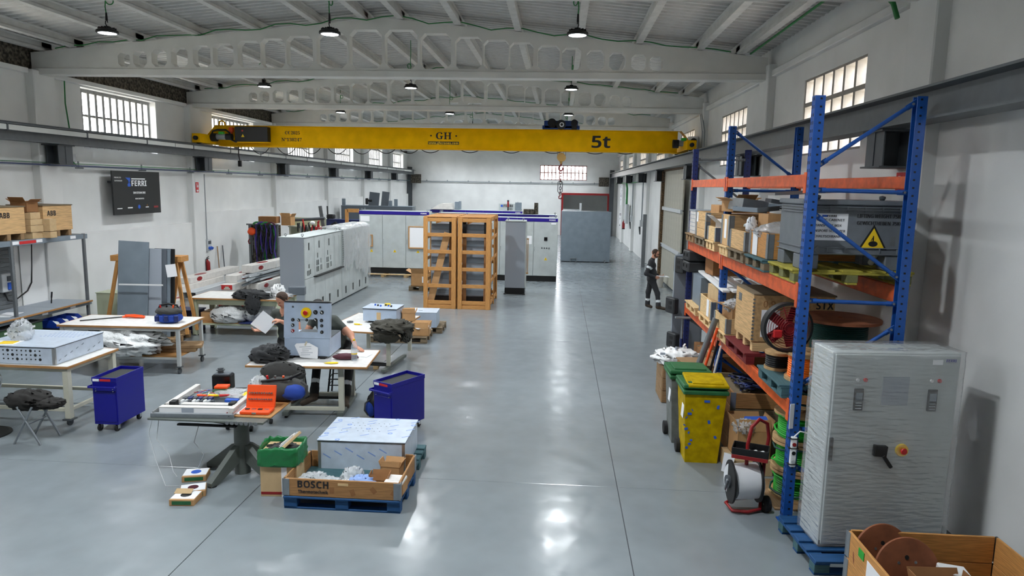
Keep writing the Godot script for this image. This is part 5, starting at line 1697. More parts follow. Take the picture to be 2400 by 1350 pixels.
func cart(label: String, pos: Vector3, yaw: float, d := 0.62) -> Node3D:
	var t := thing("tool_cart", label, "tool cart", pos, yaw)
	var w := 0.34
	part(t, "body", G.new().box(V3(0, 0.4, 0), V3(w, 0.6, d), 0.006), "cart_blue")
	var g := G.new()
	for s in [-1.0, 1.0]:
		g.box(V3(s * (w / 2 - 0.004), 0.725, 0), V3(0.012, 0.06, d + 0.01), 0.002)
		g.box(V3(0, 0.725, s * (d / 2)), V3(w, 0.06, 0.012), 0.002)
	part(t, "tray_rim", g, "cart_blue")
	part(t, "mat", G.new().box(V3(0, 0.706, 0), V3(w - 0.02, 0.012, d - 0.02)), "cart_mat", "black rubber mat")
	part(t, "handle", G.new().box(V3(0, 0.635, d / 2 + 0.06), V3(w + 0.04, 0.022, 0.03), 0.004).box(V3(-w / 2 - 0.01, 0.64, d / 2 + 0.03), V3(0.012, 0.03, 0.08)).box(V3(w / 2 + 0.01, 0.64, d / 2 + 0.03), V3(0.012, 0.03, 0.08)), "cart_blue")
	for s in [-1.0, 1.0]:
		bx(t, "handle_screw", V3(s * 0.12, 0.6, d / 2 + 0.004), V3(0.02, 0.01, 0.01), "chrome", V3(0, 0, 40))
		bx(t, "handle_screw", V3(s * 0.12, 0.57, d / 2 + 0.004), V3(0.02, 0.01, 0.01), "chrome", V3(0, 0, 40))
	bx(t, "drawer_front", V3(0, 0.35, d / 2 + 0.004), V3(w - 0.03, 0.42, 0.01), "cart_blue")
	bx(t, "sticker", V3(-0.11, 0.72, d / 2 + 0.008), V3(0.09, 0.035, 0.003), "paper")
	bx(t, "sticker", V3(0.02, 0.72, d / 2 + 0.008), V3(0.15, 0.03, 0.003), "sign_red")
	for x in [-1.0, 1.0]:
		for z in [-1.0, 1.0]:
			var p := V3(x * (w / 2 - 0.05), 0, z * (d / 2 - 0.06))
			var c := part(t, "castor", G.new().cyl(p + V3(-0.014, 0.045, 0.02), p + V3(0.014, 0.045, 0.02), 0.045, -1, 16), "rubber")
			part(c, "fork", G.new().box(p + V3(0.02, 0.07, 0.01), V3(0.004, 0.07, 0.05)).box(p + V3(-0.02, 0.07, 0.01), V3(0.004, 0.07, 0.05)).box(p + V3(0, 0.1, 0), V3(0.05, 0.008, 0.06)), "chrome")
	return t


func left_tables():
	# cream table at the back
	table("cream steel table with jacket and papers in front of the long packages", V3(-7.05, 0, -15.2), 1, 2.1, 1.0, 0.85, "frame_green", {"leg": 0.11, "inset": 0.09, "apron": 0.13, "shelf": 0.28})
	var j := thing("jacket", "dark grey jacket lying over the front edge of the cream table", "jacket", V3(-6.75, 0.85, -14.85))
	part(j, "body", crumple(V3(0, 0.05, 0), V3(0.36, 0.12, 0.2), 3, 0.4, 0.0), "cloth_dark")
	part(j, "sleeve", crumple(V3(0.12, -0.1, 0.2), V3(0.15, 0.2, 0.05), 6, 0.35), "cloth_dark")
	solo("film_sheet", "clear plastic sheet with white papers on the cream table", "film", crumple(V3(0, 0.02, 0), V3(0.5, 0.05, 0.25), 11, 0.5, 0.0), "film_bag", V3(-6.5, 0.852, -15.2))
	solo("paper_sheet", "white sheets lying behind the jacket on the cream table", "paper", G.new().box(V3(0, 0.004, 0), V3(0.4, 0.008, 0.3)), "paper", V3(-6.65, 0.9, -15.2), 14)
	solo("white_bag", "crumpled white plastic bag standing on the cream table", "bag", crumple(V3(0, 0.12, 0), V3(0.13, 0.15, 0.12), 14, 0.5, 0.0), "white", V3(-6.2, 0.852, -15.0))
	solo("grey_box", "flat dark grey box standing at the back of the cream table", "box", G.new().box(V3(0, 0.09, 0), V3(0.36, 0.18, 0.2), 0.005), "panel_dark", V3(-5.95, 0.852, -15.5), 10)
	for q in [[-7.3, 0.28, -14.95, 0.38, 0.2, 5, "bulging clear plastic bag under the cream table beside the leg"], [-6.75, 0.36, -15.2, 0.32, 0.27, 8, "tall clear plastic bag under the cream table"]]:
		solo("plastic_bag", q[6], "bag", crumple(V3(0, q[4] * 0.75, 0), V3(q[3], q[4], 0.3), q[5], 0.25, 0.0), "film_milky", V3(q[0], 0.293, q[2]))
	solo("blue_sheet", "flat blue plastic sheet on the lower shelf of the cream table", "sheet", G.new().box(V3(0, 0.004, 0), V3(0.9, 0.008, 0.75)).box(V3(0.05, 0.02, 0.1), V3(0.7, 0.02, 0.5), 0.0, Basis(V3(0, 0, 1), 0.05)), "cable_blue", V3(-6.55, 0.293, -15.1))
	carton("low brown cardboard box on the lower shelf at the cream table leg", V3(-7.75, 0.293, -15.1), 3, V3(0.4, 0.2, 0.4), "card")
	for i in 3:
		var t := thing("parts_box", "white and red printed box on the floor behind the cream table", "box", V3(-7.9 + 0.5 * i, 0.0, -16.2), 4.0 * sin(i * 2.0), "printed boxes behind the cream table")
		part(t, "carton", G.new().box(V3(0, 0.3, 0), V3(0.46, 0.6, 0.4), 0.005), "card_white")
		bx(t, "red_print", V3(-0.08 + 0.05 * (i % 3), 0.45, 0.203), V3(0.2, 0.16, 0.004), "sign_red")
		bx(t, "red_print", V3(0.14, 0.52, 0.203), V3(0.1, 0.1, 0.004), "sign_red")
		bx(t, "yellow_print", V3(0.05, 0.3, 0.203), V3(0.14, 0.05, 0.004), "yellow")
	var nb := thing("navy_bin", "dark navy plastic tub on the floor behind the trestle", "tub", V3(-8.35, 0, -15.1))
	part(nb, "tub", G.new().box(V3(0, 0.25, 0), V3(0.6, 0.5, 0.4), 0.02), "rack_navy")
	part(nb, "rim", G.new().box(V3(0, 0.51, 0), V3(0.64, 0.03, 0.44), 0.006), "rack_navy")
	# castor table with the blue tool bag
	table("white topped castor table with planks on its lower shelf", V3(-7.7, 0, -12.05), 3, 2.15, 0.98, 0.85, "frame_grey", {"leg": 0.06, "inset": 0.05, "castor": 0.13, "shelf": 0.3})
	tool_bag("blue and grey tool bag on the castor table", V3(-6.98, 0.852, -11.98), 10, 1.05)
	solo("orange_strap", "orange strap coiled flat on the castor table", "strap", G.new().tube([V3(-0.2, 0.01, 0.03), V3(-0.1, 0.02, -0.03), V3(0.05, 0.015, 0.02), V3(0.2, 0.02, -0.02), V3(0.22, 0.02, 0.03), V3(0.05, 0.03, 0.05), V3(-0.12, 0.03, 0.03), V3(-0.18, 0.03, -0.02), V3(0.0, 0.04, -0.03), V3(0.18, 0.035, 0.01)], 0.02, 6), "orange", V3(-7.85, 0.855, -12.3))
	solo("black_strip", "long thin black rubber strip on the castor table", "strip", G.new().box(V3(0, 0.008, 0), V3(0.75, 0.016, 0.03), 0.003), "black", V3(-8.3, 0.852, -12.1), 42)
	for i in 6:
		solo("plank", "rough timber plank on the lower shelf of the castor table", "plank", G.new().box(V3(0, 0.03, 0), V3(1.1 + 0.06 * (i % 3), 0.055, 0.12), 0.004), "old_wood", V3(-7.2 + 0.03 * i, 0.315 + 0.06 * int(i / 3), -12.25 + 0.15 * (i % 3)), 5.0 + 2.0 * i, "planks on the castor table shelf")
	solo("film_bundle", "big loose bundle of clear plastic film hanging under the castor table", "film", crumple(V3(0, 0.1, 0), V3(0.75, 0.22, 0.38), 23, 0.35, -0.25, 44, 24), "film_milky", V3(-7.75, 0.42, -11.75))
	# near left table with the perforated enclosure
	table("white topped table carrying a perforated steel enclosure", V3(-7.75, 0, -9.42), 0, 2.2, 1.1, 0.85, "frame_cream", {"leg": 0.08, "inset": 0.06, "castor": 0.1, "rail": 0.22})
	var en := thing("steel_enclosure", "film covered steel enclosure with rows of round holes on the near left table", "enclosure", V3(-7.42, 0.852, -9.44))
	part(en, "body", G.new().box(V3(0, 0.12, 0), V3(1.12, 0.24, 1.04), 0.004), "steel_film")
	part(en, "top_sheet", G.new().box(V3(0, 0.247, 0.0), V3(1.14, 0.012, 1.06), 0.003), "steel_film")
	bx(en, "corner_strip", V3(0.545, 0.12, 0.522), V3(0.035, 0.24, 0.006), "inox")
	bx(en, "corner_strip", V3(0.563, 0.12, 0.505), V3(0.006, 0.24, 0.035), "inox")
	part(en, "dark_seam", G.new().box(V3(0, 0.238, 0.002), V3(1.13, 0.01, 1.05)), "black")
	for i in 3:
		for k in 13:
			var r := 0.011 if (k * 7 + i * 3) % 5 else 0.02
			part(en, "hole", G.new().cyl(V3(-0.44 + 0.066 * k, 0.19 - 0.06 * i, 0.515), V3(-0.44 + 0.066 * k, 0.19 - 0.06 * i, 0.5225), r, -1, 12), "black")
	for i in 5:
		for k in 10:
			bx(en, "slot", V3(-0.1 + 0.055 * k + 0.02 * i, 0.2535, -0.1 - 0.075 * i), V3(0.028, 0.002, 0.012), "print_blue")
	for k in 8:
		bx(en, "film_print", V3(0.5615, 0.05 + 0.03 * (k % 5), 0.42 - 0.12 * k), V3(0.002, 0.012, 0.05), "panel_grey", V3(20, 0, 0))
	solo("yellow_folder", "white sheets with a yellow folder on the perforated enclosure", "paper", G.new().box(V3(0, 0.004, 0), V3(0.42, 0.008, 0.26)), "paper", V3(-7.7, 1.106, -9.05), 8)
	solo("yellow_card", "yellow card lying on white sheets on the perforated enclosure", "card", G.new().box(V3(0, 0.003, 0), V3(0.2, 0.006, 0.16)), "yellow", V3(-7.62, 1.115, -9.05), 12)
	solo("clear_bag", "crumpled clear bag standing on the perforated enclosure", "bag", crumple(V3(0, 0.1, 0), V3(0.12, 0.15, 0.12), 31, 0.5, 0.0), "film_bag", V3(-7.62, 1.108, -9.3))
	# folding stool
	var st := thing("folding_stool", "dark folding stool with a jacket over it in front of the near left table", "stool", V3(-6.72, 0, -8.35), 0)
	part(st, "seat", crumple(V3(-0.08, 0.54, 0), V3(0.27, 0.12, 0.18), 41, 0.28, 0.42), "stool_black")
	part(st, "drape", crumple(V3(0.22, 0.52, 0.04), V3(0.17, 0.06, 0.14), 43, 0.3), "stool_black")
	for s in [-0.18, 0.18]:
		part(st, "leg", G.new().cyl(V3(-0.2, 0.0, s), V3(0.08, 0.5, s), 0.014, -1, 8), "galva")
		part(st, "leg", G.new().cyl(V3(0.16, 0.0, s), V3(-0.12, 0.5, s), 0.014, -1, 8), "galva")
	bx(st, "spreader", V3(-0.02, 0.26, 0), V3(0.02, 0.02, 0.36), "galva")
	cart("blue tool cart beside the near left table, black mat clear", V3(-6.05, 0, -9.05), 0)
	# silver drum fan at the frame edge
	var fn := thing("drum_fan", "shiny silver drum fan on a dark round base beside the folding stool", "fan", V3(-7.55, 0, -8.45), 60)
	part(fn, "drum", G.new().at(V3(0, 0.72, 0), 0, 90).lathe([Vector2(0.2, -0.1), Vector2(0.22, -0.08), Vector2(0.22, 0.08), Vector2(0.2, 0.1), Vector2(0.18, 0.08), Vector2(0.18, -0.08), Vector2(0.2, -0.1)], 28), "chrome")
	for i in 6:
		part(fn, "grille_ring", G.new().tube(ring(V3(0, 0.72, 0.09), 0.03 + 0.03 * i, 24), 0.003, 5, true), "chrome")
	for i in 5:
		part(fn, "blade", G.new().box(V3(cos(i * TAU / 5) * 0.09, 0.72 + sin(i * TAU / 5) * 0.09, 0), V3(0.14, 0.07, 0.006), 0.0, Basis(V3(0, 0, 1), i * TAU / 5) * Basis(V3(1, 0, 0), 0.4)), "inox")
	part(fn, "stem", G.new().cyl(V3(0, 0.03, 0), V3(0, 0.5, 0), 0.018), "chrome")
	part(fn, "base", G.new().lathe([Vector2(0, 0), Vector2(0.3, 0), Vector2(0.3, 0.015), Vector2(0.26, 0.03), Vector2(0.04, 0.045), Vector2(0, 0.045)], 32), "black")


# ---------------------------------------------------------------- centre and foreground
func centre_table():
	var t := thing("lift_table", "white topped table on a cream steel frame carrying the control console", "table", V3(-3.6, 0, -10.06), 4.4)
	var tt := part(t, "tabletop", G.new().box(V3(0, 0.785, 0), V3(1.72, 0.026, 1.05), 0.005), "table_white")
	for z in [-0.531, 0.531]:
		bx(tt, "edge_band", V3(0, 0.783, z), V3(1.74, 0.03, 0.012), "edge_wood")
	for x in [-0.866, 0.866]:
		bx(tt, "edge_band", V3(x, 0.783, 0), V3(0.012, 0.03, 1.05), "edge_wood")
	for x in [-0.33, 0.46]:
		bx(t, "leg", V3(x, 0.43, 0.36), V3(0.08, 0.68, 0.06), "frame_cream")
		bx(t, "leg", V3(x, 0.43, -0.36), V3(0.08, 0.68, 0.06), "frame_cream")
		bx(t, "foot_beam", V3(x, 0.07, 0.0), V3(0.09, 0.06, 1.0), "castiron")
		for z in [-0.45, 0.45]:
			part(t, "castor", G.new().cyl(V3(x - 0.015, 0.03, z), V3(x + 0.015, 0.03, z), 0.03, -1, 12), "rubber")
	for z in [0.36, -0.36]:
		bx(t, "floor_bar", V3(0.065, 0.12, z), V3(0.85, 0.05, 0.05), "frame_cream")
		bx(t, "top_bar", V3(0.065, 0.745, z), V3(1.3, 0.05, 0.05), "frame_cream")
	bx(t, "cross_bar", V3(0.065, 0.16, -0.05), V3(0.8, 0.04, 0.04), "black")
	# control console
	var c := thing("control_console", "pale blue control console with an emergency stop and switches on the white table", "console", V3(-3.72, 0.8, -10.3), 2)
	part(c, "base_box", G.new().box(V3(0, 0.165, 0), V3(0.68, 0.27, 0.62), 0.005), "blue_grey")
	part(c, "base_lid", G.new().box(V3(0.04, 0.305, 0), V3(0.6, 0.012, 0.6), 0.003), "steel_dark")
	for x in [-0.3, 0.3]:
		bx(c, "bearer", V3(x * 0.8, 0.015, 0.1), V3(0.08, 0.03, 0.5), "black")
	# front panel with an opening
	var p := thing_part(c, "front_panel", V3(0, 0.3, 0.31), V3(-6, 0, 0))
	var g := G.new()
	for q in [[0.0, 0.41, 0.69, 0.25], [-0.235, 0.19, 0.22, 0.19], [0.255, 0.19, 0.18, 0.19], [0.0, 0.05, 0.69, 0.09]]:
		g.box(V3(q[0], q[1], 0), V3(q[2], q[3], 0.012))
	part(p, "face", g, "blue_grey")
	for s in [-1.0, 1.0]:
		part(p, "side_flange", G.new().box(V3(s * 0.34, 0.27, -0.04), V3(0.01, 0.53, 0.08)), "blue_grey")
	part(p, "top_flange", G.new().box(V3(0, 0.535, -0.04), V3(0.69, 0.01, 0.09)).box(V3(0, 0.545, -0.03), V3(0.66, 0.02, 0.1), 0.006), "black")
	part(p, "emergency_stop", G.new().at(V3(-0.01, 0.385, 0.006), 0, 90).lathe([Vector2(0, 0.02), Vector2(0.075, 0.02), Vector2(0.08, 0.0)], 24), "yellow")
	part(p, "stop_button", G.new().at(V3(-0.01, 0.385, 0.026), 0, 90).lathe([Vector2(0, 0.04), Vector2(0.03, 0.038), Vector2(0.036, 0.028), Vector2(0.028, 0.01), Vector2(0.022, 0)], 20), "red")
	var kn := [[0.13, 0.395, 0.034], [0.225, 0.395, 0.03], [-0.21, 0.275, 0.026], [-0.125, 0.275, 0.022], [0.0, 0.275, 0.022], [0.13, 0.28, 0.028], [0.22, 0.275, 0.026], [-0.21, 0.195, 0.026], [0.225, 0.195, 0.024], [-0.21, 0.11, 0.026], [0.228, 0.1, 0.026], [-0.21, 0.47, 0.014], [0.2, 0.47, 0.014]]
	for i in kn.size():
		var q: Array = kn[i]
		var k := part(p, "rotary_switch" if i < 11 else "bolt", G.new().at(V3(q[0], q[1], 0.006), 0, 90).lathe([Vector2(0, 0.018), Vector2(q[2] * 0.7, 0.018), Vector2(q[2] * 0.75, 0.008), Vector2(q[2], 0.006), Vector2(q[2], 0)], 18), "black" if i < 9 or i == 10 else ("red_paint" if i == 9 else "steel_dark"))
		if i < 11:
			part(k, "pointer", G.new().box(V3(q[0], q[1], 0.03), V3(q[2] * 0.35, q[2] * 1.2, 0.014), 0.002, Basis(V3(0, 0, 1), 0.7)), "white" if i % 2 else "steel_grey")
	for i in 3:
		part(c, "inner_lamp", G.new().cyl(V3(-0.02 + 0.06 * i, 0.34, 0.2), V3(-0.02 + 0.06 * i, 0.34, 0.22), 0.013, -1, 12), "white")
	part(c, "inner_rail", G.new().box(V3(0.02, 0.34, 0.19), V3(0.3, 0.06, 0.02)), "steel_dark")
	# note taped on the box
	var nt := thing("note_sheet", "white handwritten sheet taped to the control console base", "paper", V3(-3.68, 0.8, -9.955), 3)
	part(nt, "sheet", G.new().prism([Vector2(-0.2, 0.2), Vector2(-0.17, 0.23), Vector2(0.02, 0.24), Vector2(0.15, 0.17), Vector2(0.14, 0.0), Vector2(-0.05, 0.01), Vector2(-0.12, 0.02)], 0.0, 0.003), "paper")
	part(nt, "tape", G.new().box(V3(-0.03, 0.23, 0.004), V3(0.025, 0.07, 0.002), 0.0, Basis(V3(0, 0, 1), -0.4)), "tape")
	for i in 5:
		bx(nt, "handwriting", V3(-0.04 + 0.02 * (i % 2), 0.18 - 0.03 * i, 0.004), V3(0.18 - 0.04 * (i % 3), 0.006, 0.001), "panel_grey", V3(0, 0, 3))
	# things on the table
	var j := thing("jacket", "dark grey jacket bundled on the white table beside the control console", "jacket", V3(-4.2, 0.8, -9.78), 10)
	part(j, "body", crumple(V3(0, 0.08, 0), V3(0.24, 0.13, 0.2), 51, 0.4, 0.0), "cloth_dark")
	part(j, "fold", crumple(V3(0.1, 0.14, 0.03), V3(0.14, 0.08, 0.12), 52, 0.4), "cloth_dark")
	solo("yellow_note", "bright yellow slip on the white table in front of the bottle", "paper", G.new().prism([Vector2(-0.11, 0.0), Vector2(0.0, -0.04), Vector2(0.1, -0.01), Vector2(0.08, 0.05), Vector2(-0.06, 0.06)], 0.0, 0.004).at(V0), "yellow", V3(-3.25, 0.806, -9.72)).rotation = V3(-PI / 2, 0.2, 0)
	var pc := thing("pencil_case", "dark maroon pouch on the white table beside the bottle", "pouch", V3(-3.12, 0.8, -10.0), 8)
	part(pc, "pouch", G.new().blob(V3(0, 0.04, 0), V3(0.19, 0.05, 0.07), 0.15, 61, 24, 12, 1.4, false, 0.0), "maroon")
	part(pc, "zip", G.new().box(V3(0, 0.085, 0), V3(0.3, 0.006, 0.01)), "black")
	solo("white_paper", "white sheet under the worker's hand on the white table", "paper", G.new().box(V3(0, 0.003, 0), V3(0.3, 0.006, 0.21)), "paper", V3(-2.98, 0.8, -10.28), -10)
	var b := thing("water_bottle", "clear plastic water bottle with a pale label on the white table", "bottle", V3(-2.98, 0.8, -9.95))
	part(b, "shell", G.new().lathe([Vector2(0, 0.0), Vector2(0.04, 0.0), Vector2(0.045, 0.015), Vector2(0.044, 0.07), Vector2(0.046, 0.1), Vector2(0.046, 0.2), Vector2(0.03, 0.26), Vector2(0.015, 0.28), Vector2(0.014, 0.3)], 20, true), "bottle")
	part(b, "label_band", G.new().cyl(V3(0, 0.11, 0), V3(0, 0.17, 0), 0.0465, -1, 20, false), "white")
	part(b, "label_stripe", G.new().cyl(V3(0, 0.1, 0), V3(0, 0.115, 0), 0.047, -1, 20, false), "yellow")
	part(b, "cap", G.new().cyl(V3(0, 0.3, 0), V3(0, 0.322, 0), 0.017, -1, 14), "yellow")
	# stools behind the table
	for q in [[-3.46, -10.82, "black tubular stool carrying the worker who leans on the table"], [-4.37, -11.04, "black tubular stool carrying the worker who reads"]]:
		var s := thing("work_stool", q[2], "stool", V3(q[0], 0, q[1]), 8)
		part(s, "seat", G.new().cyl(V3(0, 0.64, 0), V3(0, 0.68, 0), 0.17, -1, 24), "black")
		for x in [-1.0, 1.0]:
			for z in [-1.0, 1.0]:
				part(s, "leg", G.new().tube([V3(x * 0.1, 0.65, z * 0.1), V3(x * 0.13, 0.6, z * 0.13), V3(x * 0.19, 0.0, z * 0.19)], 0.014, 8), "black")
		for y in [0.2, 0.3]:
			part(s, "foot_ring", G.new().tube([V3(-0.17, y, -0.17), V3(0.17, y, -0.17), V3(0.17, y, 0.17), V3(-0.17, y, 0.17)], 0.009, 6, true), "black")
	# table behind with the small enclosure
	var r := thing("lift_table", "white topped table with a dark jacket over its corner near the floor pallet", "table", V3(-3.52, 0, -13.05), -6)
	var rt := part(r, "tabletop", G.new().box(V3(0, 0.745, 0), V3(1.3, 0.026, 1.75), 0.005), "table_white")
	for z in [-0.881, 0.881]:
		bx(rt, "edge_band", V3(0, 0.743, z), V3(1.32, 0.03, 0.012), "edge_wood")
	for x in [-0.656, 0.656]:
		bx(rt, "edge_band", V3(x, 0.743, 0), V3(0.012, 0.03, 1.75), "edge_wood")
	for x in [-0.35, 0.52]:
		bx(r, "leg", V3(x, 0.41, 0.62), V3(0.07, 0.65, 0.05), "frame_cream")
		bx(r, "leg", V3(x, 0.41, -0.62), V3(0.07, 0.65, 0.05), "frame_cream")
		bx(r, "foot_beam", V3(x, 0.06, 0.3), V3(0.08, 0.05, 1.2), "castiron")
	for z in [0.62, 0.5]:
		bx(r, "floor_bar", V3(0.05, 0.09, z), V3(0.95, 0.03, 0.04), "black")
	bx(r, "top_bar", V3(0.08, 0.715, 0.62), V3(0.9, 0.04, 0.05), "frame_cream")
	for x in [-0.1, 0.1]:
		solo("wood_block", "small timber block on the floor under the table with the jacket", "block", G.new().box(V3(0, 0.04, 0), V3(0.09, 0.08, 0.1), 0.004), "pine_pale", V3(-3.42 + x, 0, -12.45), 5, "timber blocks under the table")
	var e := thing("small_enclosure", "small pale blue enclosure with knobs and a yellow stop on its lid", "enclosure", V3(-3.36, 0.76, -13.2), -3)
	part(e, "body", G.new().box(V3(0, 0.16, 0), V3(0.66, 0.24, 0.5), 0.005), "blue_grey")
	part(e, "lid", G.new().box(V3(0, 0.288, 0), V3(0.68, 0.016, 0.52), 0.003), "steel_film")
	part(e, "seal", G.new().box(V3(0, 0.274, 0), V3(0.672, 0.014, 0.512)), "black")
	bx(e, "bearer", V3(-0.1, 0.02, 0.15), V3(0.3, 0.04, 0.06), "black")
	part(e, "stop_cap", G.new().cyl(V3(0.05, 0.296, -0.1), V3(0.05, 0.33, -0.1), 0.06, 0.055, 18), "yellow")
	for i in 6:
		part(e, "knob", G.new().cyl(V3(-0.18 + 0.07 * i, 0.296, 0.02 + 0.05 * (i % 3) - 0.05), V3(-0.17 + 0.07 * i, 0.325, 0.02 + 0.05 * (i % 3) - 0.05), 0.018, -1, 10), "black" if i % 2 else "logo_blue")
	part(e, "tape_label", G.new().box(V3(-0.02, 0.14, 0.253), V3(0.08, 0.14, 0.004)), "card_pale")
	solo("tape_roll", "flat grey tape roll on the table with the jacket", "tape", G.new().lathe([Vector2(0.03, 0), Vector2(0.06, 0), Vector2(0.06, 0.025), Vector2(0.03, 0.025), Vector2(0.03, 0)], 20), "steel_grey", V3(-3.95, 0.76, -12.95))
	solo("yellow_tool", "small yellow handled tool on the table with the jacket", "tool", G.new().cyl(V3(-0.06, 0.015, 0), V3(0.05, 0.015, 0.02), 0.014).cyl(V3(0.05, 0.015, 0.02), V3(0.1, 0.012, 0.03), 0.006), "yellow", V3(-3.75, 0.76, -12.75))
	carton("small opened brown box beside the small enclosure", V3(-2.9, 0.76, -13.35), 12, V3(0.26, 0.16, 0.22), "card", true, "", 65)
	var k := thing("jacket", "dark jacket hanging over the corner of the table near the floor pallet", "jacket", V3(-2.98, 0.76, -12.35), 0)
	part(k, "body", crumple(V3(0, 0.06, 0), V3(0.34, 0.12, 0.3), 71, 0.4, -0.02), "cloth_olive")
	part(k, "sleeve", crumple(V3(0.26, -0.02, 0.0), V3(0.09, 0.16, 0.16), 72, 0.4), "cloth_olive")
	part(k, "hem", crumple(V3(-0.05, -0.06, 0.26), V3(0.2, 0.1, 0.05), 73, 0.4), "cloth_olive")
	# pallet with goods behind that table
	pallet("weathered pallet on the floor with a white box and a small cardboard box", V3(-3.45, 0, -15.05), 2, "grey_wood", 1.3, 0.9)
	var w := thing("white_box", "white cardboard box with a red stripe on the weathered pallet", "box", V3(-3.82, 0.145, -14.9))
	part(w, "carton", G.new().box(V3(0, 0.14, 0), V3(0.44, 0.28, 0.3), 0.004), "card_white")
	bx(w, "red_stripe", V3(0.1, 0.14, 0.152), V3(0.09, 0.28, 0.004), "sign_red")
	var cb := carton("low cardboard box filled with crumpled white paper on the weathered pallet", V3(-3.0, 0.145, -14.9), 3, V3(0.46, 0.16, 0.34), "card", true, "", 80)
	part(cb, "paper_fill", crumple(V3(0, 0.16, 0), V3(0.2, 0.06, 0.14), 81, 0.5), "paper")
	pallet("second weathered pallet under the pale blue box", V3(-3.15, 0, -16.1), 2, "grey_wood", 1.0, 0.8)
	var pb := thing("small_enclosure", "plain pale blue closed enclosure on the rear weathered pallet", "enclosure", V3(-3.12, 0.145, -15.95), 3)
	part(pb, "body", G.new().box(V3(0, 0.17, 0), V3(0.7, 0.34, 0.6), 0.005), "blue_grey")
	part(pb, "lid", G.new().box(V3(0, 0.347, 0), V3(0.71, 0.014, 0.61), 0.003), "steel_film")
	bx(pb, "film_mark", V3(-0.05, 0.356, 0.05), V3(0.09, 0.002, 0.03), "steel_dark")
	# second cart with a helmet bag
	cart("blue tool cart beside the white table, rucksack leaning on it", V3(-2.15, 0, -9.3), -30, 0.66)
	var h := thing("rucksack", "small black and blue rucksack on the floor beside the blue tool cart", "bag", V3(-2.62, 0, -9.75), 15)
	part(h, "body", G.new().blob(V3(0, 0.2, 0), V3(0.12, 0.2, 0.14), 0.2, 91, 22, 14, 1.6, false, 0.0), "black")
	part(h, "pocket", G.new().blob(V3(-0.06, 0.16, 0.06), V3(0.08, 0.12, 0.09), 0.15, 92, 18, 12, 1.6, false, 0.0), "bag_blue")
	part(h, "strap", G.new().tube([V3(-0.08, 0.3, 0.08), V3(-0.14, 0.26, 0.12), V3(-0.15, 0.16, 0.13), V3(-0.1, 0.08, 0.12)], 0.012, 6), "bag_grey")


func thing_part(parent: Node, called: String, pos: Vector3, rot: Vector3) -> Node3D:
	var o := Node3D.new()
	o.name = called
	parent.add_child(o, true)
	o.position = pos
	o.rotation = rot * (PI / 180.0)
	return o


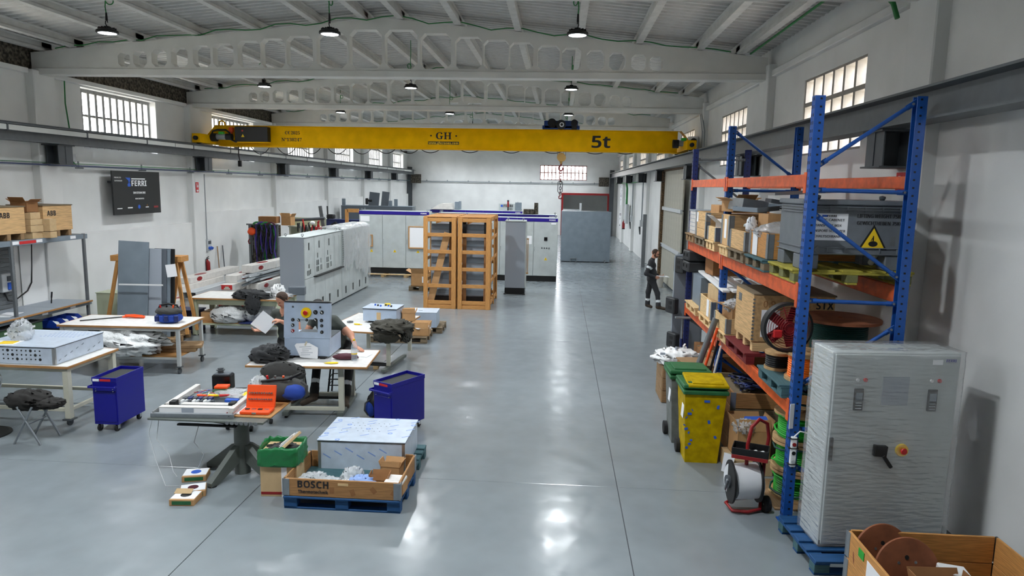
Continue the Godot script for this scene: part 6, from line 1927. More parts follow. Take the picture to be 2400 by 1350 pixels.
func fore_table():
	var t := thing("pedestal_table", "grey cast iron pedestal table with splayed feet, holding a wiring plate", "table", V3(-3.65, 0, -7.65))
	part(t, "column", G.new().cyl(V3(0, 0.0, 0), V3(0, 0.64, 0), 0.09, 0.085, 24), "castiron")
	for a in [250.0, 165.0, 25.0, 335.0]:
		var d := V3(cos(deg_to_rad(a)), 0, -sin(deg_to_rad(a)))
		var f := part(t, "foot", G.new().at(V0, a).prism([Vector2(0.06, 0.36), Vector2(0.12, 0.34), Vector2(0.5, 0.05), Vector2(0.5, 0.0), Vector2(0.42, 0.0), Vector2(0.06, 0.16)], -0.035, 0.035), "castiron")
		part(f, "foot_pad", G.new().cyl(d * 0.46, d * 0.46 + V3(0, 0.012, 0), 0.05, -1, 14), "rubber")
	part(t, "bracket", G.new().at(V3(0, 0, 0)).prism([Vector2(-0.75, 0.7), Vector2(0.35, 0.7), Vector2(0.35, 0.66), Vector2(0.1, 0.6), Vector2(-0.1, 0.6), Vector2(-0.7, 0.67)], -0.09, 0.09), "castiron")
	part(t, "slide_rail", G.new().box(V3(-0.35, 0.6, 0.12), V3(0.7, 0.02, 0.05), 0.003), "black")
	var tt := part(t, "tabletop", G.new().box(V3(-0.28, 0.71, -0.2), V3(1.35, 0.022, 1.0), 0.003), "castiron")
	part(tt, "wood_board", G.new().box(V3(0.16, 0.728, -0.28), V3(0.52, 0.014, 0.86), 0.003), "edge_wood")
	for i in 7:
		part(tt, "edge_scallop", G.new().cyl(V3(-0.02 + 0.055 * i, 0.705, 0.3), V3(-0.02 + 0.055 * i, 0.705, 0.306), 0.022, -1, 12), "steel_grey")
	# wiring plate
	var p := thing("wiring_plate", "galvanised mounting plate with cable ducts and terminals on the pedestal table", "mounting plate", V3(-4.15, 0.723, -7.98), 4)
	part(p, "plate", G.new().box(V3(0, 0.006, 0), V3(0.92, 0.01, 1.1), 0.002), "galva")
	for s in [-1.0, 1.0]:
		part(p, "side_flange", G.new().box(V3(s * 0.455, 0.035, 0), V3(0.008, 0.06, 1.1)), "inox")
	part(p, "front_rail", G.new().box(V3(0, 0.04, 0.54), V3(0.95, 0.008, 0.05)).box(V3(0, 0.02, 0.565), V3(0.95, 0.04, 0.006)), "galva")
	for q in [[0.08, 0.3, 0.62, "duct"], [0.0, 0.42, 0.86, "card_pale"]]:
		var d := part(p, "cable_duct", G.new().box(V3(q[0], 0.045, q[1]), V3(q[2], 0.07, 0.075), 0.004), q[3] if q[3] == "duct" else "white")
		bx(d, "duct_lid", V3(q[0], 0.084, q[1]), V3(q[2], 0.008, 0.08), "card_white")
		if q[3] == "duct":
			for k in 15:
				bx(d, "duct_slot", V3(q[0] - q[2] / 2 + 0.03 + 0.04 * k, 0.05, q[1] + 0.038), V3(0.008, 0.05, 0.002), "steel_grey")
		else:
			bx(d, "label_wrap", V3(-0.1, 0.047, q[1] + 0.038), V3(0.14, 0.07, 0.004), "cab_side")
	part(p, "vertical_duct", G.new().box(V3(-0.4, 0.05, -0.1), V3(0.06, 0.07, 0.8), 0.004), "card_white")
	part(p, "vertical_duct", G.new().box(V3(0.41, 0.05, 0.0), V3(0.06, 0.08, 0.95), 0.004), "card_white")
	part(p, "din_rail", G.new().box(V3(0, 0.02, 0.15), V3(0.75, 0.012, 0.035)), "galva")
	for i in 9:
		bx(p, "terminal", V3(-0.3 + 0.045 * i, 0.05, 0.15), V3(0.03, 0.06, 0.06), ["white", "duct", "steel_dark"][i % 3])
	for q in [[-0.34, 0.28], [0.36, 0.3]]:
		bx(p, "contactor", V3(q[0], 0.06, q[1]), V3(0.07, 0.1, 0.1), "black")
	for i in 6:
		bx(p, "contactor", V3(-0.32 + 0.06 * i, 0.045, 0.02), V3(0.05, 0.06, 0.08), "rack_navy" if i % 2 else "steel_dark")
	# small tools on the plate
	solo("orange_pack", "orange note pad on a green pack on the wiring plate", "pad", G.new().box(V3(0, 0.05, 0), V3(0.16, 0.03, 0.12), 0.003), "orange", V3(-4.18, 0.79, -8.28), 8)
	solo("green_pack", "green terminal pack under the orange pad on the wiring plate", "pack", G.new().box(V3(0, 0.045, 0), V3(0.18, 0.08, 0.14), 0.004), "crate_green", V3(-4.18, 0.733, -8.26), 8)
	for i in 3:
		solo("screwdriver", ["screwdriver with a red and yellow handle lying on the wiring plate", "screwdriver with a yellow and green handle lying on the wiring plate", "red handled pliers lying on the wiring plate"][i], "tool", G.new().cyl(V3(-0.06, 0.018, 0), V3(0.05, 0.018, 0.02), 0.018, 0.014).cyl(V3(0.05, 0.018, 0.02), V3(0.14, 0.015, 0.04), 0.005), ["orange", "yellow", "red"][i], V3(-4.3 + 0.13 * i, 0.78, -8.02 - 0.02 * i), 10.0 + 8.0 * i)
	solo("clear_sheet", "clear plastic pouch with parts on the wiring plate", "pouch", crumple(V3(0, 0.02, 0), V3(0.24, 0.035, 0.15), 101, 0.4, 0.0), "film_bag", V3(-3.98, 0.76, -8.2))
	solo("yellow_pouch", "bright yellow pouch leaning on the wiring plate edge", "pouch", G.new().box(V3(0, 0.02, 0), V3(0.09, 0.02, 0.24), 0.006, Basis(V3(1, 0, 0), 0.2)), "yellow", V3(-3.78, 0.79, -8.2), -20)
	solo("blue_bin", "small blue tray with parts on the wiring plate", "tray", G.new().box(V3(0, 0.02, 0), V3(0.16, 0.035, 0.07), 0.004), "logo_blue", V3(-3.92, 0.735, -8.0))
	for i in 10:
		var a := i * 2.4
		solo("wire_offcut", "short wire offcut lying on the wiring plate", "wire", G.new().tube([V3(-0.05, 0, 0), V3(0, 0.012, 0.02 * sin(a)), V3(0.05, 0.004, 0.01)], 0.004, 5), ["white", "red", "logo_blue", "cable_green"][i % 4], V3(-4.42 + 0.05 * (i % 5), 0.79, -8.22 + 0.09 * int(i / 5)), i * 37.0, "wire offcuts on the wiring plate")
	var bt := thing("battery_case", "small black case with cable glands on the wiring plate corner", "case", V3(-4.28, 0.733, -8.52), 6)
	part(bt, "case", G.new().box(V3(0, 0.1, 0), V3(0.24, 0.2, 0.16), 0.012), "black_gloss")
	part(bt, "lid", G.new().box(V3(0, 0.205, 0), V3(0.2, 0.02, 0.13), 0.004), "panel_dark")
	part(bt, "turret", G.new().cyl(V3(-0.03, 0.21, 0), V3(-0.03, 0.28, 0), 0.035).cyl(V3(-0.03, 0.25, 0), V3(-0.03, 0.262, 0), 0.055), "steel_dark")
	# socket set and bag
	var o := thing("socket_set", "open orange socket set case on the pedestal table", "tool case", V3(-3.46, 0.737, -7.72), 3)
	part(o, "tray", G.new().box(V3(0, 0.018, 0.06), V3(0.34, 0.035, 0.2), 0.006), "orange")
	part(o, "lid", G.new().box(V3(0, 0.15, -0.09), V3(0.34, 0.26, 0.035), 0.006, Basis(V3(1, 0, 0), -0.3)), "orange")
	for r in 2:
		for i in 10:
			part(o, "socket", G.new().cyl(V3(-0.13 + 0.029 * i, 0.12 + 0.07 * r, -0.058 - 0.022 * r), V3(-0.13 + 0.029 * i, 0.125 + 0.07 * r, -0.038 - 0.022 * r), 0.01, -1, 8), "chrome")
	for i in 4:
		bx(o, "bit_holder", V3(-0.11 + 0.075 * i, 0.04, 0.07), V3(0.05, 0.012, 0.03), "chrome" if i % 2 else "black")
	bx(o, "latch", V3(0.0, 0.02, 0.165), V3(0.05, 0.02, 0.012), "chrome")
	solo("small_parts", "white paper sheet with coloured wire ends beside the socket set", "paper", G.new().box(V3(0, 0.003, 0), V3(0.3, 0.006, 0.4)), "paper", V3(-3.72, 0.737, -7.78), -12)
	for i in 8:
		solo("wire_end", "small coloured wire end on the white sheet beside the socket set", "wire", G.new().tube([V3(-0.05, 0.004, 0), V3(0, 0.012, 0.015), V3(0.05, 0.004, -0.01)], 0.006, 5), ["maroon", "red_paint", "black", "rack_navy", "cable_green"][i % 5], V3(-3.8 + 0.025 * (i % 4), 0.744, -7.9 + 0.06 * i), i * 43.0, "wire ends beside the socket set")
	solo("plastic_bag", "clear plastic bag between the wiring plate and the grey tool bag", "bag", crumple(V3(0, 0.1, 0), V3(0.11, 0.15, 0.16), 111, 0.4, 0.0), "film_bag", V3(-3.66, 0.737, -8.2))
	var b := thing("tool_bag", "open grey tool bag with a blue front on the pedestal table", "bag", V3(-3.36, 0.737, -8.2), 4)
	part(b, "body", G.new().blob(V3(0, 0.13, 0), V3(0.29, 0.15, 0.2), 0.12, 121, 28, 14, 1.5, false, 0.0), "bag_grey")
	part(b, "open_lid", crumple(V3(-0.04, 0.3, -0.14), V3(0.27, 0.13, 0.06), 122, 0.15), "bag_grey")
	part(b, "blue_front", G.new().blob(V3(0.16, 0.12, 0.12), V3(0.15, 0.1, 0.1), 0.1, 123, 20, 12), "bag_blue")
	part(b, "strap", G.new().tube([V3(-0.28, 0.22, 0.02), V3(-0.1, 0.27, 0.13), V3(0.1, 0.29, 0.14), V3(0.27, 0.36, 0.1)], 0.018, 6), "black")
	part(b, "handle", G.new().tube([V3(0.26, 0.25, 0.1), V3(0.33, 0.2, 0.12), V3(0.33, 0.08, 0.12), V3(0.27, 0.05, 0.12)], 0.018, 6), "bag_grey")
	for i in 4:
		part(b, "tool", G.new().cyl(V3(-0.16 + 0.09 * i, 0.22, 0.05), V3(-0.17 + 0.1 * i, 0.31, 0.07), 0.014), ["red", "chrome", "orange", "black"][i])
	# loose wires to the floor
	for i in 3:
		var q := [[[-4.62, 0.72, -7.5], [-4.66, 0.5, -7.45], [-4.5, 0.25, -7.3], [-4.25, 0.06, -7.05], [-4.05, 0.1, -6.98]], [[-4.55, 0.72, -7.5], [-4.55, 0.45, -7.42], [-4.4, 0.28, -7.4], [-4.3, 0.12, -7.3], [-4.2, 0.1, -7.2]], [[-4.1, 0.6, -7.53], [-4.15, 0.4, -7.5], [-4.05, 0.25, -7.52], [-4.12, 0.08, -7.5], [-4.08, 0.09, -7.48]]][i] as Array
		var pts := []
		for a in q:
			pts.append(V3(a[0], a[1], a[2]))
		solo("hanging_wire", "thin pale wire hanging from the wiring plate to a wire box on the floor", "wire", G.new().tube(pts, 0.004, 5), "duct", V0, 0, "thin wires hanging from the wiring plate")
	# office chair base behind
	var c := thing("office_chair", "black five-star swivel chair base behind the pedestal table", "chair", V3(-4.3, 0, -9.25), 12)
	for i in 5:
		var d := V3(cos(i * TAU / 5), 0, sin(i * TAU / 5))
		part(c, "arm", G.new().cyl(d * 0.04 + V3(0, 0.12, 0), d * 0.29 + V3(0, 0.08, 0), 0.028, 0.018, 8), "black")
		part(c, "castor", G.new().cyl(d * 0.3 + V3(-0.02, 0.035, 0), d * 0.3 + V3(0.02, 0.035, 0), 0.035, -1, 12), "rubber")
	part(c, "gas_lift", G.new().cyl(V3(0, 0.1, 0), V3(0, 0.42, 0), 0.028), "black")
	part(c, "seat", G.new().box(V3(0, 0.45, 0), V3(0.44, 0.07, 0.42), 0.03), "black")


func floor_goods():
	# film covered enclosure on a blue pallet
	pallet("faded blue pallet under the film covered steel enclosure", V3(-2.2, 0, -7.98), 0, "pallet_teal", 1.2, 0.8)
	var e := thing("steel_enclosure", "flat steel enclosure in blue printed film on the faded blue pallet", "enclosure", V3(-2.19, 0.145, -7.9), 1)
	part(e, "body", G.new().box(V3(0, 0.17, 0), V3(1.0, 0.34, 0.78), 0.004), "steel_film")
	part(e, "top_sheet", G.new().box(V3(0, 0.348, 0), V3(1.02, 0.014, 0.8), 0.003), "steel_film")
	part(e, "seam", G.new().box(V3(0, 0.336, 0), V3(1.012, 0.008, 0.792)), "black")
	for s in [-0.485, 0.485]:
		bx(e, "corner_strip", V3(s, 0.17, 0.391), V3(0.035, 0.34, 0.005), "inox")
	for i in 4:
		for k in 8:
			if (i * 5 + k) % 7 != 3:
				part(e, "hole", G.new().cyl(V3(-0.26 + 0.065 * k - 0.02 * i, 0.352, -0.2 + 0.09 * i), V3(-0.26 + 0.065 * k - 0.02 * i, 0.3555, -0.2 + 0.09 * i), 0.008, -1, 8), "panel_dark")
	for i in 22:
		var x := -0.44 + 0.22 * (i % 5) + 0.06 * sin(i * 5.0)
		var z := -0.33 + 0.165 * int(i / 5) + 0.05 * cos(i * 3.0)
		if i % 3 == 0:
			part(e, "film_logo", G.new().at(V3(x, 0.3552, z)).lathe([Vector2(0.012, 0), Vector2(0.03, 0), Vector2(0.03, 0.0008), Vector2(0.012, 0.0008)], 14), "print_blue")
		else:
			bx(e, "film_print", V3(x, 0.3556, z), V3(0.11, 0.001, 0.016), "print_blue", V3(0, 35, 0), 0.0)
	for i in 7:
		bx(e, "film_print", V3(-0.4 + 0.13 * i, 0.16 + 0.04 * (i % 3), 0.3905), V3(0.1, 0.014, 0.001), "print_blue", V3(0, 0, -30), 0.0)
	# timber collar on a bright blue pallet
	pallet("bright blue pallet under the lettered timber collar", V3(-2.19, 0, -7.18), 0, "pallet_blue", 1.24, 0.8)
	var c := collar("timber pallet collar with black lettering on the bright blue pallet", V3(-2.19, 0.145, -7.18), 0, "collar_wood", 1.24, 0.8, 1)
	part(c, "bottom_board", G.new().box(V3(0, 0.004, 0), V3(1.18, 0.008, 0.74)), "pallet_teal")
	text(c, "BOSCH", V3(-0.3, 0.135, 0.401), 0.075, "ink", V0, "Droid Sans", true, 0.33)
	text(c, "Thermotechnik", V3(-0.3, 0.055, 0.401), 0.034, "ink", V0, "Droid Sans", true, 0.32)
	part(c, "hand_hole", G.new().box(V3(0.02, 0.15, 0.4), V3(0.11, 0.028, 0.004), 0.001), "pine_pale")
	part(c, "hand_hole", G.new().box(V3(0.1, 0.15, -0.377), V3(0.11, 0.028, 0.004), 0.001), "galva")
	for i in 4:
		bx(c, "stain", V3(-0.1 + 0.22 * i, 0.08 + 0.02 * sin(i * 4.0), 0.4005), V3(0.05, 0.07, 0.001), "card_dark", V3(0, 0, 20.0 * i), 0.0)
	var it := [[-2.55, -7.0, 0.14, 0.07, 0.12, "film_bag", 131, "clear bag of white fittings in the lettered timber collar"], [-2.35, -6.95, 0.14, 0.06, 0.1, "film_bag", 132, "clear bag next to the white fittings in the timber collar"], [-2.14, -7.05, 0.1, 0.1, 0.1, "film_bag", 133, "crumpled clear film in the middle of the timber collar"], [-2.1, -6.95, 0.16, 0.06, 0.1, "white", 134, "white crumpled wrapping in the timber collar"]]
	for q in it:
		solo("clear_bag", q[7], "bag", crumple(V3(0, q[3], 0), V3(q[2], q[3], q[4]), q[6], 0.5, 0.0), q[5], V3(q[0], 0.153, q[1]))
	solo("blue_cloth", "light blue folded cloth in the lettered timber collar", "cloth", crumple(V3(0, 0.04, 0), V3(0.13, 0.06, 0.09), 141, 0.4, 0.0), "print_blue", V3(-2.02, 0.22, -6.95))
	for i in 3:
		solo("white_fitting", "white plastic fitting in a bag in the timber collar", "fitting", G.new().box(V3(0, 0.02, 0), V3(0.14, 0.04, 0.04), 0.006).cyl(V3(-0.05, 0.02, 0), V3(-0.05, 0.02, 0.06), 0.02), "white", V3(-2.6 + 0.13 * i, 0.2, -6.98 + 0.03 * i), 30.0 * i, "white fittings in the timber collar")
	carton("tall open light cardboard box in the timber collar", V3(-1.78, 0.153, -7.32), -4, V3(0.22, 0.16, 0.16), "card", true, "", 70)
	carton("open dark cardboard box with a small block in the timber collar", V3(-1.84, 0.153, -7.02), 3, V3(0.2, 0.13, 0.15), "card_dark", true, "", 85)
	var wb := thing("white_device", "flat white plastic device in the corner of the timber collar", "device", V3(-1.66, 0.153, -7.0), -3)
	part(wb, "stand_box", G.new().box(V3(0, 0.06, 0), V3(0.2, 0.12, 0.18), 0.004), "card")
	part(wb, "cover", G.new().box(V3(0.0, 0.135, 0.02), V3(0.2, 0.03, 0.2), 0.006), "white")
	part(wb, "inset", G.new().box(V3(0, 0.151, 0.02), V3(0.14, 0.004, 0.13), 0.001), "card_white")
	# waste box with green bag
	var w := thing("waste_box", "cardboard waste box lined with a green plastic bag beside the timber collar", "waste box", V3(-2.98, 0, -7.22), 4)
	var g := G.new()
	g.box(V3(0, 0.25, 0), V3(0.4, 0.5, 0.34), 0.004)
	part(w, "carton", g, "card_pale")
	bx(w, "red_stripe", V3(0, 0.04, 0.1715), V3(0.39, 0.03, 0.002), "red_paint")
	bx(w, "tape", V3(0.06, 0.2, 0.1715), V3(0.06, 0.4, 0.002), "paper")
	var no := FastNoiseLite.new()
	no.seed = 7
	no.frequency = 4.0
	part(w, "green_bag", G.new().grid(48, 16, func(u: float, v: float) -> Vector3:
		var a := -u * TAU
		var sq := 1.0 / maxf(absf(cos(a)), absf(sin(a)))
		var k := lerpf(1.0, sq, 0.8)
		var d := V3(cos(a) * 0.21 * k, 0, sin(a) * 0.185 * k)
		var n := no.get_noise_2d(cos(a) * 2.0, sin(a) * 2.0 + v)
		if v < 0.5:
			var y := lerpf(0.36, 0.56, v / 0.5)
			return d * (1.06 + 0.12 * absf(n)) + V3(0, y + (0.04 * n if v < 0.1 else 0.0), 0)
		return d * (1.04 - 0.1 * (v - 0.5)) + V3(0, lerpf(0.56 + 0.04 * n, 0.34, (v - 0.5) / 0.5), 0)), "bag_green")
	for i in 3:
		part(w, "scrap", G.new().box(V3(0.02 + 0.04 * i, 0.55 + 0.02 * i, -0.02 + 0.03 * i), V3(0.28, 0.03, 0.06), 0.003, Basis(V3(0, 0, 1), 0.7) * Basis(V3(0, 1, 0), 0.4 * i)), ["card_white", "duct", "card_pale"][i])
	part(w, "fill", crumple(V3(0, 0.46, 0), V3(0.18, 0.06, 0.15), 151, 0.4), "black")
	# wire dispenser boxes
	var sp := [[-4.1, 0.0, -7.42, 15.0, "logo_blue", "wire dispenser box with a blue centre on the floor at the pedestal foot"], [-3.92, 0.0, -7.02, 25.0, "maroon", "wire dispenser box with a dark red centre on the floor"], [-3.9, 0.0, -6.83, 5.0, "black", "wire dispenser box with a black centre and torn lid on the floor"]]
	for i in 3:
		var q: Array = sp[i]
		var t := thing("wire_box", q[5], "box", V3(q[0], q[1], q[2]), q[3])
		part(t, "carton", G.new().box(V3(0, 0.035, 0), V3(0.26, 0.07, 0.22), 0.004), "card")
		part(t, "top_print", G.new().box(V3(0, 0.0715, -0.01), V3(0.25, 0.002, 0.19)), "paper")
		part(t, "teal_print", G.new().box(V3(0.0, 0.035, 0.1115), V3(0.2, 0.04, 0.002)), "bin_green")
		part(t, "centre_hole", G.new().cyl(V3(0, 0.072, -0.01), V3(0, 0.0745, -0.01), 0.055, -1, 20), q[4])
		if i == 2:
			part(t, "torn_lid", G.new().box(V3(-0.05, 0.085, -0.07), V3(0.18, 0.006, 0.08), 0.0, Basis(V3(1, 0, 0), 0.3)), "card_pale")


# ---------------------------------------------------------------- pallet rack
const RF = 2.40
const RB = 3.42
const L1 = 1.28
const L2 = 2.48


func rack_frame(z: float, h: float, m: String, braces: Array, bm: String, label: String):
	var t := thing("rack_upright", label, "rack frame", V3(0, 0, z))
	for x in [RF, RB]:
		var s := 1.0 if x == RF else -1.0
		var g := G.new()
		g.box(V3(x, h / 2 + 0.01, 0.0), V3(0.012, h, 0.095), 0.002)
		g.box(V3(x + s * 0.045, h / 2 + 0.01, 0.042), V3(0.09, h, 0.01), 0.002)
		g.box(V3(x + s * 0.045, h / 2 + 0.01, -0.042), V3(0.09, h, 0.01), 0.002)
		var p := part(t, "post", g, m)
		part(p, "foot_plate", G.new().box(V3(x + s * 0.04, 0.006, 0), V3(0.16, 0.012, 0.14), 0.002), m)
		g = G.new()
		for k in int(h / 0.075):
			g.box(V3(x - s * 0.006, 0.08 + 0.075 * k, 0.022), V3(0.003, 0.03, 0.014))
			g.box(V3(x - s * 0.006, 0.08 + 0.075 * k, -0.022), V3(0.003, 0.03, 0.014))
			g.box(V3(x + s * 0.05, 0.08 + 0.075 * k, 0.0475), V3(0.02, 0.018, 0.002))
		part(p, "painted_slots", g, "black").set_meta("kind", "stuff")  # raised black blocks paint in the dark of the punched holes
	for b in braces:
		var a := V3(RF + 0.08, b[0], 0)
		var c := V3(RB - 0.08, b[1], 0)
		var g := G.new()
		g.cyl(a.lerp(c, 0.06), a.lerp(c, 0.94), 0.02, -1, 10)
		var d := (c - a).normalized()
		var bs := Basis(d, Vector3(0, 0, 1).cross(d), Vector3(0, 0, 1))
		g.box(a.lerp(c, 0.04), V3(0.12, 0.05, 0.014), 0.003, bs)
		g.box(a.lerp(c, 0.96), V3(0.12, 0.05, 0.014), 0.003, bs)
		var o := part(t, "brace", g, bm)
		for e in [a.lerp(c, 0.03), a.lerp(c, 0.97)]:
			part(o, "bolt", G.new().cyl(e, e + V3(0, 0, 0.018), 0.012, -1, 8), "galva")


func rack():
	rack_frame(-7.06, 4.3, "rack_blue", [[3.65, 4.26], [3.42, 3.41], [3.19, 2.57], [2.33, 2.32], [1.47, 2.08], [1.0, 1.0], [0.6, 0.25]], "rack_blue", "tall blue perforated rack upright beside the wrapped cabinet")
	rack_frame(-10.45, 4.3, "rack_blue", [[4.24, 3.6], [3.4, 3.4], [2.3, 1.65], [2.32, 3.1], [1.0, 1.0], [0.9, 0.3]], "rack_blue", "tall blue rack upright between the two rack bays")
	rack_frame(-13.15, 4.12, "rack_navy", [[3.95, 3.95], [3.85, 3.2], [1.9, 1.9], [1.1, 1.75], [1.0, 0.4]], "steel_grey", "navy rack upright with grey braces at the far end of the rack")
	for q in [[-7.06, -10.45, "nearer rack bay between the two blue uprights"], [-10.45, -13.15, "far rack bay that ends at the navy upright"]]:
		for lv in [[3.57, 0.125, "top"], [L2, 0.17, "middle"], [L1, 0.15, "lower"]]:
			for x in [RF, RB]:
				var s := 1.0 if x == RF else -1.0
				var t := thing("rack_beam", "orange %s %s beam of the %s" % [lv[2], "aisle side" if x == RF else "wall side", q[2]], "beam", V3(x - s * 0.0, 0, 0))
				part(t, "beam", G.new().box(V3(s * 0.02, lv[0] - lv[1] / 2, (q[0] + q[1]) / 2), V3(0.05, lv[1], absf(q[1] - q[0]) - 0.1), 0.006).box(V3(-s * 0.007, lv[0] - 0.03, (q[0] + q[1]) / 2), V3(0.006, 0.012, absf(q[1] - q[0]) - 0.12)), "rack_orange")
				for z in [q[0] - 0.055, q[1] + 0.055]:
					part(t, "connector", G.new().box(V3(-s * 0.004, lv[0] - lv[1] / 2 - 0.02, z), V3(0.02, lv[1] + 0.08, 0.07), 0.003), "rack_orange")


func wrapped(label: String, pos: Vector3, r: Vector3, sd: int):
	solo("stretch_film", label, "film", G.new().blob(V3(0, r.y, 0), r, 0.12, sd, 40, 24, 2.4, true, 0.0), "film_bag", pos)


func rack_goods():
	# --- middle level, aisle crates from the near upright onwards
	pallet("yellow and olive painted pallet under the big grey plastic box", V3(2.95, L2, -7.6), 90, "pallet_yellow", 0.84, 1.16, "", "pallet_olive")
	var b := thing("plastic_pallet_box", "big grey plastic pallet box with a yellow lifting sign on the rack", "box", V3(2.95, L2 + 0.146, -7.6))
	var g := G.new()
	g.box(V3(0, 0.4, 0), V3(1.02, 0.5, 0.72), 0.012)
	for x in [-0.42, 0.42]:
		for z in [-0.26, 0.26]:
			g.box(V3(x, 0.075, z), V3(0.19, 0.15, 0.2), 0.01)
	part(b, "tub", g, "box_plastic")
	part(b, "lid", G.new().box(V3(0, 0.675, 0), V3(1.06, 0.05, 0.76), 0.01), "box_plastic")
	for i in 3:
		bx(b, "rim_rib", V3(0, 0.63 - 0.028 * i, 0.0), V3(1.05, 0.008, 0.75), "box_plastic")
	for y in [0.165, 0.225]:
		bx(b, "rim_rib", V3(0, y, 0.0), V3(1.05, 0.01, 0.75), "box_plastic")
	for i in 6:
		for y in [0.605, 0.195]:
			bx(b, "stiffener", V3(-0.42 + 0.17 * i, y, 0.366), V3(0.012, 0.07 if y > 0.5 else 0.05, 0.012), "box_plastic")
	for s in [0.27, -0.36]:
		part(b, "lid_knob", G.new().lathe([Vector2(0.02, 0.7), Vector2(0.03, 0.72), Vector2(0.03, 0.74), Vector2(0, 0.75)], 14), "steel_dark").position = V3(s, 0, 0.3)
	var sh := part(b, "paper_sign", G.new().box(V3(-0.27, 0.43, 0.363), V3(0.4, 0.27, 0.004)), "paper", "white printed sheet")
	bx(sh, "logo", V3(-0.3, 0.54, 0.366), V3(0.05, 0.02, 0.002), "logo_blue")
	text(sh, "FERRI", V3(-0.23, 0.54, 0.366), 0.02, "ink", V0, "Droid Sans", true, 0.09)
	text(sh, "ELECTRIC CABINET", V3(-0.27, 0.5, 0.366), 0.024, "ink", V0, "Droid Sans", false, 0.33)
	text(sh, "TRANSPORT BOX", V3(-0.27, 0.445, 0.366), 0.024, "ink", V0, "Droid Sans", false, 0.28)
	text(sh, "TRANSPORT SCHALTER", V3(-0.27, 0.39, 0.366), 0.024, "ink", V0, "Droid Sans", false, 0.36)
	text(sh, "SCHALTSCHRANK", V3(-0.27, 0.335, 0.366), 0.024, "ink", V0, "Droid Sans", false, 0.28)
	text(b, "LIFTING WEIGHT 75KG", V3(0.24, 0.545, 0.363), 0.036, "ink", V0, "Droid Sans", false, 0.44)
	text(b, "GEWICHTHEBEN 75KG", V3(0.24, 0.475, 0.363), 0.036, "ink", V0, "Droid Sans", false, 0.44)
	var ws := part(b, "warning_sign", G.new().at(V3(0.19, 0.27, 0.36)).prism([Vector2(-0.13, -0.05), Vector2(0.13, -0.05), Vector2(0.12, -0.06 + 0.0), Vector2(0.12, -0.06), Vector2(0.0, 0.19)], 0, 0.003), "black")
	ws.mesh = G.new().at(V3(0.19, 0.27, 0.36)).prism([Vector2(-0.14, -0.06), Vector2(0.14, -0.06), Vector2(0.0, 0.19)], 0, 0.004).mesh()
	part(ws, "yellow_field", G.new().at(V3(0.19, 0.27, 0.36)).prism([Vector2(-0.11, -0.042), Vector2(0.11, -0.042), Vector2(0.0, 0.155)], 0.004, 0.006), "yellow")
	part(ws, "pictogram", G.new().at(V3(0.19, 0.27, 0.36)).prism(oval(0.045, 0.028), 0.006, 0.008).prism([Vector2(-0.006, 0.03), Vector2(0.006, 0.03), Vector2(0.004, 0.08), Vector2(-0.004, 0.08)], 0.006, 0.008).prism([Vector2(-0.025, 0.03), Vector2(-0.018, 0.03), Vector2(0.003, 0.07), Vector2(-0.003, 0.07)], 0.006, 0.008), "black")
	bx(b, "etched_mark", V3(0.38, 0.3, 0.3625), V3(0.045, 0.09, 0.002), "steel_grey")
	part(b, "black_tube", G.new().cyl(V3(0.3, 0.05, 0.1), V3(0.3, 0.16, 0.2), 0.03), "white")
	bx(b, "load_marker", V3(-0.35, 0.2, 0.372), V3(0.06, 0.06, 0.01), "steel_grey", V3(0, 0, 45))
	# wrapped crate
	pallet("teal and grey pallet under the film wrapped crate on the rack", V3(2.93, L2, -8.5), 90, "pallet_teal", 0.8, 1.2, "", "grey_wood")
	var c := collar("pine collar crate wrapped in glossy clear film on the rack", V3(2.92, L2 + 0.146, -8.5), 90, "pine", 0.78, 1.1, 1, "", 0.3)
	bx(c, "paper_label", V3(0.12, 0.16, -0.557), V3(0.2, 0.3, 0.004), "paper")
	wrapped("bulging clear stretch film over the wrapped crate beside the plastic box", V3(2.92, L2 + 0.3, -8.5), V3(0.57, 0.14, 0.42), 201)
	# open collar crate with cardboard
	pallet("grey pallet under the open plywood crate on the rack", V3(2.93, L2, -9.42), 90, "grey_wood", 0.8, 1.2)
	var o := collar("open plywood collar crate with galvanised corners holding cardboard boxes on the rack", V3(2.93, L2 + 0.146, -9.42), 90, "plywood", 0.8, 1.16, 1, "", 0.26)
	carton("closed brown cardboard box with handle holes standing in the open plywood crate", V3(2.85, L2 + 0.4, -9.0), 4, V3(0.62, 0.24, 0.34), "card")
	carton("flat brown cardboard box in the open plywood crate under the closed one", V3(2.75, L2 + 0.15, -9.1), 4, V3(0.7, 0.24, 0.4), "card_dark")
	carton("brown cardboard box lying across the back of the open plywood crate", V3(3.0, L2 + 0.15, -9.58), 2, V3(0.8, 0.34, 0.3), "card_dark")
	solo("metal_cover", "pale grey metal cover lying in the open plywood crate", "cover", G.new().box(V3(0, 0.02, 0), V3(0.24, 0.04, 0.3), 0.005, Basis(V3(0, 0, 1), -0.2)), "cab_grey", V3(2.6, L2 + 0.42, -9.45), 10)
	solo("white_roll", "crumpled white wrapping at the corner of the open plywood crate", "wrapping", crumple(V3(0, 0.08, 0), V3(0.06, 0.1, 0.07), 205, 0.4, 0.0), "paper", V3(2.45, L2 + 0.4, -9.15))
	# tall crate with paper
	pallet("pale pallet under the tall plywood crate on the rack", V3(2.93, L2, -10.12), 90, "pine_pale", 0.5, 1.2)
	var tc := collar("tall plywood crate with a white sheet beside the second blue upright", V3(2.93, L2 + 0.146, -10.12), 90, "plywood", 0.46, 1.16, 1, "", 0.44)
	bx(tc, "paper_label", V3(-0.02, 0.24, -0.583), V3(0.13, 0.27, 0.004), "paper")
